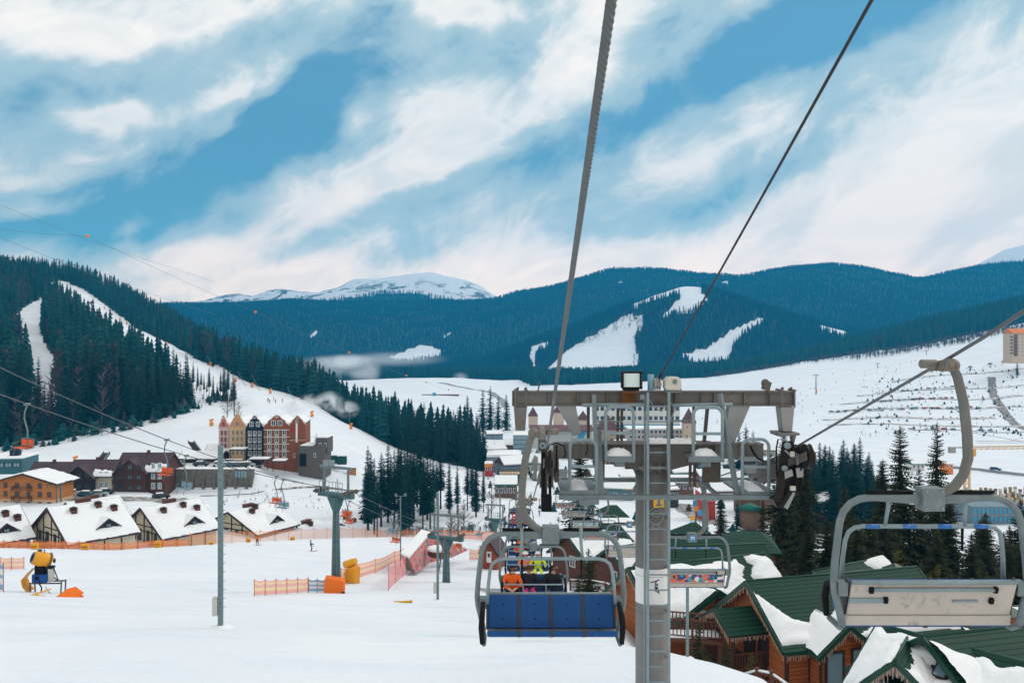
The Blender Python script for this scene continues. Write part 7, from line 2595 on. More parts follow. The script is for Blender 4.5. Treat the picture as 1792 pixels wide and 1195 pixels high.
# ------------------------------------------------------------------ masts and poles
def mast(px, d, ytop, label, w=.20, box=True, lamp=False, rungs=True, lean=0):
 g = G(px, d)
 H = (CY - ytop) / F * d - g.z
 t = thing('lamp_mast', label, 'mast', g, .15, 'steel masts on the piste')
 mb = MB()
 mb.box((0, 0, H / 2 - .5), (w, w, H + 1)); mb.build('pole', M('mast_steel', (.16, .23, .245), .55, .2, .15, 2), t, .015)
 if rungs:
  mb = MB()
  k = 1.0
  while k < H - .5:
   mb.tube([(w / 2, -.02, k), (w / 2 + .12, -.02, k)], .012, 5)
   mb.box((0, -w / 2 - .003, k + .2), (.05, .01, .05))
   k += .42
  mb.build('rung', STEEL_D, t)
 mb = MB(); mb.ball((0, 0, -.12), 1, 14, 6, (w * 2.8, w * 2.4, w * 1.2), True); mb.build('snow_drift', SNOW, t)
 if box:
  mb = MB(); mb.box((-w / 2 - .13, 0, 1.05), (.24, .34, .85)); mb.build('switch_box', CREAM, t, .015)
 if lamp:
  mb = MB(); mb.bar((-.7, 0, H), (.7, 0, H), .06, .06); mb.build('lamp_arm', GALV, t)
  for s in (-.6, .6):
   mb = MB(); mb.box((s, -.1, H + .2), (.35, .25, .3)); mb.build('floodlight', GALV, t)
 return t
mast(386, 41, 779, 'square steel mast with rungs and a beige switch box', .23)
mast(766, 70, 862, 'slim steel mast with switch box in front of the striped ramp', .2)
mast(1203, 36, 1004, 'thin bare steel post in the snow right of the tower column', .11, False, False, False)
mast(701, 112, 868, 'thin grey lamp mast in front of the spruce stems', .16, False, True, False)
mast(875, 112, 856, 'lamp mast with two floodlights left of the tower wheels', .16, False, True, False)
mast(1001, 330, 752, 'thin lamp post among the village roofs', .3, False, True, False)
# ------------------------------------------------------------------ nets, banners, pads
NETMATS = {}
def net_mat(name, rows, a=.72, pitch=.5):
 """woven safety net: coloured bands with open mesh"""
 m = bpy.data.materials.new(name)
 m.use_nodes = True
 t = NT(m.node_tree)
 b = t.nt.nodes['Principled BSDF']
 at_ = t.n('ShaderNodeAttribute', attribute_name='up')
 c = t.ramp(at_.outputs['Fac'], rows)
 for e in t.nt.nodes:
  if e.type == 'VALTORGB':
   e.color_ramp.interpolation = 'CONSTANT'
 t.l(c, b.inputs['Base Color'])
 b.inputs['Roughness'].default_value = .8
 b.inputs['Alpha'].default_value = a
 return m
NET_OR = net_mat('orange_net', [(0, (.85, .18, .03)), (.5, (.9, .28, .06)), (.8, (.85, .16, .03))], .62)
NET_PALE = net_mat('pale_orange_net', [(0, (.9, .30, .10)), (.5, (.92, .36, .14)), (.85, (.85, .16, .03))], .34)
NET_PK = net_mat('pink_yellow_net', [(0, (.88, .30, .20)), (.28, (.92, .60, .22)), (.5, (.88, .32, .24)), (.72, (.92, .58, .22)), (.9, (.88, .30, .2))], .72)
NET_PINK = net_mat('pink_net', [(0, (.9, .22, .20))], .6)
NET_BLUE = net_mat('blue_white_net', [(0, (.10, .32, .58)), (.22, (.72, .78, .82)), (.45, (.12, .36, .62)), (.6, (.72, .78, .82)), (.82, (.10, .32, .58))], .85)
POSTM = M('fence_post_orange', (.55, .16, .05), .6)
def net(label, pts, h, m, group=None, sag=.18, posts=True, lean=0.0, every=1):
 """netting on posts following the ground; pts are (px, d)"""
 t = thing('safety_net', label, 'safety net', (0, 0, 0), 0, group)
 P = [G(p, d) for p, d in pts]
 vs, fs, up = [], [], []
 cols = []
 for a, b in zip(P[:-1], P[1:]):
  n = 5
  for k in range(n):
   u = k / n
   q = a.lerp(b, u)
   q.z = gz(q.x, q.y)
   s = sag * 4 * u * (1 - u)
   cols.append((q, s))
 cols.append((P[-1], 0))
 nv = 4
 for q, s in cols:
  for j in range(nv + 1):
   v = j / nv
   vs.append((q.x + lean * v, q.y + .12 * s * v, q.z + .1 + (h - s) * v))
   up.append(v)
 for i in range(len(cols) - 1):
  for j in range(nv):
   k = i * (nv + 1) + j
   fs.append((k, k + nv + 1, k + nv + 2, k + 1))
 o = fast_mesh('netting', np.array(vs), np.array(fs), m, {'up': np.array(up)})
 o.parent = t
 if posts:
  for i, p in enumerate(P):
   if i % every:
    continue
   mb = MB()
   mb.tube([(p.x, p.y, p.z - .2), (p.x + lean, p.y, p.z + h + .2)], .035, 6)
   mb.build('post', POSTM, t)
 return t
NG = 'orange nets along the lower edge of the piste'
fd = lambda px: float(np.interp(px, [p for p, _ in FENCE_D], [d for _, d in FENCE_D])) - 3
for i, (p0, p1, h, lb) in enumerate(((-20, 60, 1.1, 'orange net at the left border below the first timber chalet'), (62, 215, 1.15, 'bright orange net below the big white roof with three chimneys'), (217, 330, 1.15, 'orange net below the chalet with dark triangular dormer'),
          (332, 480, 2.0, 'tall orange net behind the lamp mast, standing skier before it'), (482, 640, 2.0, 'orange net behind the sea green tower'), (642, 760, 1.6, 'orange net left of the striped ramp top'), (762, 862, 1.8, 'orange net right of the striped ramp, before the brushwood bank'))):
 n = max(3, int((p1 - p0) / 22))
 net(lb, [(p0 + (p1 - p0) * k / n, fd(p0 + (p1 - p0) * k / n)) for k in range(n + 1)], h, NET_PALE if p0 > 320 and p0 < 762 else NET_OR, NG, .25)
net('long pink and yellow banner net behind the blue and white one', [(445, 70.5), (464, 72), (483, 73.5), (502, 75), (521, 76.5), (539, 78)], 1.25, NET_PK, None, .12)
net('short blue and white banner net', [(540, 78.3), (555, 78.6), (571, 79)], 1.1, NET_BLUE, None, .1)
net('pink and yellow net climbing behind the small yellow snow gun', [(597, 90), (625, 96), (657, 104), (690, 118), (722, 136), (748, 152)], 1.6, NET_PK, None, .15)
net('wide pink net slanting down to the striped ramp', [(680, 84), (692, 92), (705, 100), (722, 112), (742, 130)], 2.3, NET_PINK, None, .2)
net('short pink and yellow net at the left border', [(0, 96), (20, 96), (42, 97)], 1.3, NET_PK, None, .12)
net('blue and orange banner at the left border', [(-8, 68), (-1, 66), (6, 64)], 2.0, NET_BLUE, None, .1)
net('pale orange net behind the small red cabin', [(822, 128), (845, 128), (870, 128), (890, 126)], 1.6, NET_PK, None, .12)
PADM = M('yellow_pad', (.80, .34, .015), .6, 0, .08, 4, .2, 10)
PADO = M('orange_pad', (.85, .17, .012), .6, 0, .08, 4, .2, 10)
for i, (px, py, w, h, lb) in enumerate(((61, 957, 12, 11, 'below the first timber chalet'), (149, 953, 13, 11, 'below the roof with three chimneys'), (276, 949, 12, 12, 'between the first and second timber chalet'), (370, 943, 7, 6, 'left of the lamp mast'), (435, 934, 7, 8, 'below the chalet right of the lamp mast'), (512, 933, 8, 6, 'below the snowed in chalet'))):
 d = fd(px) - 1
 g = G(px, d)
 t = thing('crash_pad', 'yellow crash pad on the orange net ' + lb, 'crash pad', g, .1, 'yellow pads on the orange net')
 mb = MB(); mb.box((0, 0, h / F * d / 2), (w / F * d, .5, h / F * d)); mb.build('cushion', PADM, t, .12)
 mb = MB(); mb.bar((-w / F * d * .4, -.27, h / F * d * .5), (w / F * d * .4, -.27, h / F * d * .5), .04, .08); mb.build('strap', DARKWOOD, t)
# pad round the foot of the sea green tower
g = G(586, 78.5)
t = thing('crash_pad', 'big orange crash pad wrapped round the foot of the sea green tower', 'crash pad', g, .08)
mb = MB(); mb.prism([(-.98, -.1), (.88, .0), (.90, 1.15), (.55, 1.3), (-.85, 1.55)], (0, -.5, 0), (1, 0, 0), (0, 0, 1), (0, 1, 0), 1.1); mb.build('cushion', PADO, t, .1)
mb = MB(); mb.box((.8, -.55, .1), (.35, .2, .3)); mb.build('buckle', DARKWOOD, t, .03)
# orange mat in the snow by the snow gun
g = G(121, 62)
t = thing('crash_mat', 'orange safety mat lying in the snow right of the yellow snow gun', 'mat', g, .1)
mb = MB(); mb.add([(-1.0, -.5, .0), (-.2, .2, .55), (.25, .5, .62), (1.0, .1, .25), (.55, -.55, -.15), (.1, -.6, -.05), (-.5, -.55, .05)], [(0, 6, 5, 1), (1, 5, 4, 2), (2, 4, 3)]); mb.add([(-1.0, -.5, -.2), (1.0, .1, 0), (.55, -.55, -.3), (.25, .6, .2)], [(0, 2, 1, 3)])
mb.build('cover', PADO, t)
mb = MB(); mb.box((.05, -.6, -.05), (.35, .1, .12)); mb.build('handle', BLACK, t)
g = G(708, 66)
t = thing('hose', 'yellow hose end lying on the snow left of the striped ramp', 'hose', g)
mb = MB(); mb.tube([(-.9, .2, .06), (-.2, 0, .08), (.3, -.05, .1), (.6, 0, .12)], [.03, .07, .1, .11], 8); mb.build('tube', YEL, t)
g = G(62, 62.5)
t = thing('hose', 'yellow bent hose lying in front of the yellow snow gun', 'hose', g)
mb = MB(); mb.tube([(.45, 1.2, .1), (.1, .3, .08), (-.2, -.3, .06), (.3, -.2, .08), (.6, -.5, .08), (1.0, -.5, .06)], .06, 8); mb.build('tube', YEL, t)
# ------------------------------------------------------------------ snow guns
GUNY = M('gun_yellow', (.80, .33, .008), .45, 0, .08, 4, coat=.2)
def snow_gun():
 g = G(72, 66)
 t = thing('snow_gun', 'yellow fan snow gun on a blue generator with long legs, beside an orange mat', 'snow gun', g, 0)
 mb = MB()
 ax = Vector((-.66, -.60, .36)).normalized()
 c = Vector((.0, 0, 2.55))
 mb.tube([c - ax * .72, c - ax * .70, c - ax * .25, c + ax * .45, c + ax * .62, c + ax * .62], [.2, .50, .58, .52, .44, .36], 24)
 b = mb.build('barrel', GUNY, t)
 mb = MB()
 mb.cyl(c + ax * .58, c + ax * .625, .36, .36, 24); b2 = mb.build('fan_intake', BLACK, b)
 mb = MB()
 u = ax.cross(Vector((0, 0, 1))).normalized(); v = u.cross(ax)
 for k in range(9):
  a = k * 2 * math.pi / 9
  mb.ball(c + ax * .65 + (u * math.cos(a) + v * math.sin(a)) * .30, .035, 6, 5)
 mb.tube([c + ax * .64 + (u * math.cos(k * .3142) + v * math.sin(k * .3142)) * .40 for k in range(20)], .03, 6, closed=True)
 mb.build('nozzle_ring', GALV_L, b)
 mb = MB()
 mb.tube([c - ax * .55 + (u * math.cos(k * .3142) + v * math.sin(k * .3142)) * .60 for k in range(20)], .05, 6, closed=True)
 mb.box(c + Vector((-.1, 0, .66)), (.25, .2, .2)); mb.box(c + Vector((.25, 0, .60)), (.06, .06, .3)); mb.ball(c - ax * .95 + Vector((.05, 0, .1)), .2, 10, 8, (.5, .8, 1))
 mb.build('rear_ring', STEEL_D, b)
 mb = MB(); mb.box((.0, 0, 1.75), (.75, .6, .75)); mb.cyl((0, 0, 1.9), (0, 0, 2.3), .3, .24, 12); mb.build('turntable', BLACK, t, .05)
 mb = MB(); mb.box((.05, 0, 1.15), (1.15, .8, .62)); gn = mb.build('generator', M('gun_blue', (.01, .07, .28), .5, 0, .2, 5), t, .05)
 mb = MB(); mb.box((-.1, -.41, 1.2), (.3, .03, .3)); mb.box((.1, -.41, .95), (.12, .03, .1)); mb.build('grille', BLACK, gn)
 mb = MB(); mb.box((.78, 0, 1.35), (.28, .5, 1.0)); mb.build('control_cabinet', CREAM, t, .03)
 mb = MB(); mb.box((.78, 0, 1.95), (.4, .5, .16)); mb.build('cabinet_lid', BLACK, t, .02)
 mb = MB()
 mb.bar((-.7, -.35, .78), (1.75, -.35, .80), .09, .1); mb.bar((-.7, .35, .78), (1.75, .35, .80), .09, .1); mb.bar((.95, 0, 1.9), (1.35, 0, .85), .07, .07); mb.bar((1.0, 0, 1.2), (1.3, 0, .85), .06, .06)
 mb.build('chassis', STEEL_D, t)
 for (x, y, z) in ((-.7, -.3, .75), (-.7, .35, .75), (1.75, -.35, .95), (1.72, .35, .9)):
  mb = MB(); mb.bar((x, y, z), (x - .06 * (1 if x > 0 else -1), y, -.15), .08, .08); mb.build('leg', STEEL_D, t)
 mb = MB()
 mb.tube([(.1, -.45, .8), (.35, -.55, .5), (.3, -.6, .1), (.25, -.7, -.05)], .05, 8); mb.tube([(.5, -.3, .5), (.9, -.6, .2), (1.2, -.7, .05)], .025, 6)
 mb.build('hose', BLACK, t)
 mb = MB()
 vs = []
 for (x, z, y) in ((-.55, 1.9, -.3), (-.55, 1.9, .3), (-.95, 1.5, -.35), (-.95, 1.5, .4), (-1.35, 1.0, -.4), (-1.35, 1.0, .45), (-1.2, .5, -.45), (-1.2, .5, .5), (-.85, .1, -.45), (-.85, .1, .5)):
  vs.append((x, y, z))
 vs += [(x + .07, y, z + .04) for x, y, z in vs]
 fs = [(2 * k, 2 * k + 1, 2 * k + 3, 2 * k + 2) for k in range(4)] + [(10 + 2 * k + 2, 10 + 2 * k + 3, 10 + 2 * k + 1, 10 + 2 * k) for k in range(4)]
 fs += [(2 * k, 2 * k + 2, 12 + 2 * k, 10 + 2 * k) for k in range(4)] + [(2 * k + 3, 2 * k + 1, 11 + 2 * k, 13 + 2 * k) for k in range(4)]
 mb.add(vs, fs); mb.build('tarpaulin', GUNY, t)
snow_gun()
def small_gun(px, d, h, label, mat=None, group='snow guns along the pistes', detail=False, lance=False):
 g = G(px, d)
 t = thing('snow_gun', label, 'snow gun', g, RR.uniform(-.6, .6), group)
 m = mat or GUNY
 mb = MB()
 mb.prism([(-.9, 0), (.75, 0), (.80, 1.5), (.5, 1.55), (-.2, 1.3)] if detail else [(-.5, .2), (.5, .2), (.45, 1.2), (-.4, 1.2)], (0, -.4, 0), (1, 0, 0), (0, 0, 1), (0, 1, 0), .8)
 mb.build('cover', m, t, .08)
 mb = MB(); mb.tube([(-.5, -.2, 1.55), (.1, 0, 1.75), (.55, .1, 1.95)], [.30, .36, .28], 12); b = mb.build('barrel', m, t)
 mb = MB(); mb.cyl((-.52, -.2, 1.54), (-.545, -.21, 1.53), .22, .22, 12); mb.build('fan_intake', BLACK, b)
 mb = MB(); mb.bar((-.3, 0, -.2), (-.3, 0, .4), .1); mb.bar((.4, 0, -.2), (.4, 0, .4), .1); mb.build('leg', STEEL_D, t)
 t.scale = (h / 2.1,) * 3
 return t
small_gun(613, 92, 2.6, 'yellow snow gun behind its yellow cover, right of the sea green tower', None, None, True)
for (px, d, lb) in ((163, 820, 'on the upper of the two hill pistes, highest of the string'), (183, 790, 'on the upper of the two hill pistes, second from the top'), (196, 765, 'on the upper of the two hill pistes, third from the top'), (210, 740, 'on the upper of the two hill pistes, fourth from the top'), (222, 715, 'on the upper of the two hill pistes, fifth from the top'),
     (292, 618, 'at the bend of the hill piste'), (368, 505, 'at the edge of the hill piste above the clump of spruces'), (412, 450, 'on the hill piste above the row hotels, left one'), (441, 425, 'on the hill piste above the row hotels, middle one'), (473, 405, 'on the hill piste above the row hotels, right one'),
     (546, 340, 'on the ridge right of the row hotels'), (614, 345, 'at the forest edge right of the smoke'), (132, 268, 'on the white slope above the plum roofs'), (370, 300, 'on the white slope left of the pink hotel front')):
 small_gun(px, d, 2.5, 'orange yellow snow gun ' + lb, M('gun_orange', (.8, .24, .01), .5))
for i, (px, d, lb) in enumerate(((165, 815, 'slim snow lance beside the top guns'), (374, 500, 'slim snow lance leaning at the hill piste edge'), (430, 430, 'slim snow lance, left of a leaning pair'), (455, 412, 'slim snow lance, right of a leaning pair'), (520, 370, 'slim snow lance at the forest edge above the smoke'), (613, 346, 'slim upright snow lance at the forest edge'))):
 g = G(px, d)
 t = thing('snow_lance', lb, 'snow lance', g, 0, 'snow lances along the hill piste')
 mb = MB(); mb.tube([(0, 0, -.3), (-4.0 if i < 5 else -.5, 0, 7.5)], .09, 6); mb.build('pipe', GALV, t)
 mb = MB(); mb.box((-4.0 if i < 5 else -.5, 0, 7.5), (.3, .2, .3)); mb.build('head', GALV_L, t)
# ------------------------------------------------------------------ striped ramp
def ramp():
 d = 92
 t = thing('striped_ramp', 'snow covered A shaped ramp with graffiti striped orange and blue sides', 'ramp', (0, 0, 0))
 m = bpy.data.materials.new('graffiti_panel')
 m.use_nodes = True
 q = NT(m.node_tree)
 b = q.nt.nodes['Principled BSDF']
 tcn = q.n('ShaderNodeTexCoord')
 mp = q.n('ShaderNodeMapping'); q.l(tcn.outputs['Object'], mp.inputs[0]); mp.inputs[3].default_value = (1.0, 1.0, .25)
 n = q.noise(mp.outputs[0], .9, 4, .6, 1.0)
 c = q.ramp(n, [(0, (.02, .03, .14)), (.34, (.04, .34, .52)), (.40, (.75, .14, .04)), (.49, (.70, .66, .66)), (.51, (.02, .04, .18)), (.56, (.75, .15, .05)), (.64, (.05, .4, .6)), (.70, (.02, .03, .16))])
 for e in q.nt.nodes:
  if e.type == 'VALTORGB':
   e.color_ramp.interpolation = 'CONSTANT'
 q.l(c, b.inputs['Base Color'])
 b.inputs['Roughness'].default_value = .6
 P = lambda px, py, dd: at(px, py, dd)
 # near flight: low end front left, apex at the back
 a0, a1 = P(716, 978, 103), P(726, 1004, 103)
 b0, b1 = P(752, 935, 114), P(752, 984, 114)
 c0, c1 = P(818, 962, 126), P(816, 967, 126)
 def panel(p, q_, r_, s_, nm):
  mb = MB(); mb.slab(p, q_, r_, s_, .12); mb.build(nm, m, t)
 panel(a0, a1, b1, b0, 'side_panel')
 panel(b0, b1, P(790, 975, 120), c0, 'side_panel')
 off = Vector((-1.3, 2.2, 0))
 mb = MB()
 for p, q_ in ((a0, b0), (b0, c0)):
  mb.slab(p, q_, q_ + off, p + off, .3)
 mb.build('deck_snow', SNOW, t, .1)
 mb = MB()
 mb.slab(a0 + Vector((0, 0, -.1)), a1, a1 + off, a0 + off + Vector((0, 0, -.1)), .1)
 mb.build('end_board', M('grey_board', (.3, .28, .25), .8), t)
 mb = MB(); mb.ball(P(768, 968, 110), 1.15, 14, 8, (1.3, 1, .55)); mb.build('barrel_stub', REDWOOD, t)
 mb = MB(); mb.ball(P(767, 960, 110), 1.15, 14, 8, (1.35, 1.05, .4)); mb.build('stub_snow', SNOW, t)
 mb = MB(); mb.tube([P(767, 1003, 82), P(779, 938, 90)], .07, 6); mb.build('prop', STEEL_D, t)
ramp()
cb = chalet('red_cabin', 'tiny red cabin with white door and dark pointed roof', 'cabin', at(856, 945, 118), 1.1, 2.6, 1.15, 1.5, 1.5, M('cabin_red', (.30, .06, .025), .7), TILE_B, DARKWOOD, base=1, ov=.3, eo=.3)
mb = MB(); mb.box((-.04, .0, .7), (.06, .75, 1.5)); dr = mb.build('door', WHITE, cb)
mb = MB(); mb.box((-.08, .0, .95), (.05, .4, .55)); mb.build('pane', PANE, dr)
# marker balls of the air cable
BALL = M('marker_orange', (.85, .24, .01), .5)
mb = MB()
line = [at(-40, 395, 260), at(153, 413, 300), at(447, 546, 420), at(611, 617, 560), at(711, 657, 700), at(746, 669, 790), at(785, 682, 900), at(890, 720, 1200)]
Q = []
for a, b in zip(line[:-1], line[1:]):
 for k in range(8):
  u = k / 8
  Q.append(a.lerp(b, u) - Vector((0, 0, 2.2 * 4 * u * (1 - u) * .3)))
Q.append(line[-1])
mb.tube(Q, .05, 4)
tag(mb.build('air_cable', M('cable_grey', (.12, .16, .18), .5)), 'thin overhead line carrying the orange marker balls across the valley', 'cable')
wd = ['highest, against the clouds over the steep near hill', 'in front of the blue ridge left of the snowy summit', 'above the smoke plume in the valley', 'over the white meadow, leftmost there', 'over the white meadow, between two others', 'over the white meadow, lowest']
for p, dd, lb in zip(line[1:-1], (1.3, 1.5, 2.0, 1.7, 1.9, 2.1), wd):
 mb = MB(); mb.ball((0, 0, 0), dd / 2 * .85, 18, 12)
 tag(mb.build('marker_ball', BALL, loc=p), 'orange cable marker ball ' + lb, 'marker ball', 'orange marker balls')
for (y0, y1, lb) in ((345, 640, 'upper'), (402, 645, 'middle')):
 mb = MB(); mb.tube([at(-60, y0 - 10, 200), at(160, y0 + 78, 300), at(380, y0 + 150, 420)], .045, 4)
 tag(mb.build('power_line', M('cable_grey', (.12, .16, .18), .5)), 'faint %s overhead wire crossing the sky above the steep near hill' % lb, 'cable')
# ------------------------------------------------------------------ the resort in the valley
VW = M('village_white', (.66, .64, .60), .8, 0, .08, .5)
VBEIGE = M('village_beige', (.56, .42, .31), .8, 0, .08, .5)
VBLUE = M('village_blue', (.05, .30, .50), .6, 0, .15, .5)
VGREY = M('village_grey_blue', (.16, .24, .29), .6, 0, .2, .5)
VPINK = M('village_pink_grey', (.46, .37, .36), .8, 0, .1, .5)
VDARK = M('village_dark', (.05, .055, .06), .8, 0, .3, .5)
VBROWN = M('village_brown', (.16, .09, .06), .8, 0, .25, .5)
VORANGE = M('village_orange', (.70, .20, .04), .8, 0, .2, .3)
VRED = M('village_red', (.45, .05, .04), .7, 0, .15, .5)
VGREEN = M('village_green_roof', (.015, .14, .11), .6, 0, .2, .3)
ROOFP = M('brown_red_roof', (.13, .055, .055), .7, 0, .15, .6)
def block(name, label, px0, px1, yt, yb, d, depth, wall, cat='building', group=None, rows=0, cols=0, ww=1.2, hh=1.4, roof='flat', rz=0.0, pane=None, frame=None, rise=0, tile=None, snow=.4, band=None, wz=.5):
 """building in the valley, spanning px0..px1 and the rows yt..yb of the photograph at distance d"""
 x0, x1 = (px0 - CX) / F * d, (px1 - CX) / F * d
 zt, zb = (CY - yt) / F * d, (CY - yb) / F * d
 w, H = x1 - x0, zt - zb
 t = thing(name, label, cat, ((x0 + x1) / 2, d, zb), rz, group)
 mb = MB(); mb.box((0, depth / 2, H / 2 - 3), (w, depth, H + 6)); mb.build('wall', wall, t)
 if roof == 'flat':
  if snow:
   mb = MB(); mb.box((0, depth / 2, H + snow / 2), (w * 1.02, depth * 1.02, snow)); mb.build('roof_snow', SNOW, t, .1)
 else:
  rz_ = rise / F * d
  if roof == 'pyramid':
   e = w * .56
   mb = MB()
   f = depth * .56
   mb.add([(-e, depth / 2 - f, H), (e, depth / 2 - f, H), (e, depth / 2 + f, H), (-e, depth / 2 + f, H), (0, depth / 2, H + rz_)], [(3, 2, 1, 0), (0, 1, 4), (1, 2, 4), (2, 3, 4), (3, 0, 4)])
   mb.build('roof', tile or ROOFP, t)
  else:
   mb = MB()
   e = depth * .58
   mb.slab((-w * .53, depth / 2, H + rz_), (w * .53, depth / 2, H + rz_), (w * .53, depth / 2 + e, H - .2), (-w * .53, depth / 2 + e, H - .2), .25)
   mb.slab((w * .53, depth / 2, H + rz_), (-w * .53, depth / 2, H + rz_), (-w * .53, depth / 2 - e, H - .2), (w * .53, depth / 2 - e, H - .2), .25)
   mb.prism([(0, -.3), (depth, -.3), (depth / 2, rz_)], (-w / 2, 0, H), (0, 1, 0), (0, 0, 1), (1, 0, 0), w)
   mb.build('roof', tile or TILE_B, t)
   if snow:
    mb = MB()
    mb.slab((w * .52, depth / 2, H + rz_ + .3), (-w * .52, depth / 2, H + rz_ + .3), (-w * .52, depth / 2 - e * .97, H + .12), (w * .52, depth / 2 - e * .97, H + .12), snow)
    mb.build('roof_snow', SNOW, t, .1)
 for r in range(rows):
  for c in range(cols):
   window(t, (-w / 2 + w * (c + .5) / cols, -.05, H * (wz + r) / max(rows, 1)), 0, min(ww, w / cols * .8), min(hh, H / rows * .7), frame or WHITE, pane or PANE, 0)
 if band:
  mb = MB(); mb.box((0, -.3, H * band[0]), (w * 1.0, .5, H * band[1])); mb.build('band', band[2], t)
 return t
HG2 = 'hotels and halls of the resort centre'
block('white_hotel', 'long white five storey hotel behind the tower guard hoops', 1040, 1190, 707, 772, 470, 16, VW, 'hotel', HG2, 4, 16, 2.2, 2.4, band=(.40, .10, VBLUE))
block('balcony_hotel', 'pinkish grey hotel wing with long balcony bands right of the column', 1100, 1203, 751, 778, 430, 14, VPINK, 'hotel', HG2, 3, 14, 1.6, 1.6, pane=PANE, snow=.5)
block('tower_house', 'beige corner tower with brown pointed roof left of the guard hoop', 1047, 1084, 752, 790, 400, 10, VBEIGE, 'building', HG2, 3, 4, .9, 1.8, 'pyramid', rise=25, frame=VBROWN)
block('tower_house', 'beige turret with brown pyramid roof right of the tower column', 1197, 1218, 740, 770, 420, 6, VBEIGE, 'building', HG2, 2, 2, .8, 1.4, 'pyramid', rise=26)
for (a, b, yt, yb, d, lb) in ((925, 941, 728, 738, 560, 'brown pyramid roof left of the steep rope, above the white field'), (969, 987, 722, 738, 580, 'brown pyramid roof behind the slanting bracket plate'), (1011, 1031, 735, 752, 520, 'brown hip roof with snowy eaves right of the bracket plate')):
 block('pavilion', lb, a, b, yt, yb, d, 6, VBEIGE, 'pavilion', 'brown pyramid roofed pavilions', 0, 0, roof='pyramid', rise=16)
ch_ = block('chevron_hall', 'pale grey hall with big blue chevrons behind the left wheel train', 930, 1036, 753, 784, 380, 20, M('hall_grey', (.48, .50, .48), .7, 0, .06, .5), 'hall', HG2, tile=ROOFP, roof='gable', rise=5, snow=0)
w_ = 106 / F * 380
for sx in (-.33, .30):
 mb = MB()
 x = w_ * sx
 for s in (1, -1):
  mb.prism([(x - 1.6, 0), (x + 1.2, 0), (x + 3.4, s * 3.9), (x + .6, s * 3.9)], (0, -.12, 3.95), (1, 0, 0), (0, 0, 1), (0, 1, 0), .1)
 mb.build('chevron', VBLUE, ch_)
block('glass_house', 'blue grey striped glass block left of the chair hanger', 898, 930, 762, 800, 330, 10, VGREY, 'building', HG2, 5, 6, 1.0, .9, pane=VBLUE)
block('long_hall', 'long low hall with white roof and blue grey glass front', 852, 912, 800, 818, 300, 12, VGREY, 'hall', HG2, 1, 14, .7, 2.0, snow=.9)
block('low_annex', 'dark annex with green roof below the long glass hall', 866, 905, 848, 868, 240, 9, VBROWN, 'building', HG2, 1, 5, .8, 1.4, 'gable', rise=10, tile=VGREEN, snow=.2)
block('striped_awning_stall', 'stall with striped cream awning near the spruce bank', 874, 912, 824, 836, 270, 6, VDARK, 'stall', None, 0, 0, snow=0, band=(.75, .35, stripes('awning_stripe', (.75, .60, .42), (.55, .3, .15), .9, 'x', .4)))
block('orange_kiosk', 'small orange and red kiosk left of the chair hanger', 848, 862, 812, 828, 290, 5, VRED, 'kiosk', None, 1, 2, .8, 1.0, band=(.85, .3, VORANGE))
block('school', 'long brown and blue building at the foot of the white meadow', 738, 802, 690, 704, 880, 14, VBROWN, 'building', HG2, 1, 10, 2.0, 2.2, snow=.5, pane=VBLUE)
block('blue_tower', 'small dark blue tower block standing in the long brown building', 757, 762, 687, 708, 870, 6, VBLUE, 'building', None, 3, 1, 1.2, 1.4)
block('orange_site', 'building site wrapped in orange netting behind the yoke', 1060, 1112, 806, 824, 300, 10, VORANGE, 'building', HG2, 2, 8, .9, 1.2, frame=VBROWN, snow=.3)
VH = 'small chalets in the valley'
k = 0
for (a, b, yt, yb, d, wl, tl, rs_e, lb) in (
  (1052, 1086, 842, 856, 250, VBROWN, TILE_B, 9, 'brown chalet with white roof left of the column, below the orange site'), (1082, 1112, 836, 848, 270, VBROWN, VGREEN, 8, 'brown chalet with green edged snow roof touching the column'),
  (1058, 1094, 826, 835, 290, VDARK, VGREEN, 7, 'dark low chalet just under the orange site'), (1172, 1214, 846, 858, 250, VBROWN, TILE_B, 8, 'brown chalet right of the column above the front catwalk bar'),
  (1178, 1222, 828, 838, 290, VDARK, VGREEN, 7, 'dark chalet row behind the inner guard hoop'), (1224, 1262, 834, 845, 280, VRED, TILE_B, 7, 'red walled chalet behind the slanted brace'),
  (1172, 1188, 858, 872, 225, VDARK, TILE_B, 7, 'small dark hut right of the column under the bar'), (1296, 1345, 862, 872, 215, VBROWN, VGREEN, 6, 'long stall row with teal green roof behind the wheel train'),
  (1418, 1466, 880, 902, 185, VBROWN, VGREEN, 8, 'market hall with teal roof seen between the dark spruces'), (1352, 1400, 872, 884, 200, VBROWN, VGREEN, 6, 'teal roofed stall row behind the drooping spruce'),
  (935, 962, 838, 848, 280, VDARK, TILE_B, 7, 'dark cottage behind the lower steel post'), (868, 896, 782, 790, 400, VDARK, TILE_B, 5, 'distant cottage left of the glass block'), (852, 880, 760, 768, 470, VGREY, TILE_B, 4, 'distant grey shed at the white field edge'), (915, 940, 812, 822, 320, VBLUE, TILE_B, 6, 'blue walled cottage behind the chair hanger'),
  (1230, 1262, 790, 800, 340, VGREY, TILE_B, 6, 'grey cottage behind the guard hoop foot'), (985, 1010, 790, 798, 360, VW, TILE_B, 5, 'white cottage between the hanger and the left hoop')):
 block('cottage', lb, a, b, yt, yb, d, 8, wl, 'house', VH, 1, max(2, int((b - a) / 9)), .9, 1.2, 'gable', rise=rs_e, tile=tl, snow=.5, rz=RR.uniform(-.25, .25))
rv = random.Random(8)
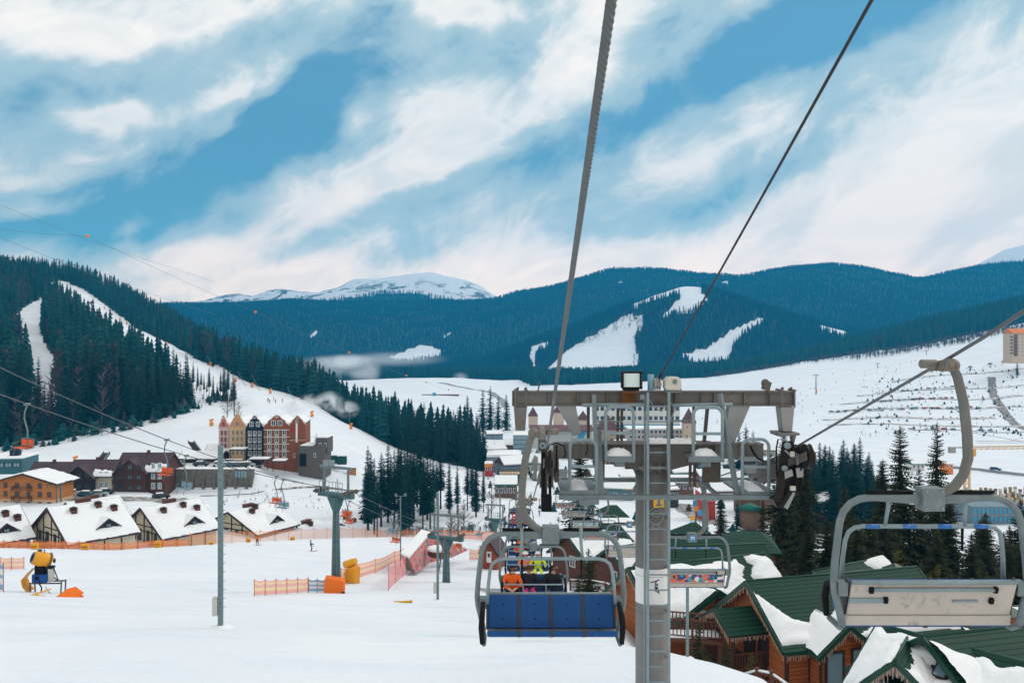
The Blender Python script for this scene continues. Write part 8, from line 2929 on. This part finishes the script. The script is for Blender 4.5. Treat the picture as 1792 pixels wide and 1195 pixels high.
for i in range(30):
 d = rv.uniform(235, 420)
 px = rv.uniform(1045, 1275) if i < 17 else rv.uniform(850, 945) if i < 24 else rv.uniform(1180, 1440)
 g = G(px, d)
 py = CY - F * g.z / d
 hh = rv.uniform(2.2, 4) * F / d
 ww = rv.uniform(6, 12) * F / d
 block('cottage', 'small snow roofed cottage in the crowd of valley houses', px - ww / 2, px + ww / 2, py - hh, py, d, rv.uniform(6, 9), rv.choice([VBROWN, VDARK, VGREY, VW, VBEIGE, VBROWN]), 'house', 'crowded cottages of the valley', 1, 3, .9, 1.2, 'gable', rise=rv.uniform(1.5, 2.6) * F / d, tile=rv.choice([TILE_B, VGREEN, TILE_B]), snow=.5, rz=rv.uniform(-.5, .5))
block('red_shop', 'bright red shop front beside the village road', 1226, 1252, 863, 882, 205, 6, VRED, 'shop', None, 1, 3, .8, 1.0, snow=.3, band=(.8, .2, VW))
# round pavilion with teal roof
g = G(1313, 190)
t = thing('round_pavilion', 'round timber pavilion with teal conical roof among the trees', 'pavilion', (at(1313, 0, 190).x, 190, at(0, 906, 190).z))
mb = MB(); mb.cyl((0, 0, -2), (0, 0, 2.2), 2.6, 2.6, 20); mb.build('wall', VBROWN, t)
mb = MB(); mb.cyl((0, 0, 2.1), (0, 0, 3.3), 3.0, .3, 20); mb.build('roof', VGREEN, t)
# flags and little signs by the village path
fl_ = (('blue', VBLUE), ('orange', VORANGE), ('blue', VBLUE), ('yellow', YEL), ('light blue', LBLUE), ('blue', VBLUE))
for i, (px, py, d) in enumerate(((1216, 880, 205), (1219, 890, 200), (1225, 897, 190), (1212, 908, 180), (1211, 916, 176), (1235, 922, 165))):
 p = at(px, py, d)
 t = thing('banner_sign', 'small %s sign board on a post beside the village path, %s' % (fl_[i][0], ('farthest one', 'second farthest', 'third from the far end', 'left of a blue one', 'lower left one', 'nearest to the chair hanger')[i]), 'sign', p, .2, 'sign boards by the village path')
 mb = MB(); mb.box((0, 0, .0), (1.0, .1, 1.3)); mb.build('board', fl_[i][1], t)
 mb = MB(); mb.bar((0, .08, -2.6), (0, .08, .6), .08); mb.build('post', VDARK, t)
# ------------------------------------------------------------------ the wide slope on the right
TS = 'far lift pylons up the white slope'
for (px, y0, y1, d, lb) in ((1428, 656, 686, 720, 'nearest far lift pylon on the white slope, right of the crossarm'), (1536, 636, 652, 880, 'second far lift pylon up the white slope'), (1621, 614, 632, 930, 'third far lift pylon up the white slope'), (1697, 590, 614, 960, 'highest far lift pylon near the forest edge')):
 p = at(px, y1, d)
 h = (y1 - y0) / F * d
 t = thing('far_pylon', lb, 'lift tower', p, 0, TS)
 mb = MB(); mb.tube([(0, 0, -2), (0, 0, h)], [.55, .35], 8); mb.build('column', M('pylon_violet', (.13, .13, .2), .6), t)
 mb = MB(); mb.bar((-2.6, 0, h), (2.6, 0, h), .5, .5); mb.build('crossarm', STEEL_D, t)
 mb = MB(); mb.box((0, -.6, 1), (1.4, .5, 2.2)); mb.build('crash_pad', PADO, t)
pal2 = [('black', 'black'), ('red', 'black'), ('blue', 'black'), ('black', 'grey'), ('orange', 'black'), ('grey', 'purple')]
PMESH = []
for jk, tr in pal2:
 me, J = body_mesh('ski', 0, .1, 1, False, 'poles')
 for m in (CLOTH[jk], CLOTH[tr], SKIN, BOOT, CLOTH['black']):
  me.materials.append(m)
 PMESH.append((me, jk))
rp = random.Random(21)
def far_skiers(n, box, group, where, k=1.0):
 i = 0
 while i < n:
  px = rp.uniform(box[0], box[1])
  d = rp.uniform(box[2], box[3])
  g = G(px, d)
  py = CY - F * g.z / d
  if len(box) > 4 and not inpoly(np.array([px]), np.array([py]), box[4])[0]:
   continue
  me, jk = rp.choice(PMESH)
  o = bpy.data.objects.new('person', me)
  COL.objects.link(o)
  o.location = (g.x, g.y, g.z + .88 * k)
  o.rotation_euler = (0, 0, rp.uniform(0, 6.28))
  o.scale = (k, k, k)
  tag(o, 'tiny far skier in %s jacket %s' % (jk, where), 'person', group)
  i += 1
far_skiers(58, (1395, 1640, 560, 880, [(1395, 660), (1640, 622), (1640, 700), (1500, 725), (1395, 770)]), 'far skiers on the wide white slope', 'on the wide white slope', 1.15)
far_skiers(14, (1215, 1300, 470, 800, [(1215, 700), (1300, 690), (1300, 745), (1215, 745)]), 'far skiers behind the crossarm', 'behind the right half of the crossarm', 1.1)
far_skiers(7, (440, 520, 360, 440, [(450, 695), (515, 705), (520, 735), (440, 735)]), 'far skiers on the hill piste', 'on the piste above the row hotels', 1.1)
far_skiers(10, (862, 945, 120, 240, [(870, 875), (945, 880), (945, 925), (875, 925)]), 'skiers at the lift station', 'near the lower lift towers', 1.0)
# parked cars on the terraces
CG = 'tiny cars parked in rows on the far terraces'
for (p0, p1, d, n, wh) in ((1452, 1700, 652, 20, 'front row below the grey barrack'), (1515, 1672, 690, 15, 'second row beside the grey barrack'), (1590, 1740, 560, 8, 'sparse row lower down'), (1570, 1690, 735, 8, 'third row up the slope'), (1600, 1760, 800, 7, 'top row under the containers')):
 for i in range(n):
  px = p0 + (p1 - p0) * (i + rp.uniform(.1, .9)) / n
  g = G(px, d)
  q = rp.choice([0, 0, 1, 2, 2, 3, 3, 5])
  car('tiny %s car parked in the %s' % (PN[q], wh), (g.x, g.y, g.z + .2), rp.uniform(-.25, .25) + (1.57 if i % 3 else 0), PAINT[q], CG, detail=False)
block('barrack', 'low grey barrack with white roof between the far rows of cars', 1470, 1521, 727, 738, 665, 8, VW, 'building', None, 1, 5, 1.2, 1.5, snow=.6)
SB = 'sheds and containers at the top of the terraces'
for (a, b, yt, yb, d, m, lb) in ((1612, 1626, 646, 653, 830, VBLUE, 'blue container left of the chair grip'), (1628, 1650, 639, 645, 850, VGREY, 'grey blue container row above the blue one'), (1654, 1667, 624, 640, 870, VGREY, 'tall grey silo like block above the containers'), (1668, 1676, 630, 642, 868, VBROWN, 'brown block right of the grey silo block'),
         (1690, 1716, 631, 636, 850, VGREEN, 'green container row, leftmost of three'), (1723, 1735, 630, 636, 850, VGREEN, 'green container, middle of three'), (1743, 1753, 630, 636, 850, VGREEN, 'green container, rightmost of three'), (1680, 1718, 654, 657, 800, VGREY, 'long grey blue barrier left part'), (1719, 1756, 655, 658, 800, VGREY, 'long grey blue barrier right part'),
         (1705, 1735, 640, 646, 840, VBROWN, 'heap of brown timber and machines'), (1584, 1592, 678, 681, 760, VBLUE, 'tiny blue hut at the end of an upper terrace'), (1660, 1690, 678, 682, 770, VW, 'pale hut row behind the chair hanger')):
 block('container' if 'container' in lb else 'shed', lb, a, b, yt, yb, d, 6, m, 'container' if 'container' in lb else 'shed', SB, snow=.3)
hr = block('apartment_tower', 'beige and brown apartment tower at the right border', 1771, 1800, 583, 624, 760, 14, VBEIGE, 'building', None, 7, 4, 1.2, 1.5, 'gable', rise=8, tile=VORANGE, snow=0)
mb = MB(); mb.box((-4, -.3, 10), (2.4, .8, 19)); mb.build('brown_strip', VBROWN, hr)
for k in range(6):
 mb = MB(); mb.box((-7.6, -.2, 3 + 2.9 * k), (2.2, 1.6, 1.1)); mb.build('balcony', VBROWN, hr)
# building site with crane and bare pillars
bs = block('site_building', 'blue green glazed shell of a new building behind the beige chair', 1702, 1800, 886, 930, 196, 14, VGREY, 'building', None, 3, 13, .7, 1.3, pane=VBLUE, frame=VGREY, snow=0)
PCOL = [VW, VBEIGE, M('pile_olive', (.28, .22, .10), .8), CONC, VBROWN]
PG = 'bare pillars of the building site'
for r in range(3):
 for i in range(14):
  px = 1676 + i * 8.6 + r * 3
  d = 208 + r * 7
  p = at(px, 858 + r * -1.5 + rp.uniform(-3, 3) + (20 - r * 8), d)
  t = thing('concrete_pillar', 'bare concrete pillar of the building site behind the crane mast', 'pillar', (p.x, p.y, p.z - 3), 0, PG)
  mb = MB(); mb.box((0, 0, 1.2), (.55, .55, 4.2)); mb.build('shaft', PCOL[(i * 3 + r) % 5], t)
  mb = MB(); mb.box((0, 0, 3.5), (.62, .62, .5)); mb.build('head', PCOL[(i + r) % 5], t)
CRY = M('crane_yellow', (.62, .30, .03), .5, 0, .15, 2)
def lattice(mb, a, b, w, n, up=Vector((0, 0, 1)), tri=False, th=.12):
 a, b = Vector(a), Vector(b)
 d = (b - a).normalized()
 u = d.orthogonal().normalized() if abs(d.dot(up)) > .9 else d.cross(up).normalized()
 v = d.cross(u)
 cs = [(-1, -1), (1, -1), (1, 1), (-1, 1)] if not tri else [(-1, -.6), (1, -.6), (0, .9)]
 def c(k, t):
  return a.lerp(b, t) + u * cs[k][0] * w / 2 + v * cs[k][1] * w / 2
 m = len(cs)
 for k in range(m):
  mb.bar(c(k, 0), c(k, 1), th)
 for i in range(n):
  for k in range(m):
   mb.bar(c(k, i / n), c((k + 1) % m, (i + 1) / n), th * .6)
   mb.bar(c(k, (i + 1) / n), c((k + 1) % m, (i + 1) / n), th * .6)
def crane(px, yt, d, jib_y, jib_to, label, h_extra=0, mat=None, counter=0):
 top = at(px, yt, d)
 zb = gz(top.x, d)
 t = thing('tower_crane', label, 'crane', (top.x, d, zb), 0, 'tower cranes')
 H = top.z - zb
 jz = (CY - jib_y) / F * d - zb
 m = mat or CRY
 mb = MB(); lattice(mb, (0, 0, -1), (0, 0, jz), 1.3, int(jz / 1.6), th=.16); mb.build('mast', m, t)
 mb = MB(); lattice(mb, (0, 0, jz), (0, 0, H), .9, 4); mb.build('apex', m, t)
 L = (jib_to - px) / F * d
 mb = MB(); lattice(mb, (.6, 0, jz + .4), (L, -4, jz + 1.2), 1.0, int(L / 1.5), tri=True); mb.build('jib', m, t)
 mb = MB(); mb.box((1.2, -.6, jz - .9), (1.5, 1.3, 1.9)); mb.build('cab', YEL, t, .08)
 mb = MB(); mb.tube([(0, 0, H), (L * .7, -2.8, jz + 1.8)], .05, 4); mb.build('stay', STEEL_D, t)
 mb = MB(); mb.box((-4.2, 0, jz - .2), (1.6, 1.2, 1.6)); mb.bar((0, 0, jz + .5), (-5, 0, jz + .5), .5, .3); mb.build('counterweight', CONC, t)
 return t
crane(1692, 755, 240, 786, 1850, 'yellow lattice tower crane right of the chair hanger')
crane(1905, 745, 380, 776, 1700, 'grey jib of a second crane reaching in from the right border', mat=M('crane_grey', (.35, .33, .32), .5))
# van on the main road, barrier rail
g = G(1742, 352)
car('dark blue van driving on the main road past the crane', (g.x, g.y, g.z + .15), -.35, PAINT[4], None)
rail = thing('road_barrier', 'long concrete railing beside the main road right of the crane', 'railing', (0, 0, 0))
mb = MB(); mp_ = MB()
P = [G(p, d) for p, d in ((1590, 392), (1650, 372), (1720, 348), (1800, 322))]
for a, b in zip(P[:-1], P[1:]):
 mb.bar(a + Vector((0, 0, 1.2)), b + Vector((0, 0, 1.2)), .2, .3)
 n = int((b - a).length / 1.6)
 for k in range(n):
  q = a.lerp(b, k / n)
  mp_.bar(q, q + Vector((0, 0, 1.1)), .18)
mb.build('top_rail', CONC, rail); mp_.build('balusters', CONC, rail)
block('kiosk', 'teal roofed kiosk by the main road left of the crane', 1596, 1618, 812, 820, 360, 6, VW, 'kiosk', None, 1, 3, 1, 1.2, 'gable', rise=6, tile=VGREEN, snow=.1)
block('kiosk', 'orange kiosk between the road and the slim spruce', 1655, 1668, 812, 820, 340, 5, VORANGE, 'kiosk', None, 1, 2, .8, 1.0, snow=.3)
# ------------------------------------------------------------------ scrub, bushes, debris
def scrub(name, label, n, region, hr, tpl, mat, seed, tint=(.2, .8), keep=None):
 r = np.random.default_rng(seed)
 px0, px1, d0, d1 = region
 P = r.uniform(px0, px1, n)
 D = np.sqrt(r.uniform(d0 * d0, d1 * d1, n))
 X = (P - CX) / F * D
 Z = height(X, D)
 if keep is not None:
  q, y = pix(X, D, Z)
  k = keep(q, y, D)
  X, D, Z = X[k], D[k], Z[k]
  n = len(X)
 V, T, O = scatter(tpl, np.stack([X, D, Z - .1], -1), r.uniform(hr[0], hr[1], n), r.uniform(0, 6.28, n), r.integers(0, len(tpl), n), r.uniform(1.5, 3, n))
 tag(fast_mesh(name, V, T, mat, r.uniform(tint[0], tint[1], n)[O]), label, 'scrub', kind='stuff')
BTPL = [bare_tpl(71), bare_tpl(72)]
STPL = [conifer_tpl(81, 4, 5, slim=.2), bare_tpl(73)]
le_x = [-900, 0, 100, 200, 300, 372, 400]
le_d = [300, 306, 306, 310, 318, 352, 372]
scrub('scrub', 'dark brushwood along the lower edge of the hill forest', 900, (-60, 400, 285, 372), (1.5, 5), STPL, FMAT, 5, (.3, 1), lambda q, y, D: np.abs(D - np.interp(q, le_x, le_d)) < 9)
scrub('scrub', 'leafless violet grey brush at the foot of the forest strip above the white slope', 2600, (1230, 1792, 850, 1230), (4, 9), BTPL, FMAT, 6, (.86, 1), lambda q, y, D: (D < np.interp(q, [905, 930, 1000, 1240, 1400, 1500, 1600, 1700, 1792], [1120, 1120, 1140, 1190, 1240, 1210, 1170, 1160, 1180])) & (D > np.interp(q, [1230, 1400, 1500, 1600, 1700, 1792], [1120, 1150, 1090, 1030, 1010, 1030])))
scrub('scrub', 'little bushes and junk scattered over the far parking terraces', 420, (1500, 1790, 520, 800), (.8, 2.6), STPL, FMAT, 7, (.1, .95))
scrub('scrub', 'brushwood on the bank below the bare stemmed spruces', 500, (690, 905, 172, 200), (.8, 2.6), BTPL, FMAT, 8, (.5, 1), lambda q, y, D: np.abs(D - np.interp(q, [690, 780, 905], [176, 178, 188])) < 3.5)
scrub('scrub', 'grey brush at the edges of the middle mountain pistes', 2200, (930, 1340, 1760, 2330), (6, 13), BTPL, FMAT, 9, (.86, 1), lambda q, y, D: inpoly(q, y, [(1030, 590), (1090, 548), (1130, 545), (1150, 560), (1130, 585), (1108, 575), (1060, 585), (1000, 615), (985, 610)]) | inpoly(q, y, [(1240, 525), (1290, 545), (1320, 560), (1290, 562), (1225, 545)]) | inpoly(q, y, [(1110, 590), (1128, 600), (1122, 650), (1108, 640)]))
scrub('scrub', 'dry stalks and stones showing through the snow behind the timber chalets', 130, (380, 640, 205, 238), (.3, 1.1), BTPL, FMAT, 10, (.8, 1))
scrub('scrub', 'bushes between the houses of the valley', 260, (850, 1480, 180, 420), (.8, 3), STPL, FMAT, 12, (.3, 1))
# ------------------------------------------------------------------ steam and mist
def vapour(name, label, puffs, dens, col=(.93, .95, .97), nscale=1.1, thr=.45):
 m = bpy.data.materials.new(name)
 m.use_nodes = True
 t = NT(m.node_tree)
 for n in list(t.nt.nodes):
  t.nt.nodes.remove(n)
 tcn = t.n('ShaderNodeTexCoord')
 ln = t.vmath('LENGTH', tcn.outputs['Object'])
 fall = t.rng(ln.outputs['Value'], .25, 1.0, 1.0, 0.0)
 info = t.n('ShaderNodeNewGeometry')
 nz = t.noise(info.outputs['Position'], nscale, 5, .62, .5)
 f = t.math('MULTIPLY', fall, t.rng(nz, thr, thr + .18))
 v = t.n('ShaderNodeVolumePrincipled')
 v.inputs['Color'].default_value = (*col, 1)
 t.l(t.math('MULTIPLY', f, dens), v.inputs['Density'])
 o = t.n('ShaderNodeOutputMaterial')
 t.l(v.outputs[0], o.inputs['Volume'])
 for (px, py, d, rx, rz_) in puffs:
  p = at(px, py, d)
  mb = MB(); mb.ball((0, 0, 0), 1.0, 20, 12)
  ob = mb.build(name, m, loc=p)
  ob.scale = (rx / F * d, rx / F * d * .8, rz_ / F * d)
  tag(ob, label, name, kind='stuff')
vapour('steam', 'white steam drifting up behind the row hotels', [(513, 712, 285, 32, 20), (545, 702, 290, 30, 17), (577, 703, 296, 30, 22), (608, 716, 300, 26, 18)], .34, nscale=.20, thr=.42)
vapour('smoke', 'white smoke rising from the valley behind the forest', [(648, 652, 1020, 26, 26), (628, 655, 1020, 24, 14), (600, 632, 1100, 70, 16), (806, 662, 1100, 18, 14)], .035, nscale=.045, thr=.40)
vapour('mist', 'thin mist band over the valley forest behind the smoke', [(585, 640, 1150, 110, 22), (690, 628, 1250, 110, 16)], .006, nscale=.012, thr=.30)
vapour('mist', 'grey mist lying on the steep near hill forest', [(15, 618, 420, 75, 32), (120, 640, 430, 50, 26), (60, 655, 425, 60, 22)], .075, nscale=.02, thr=.25)
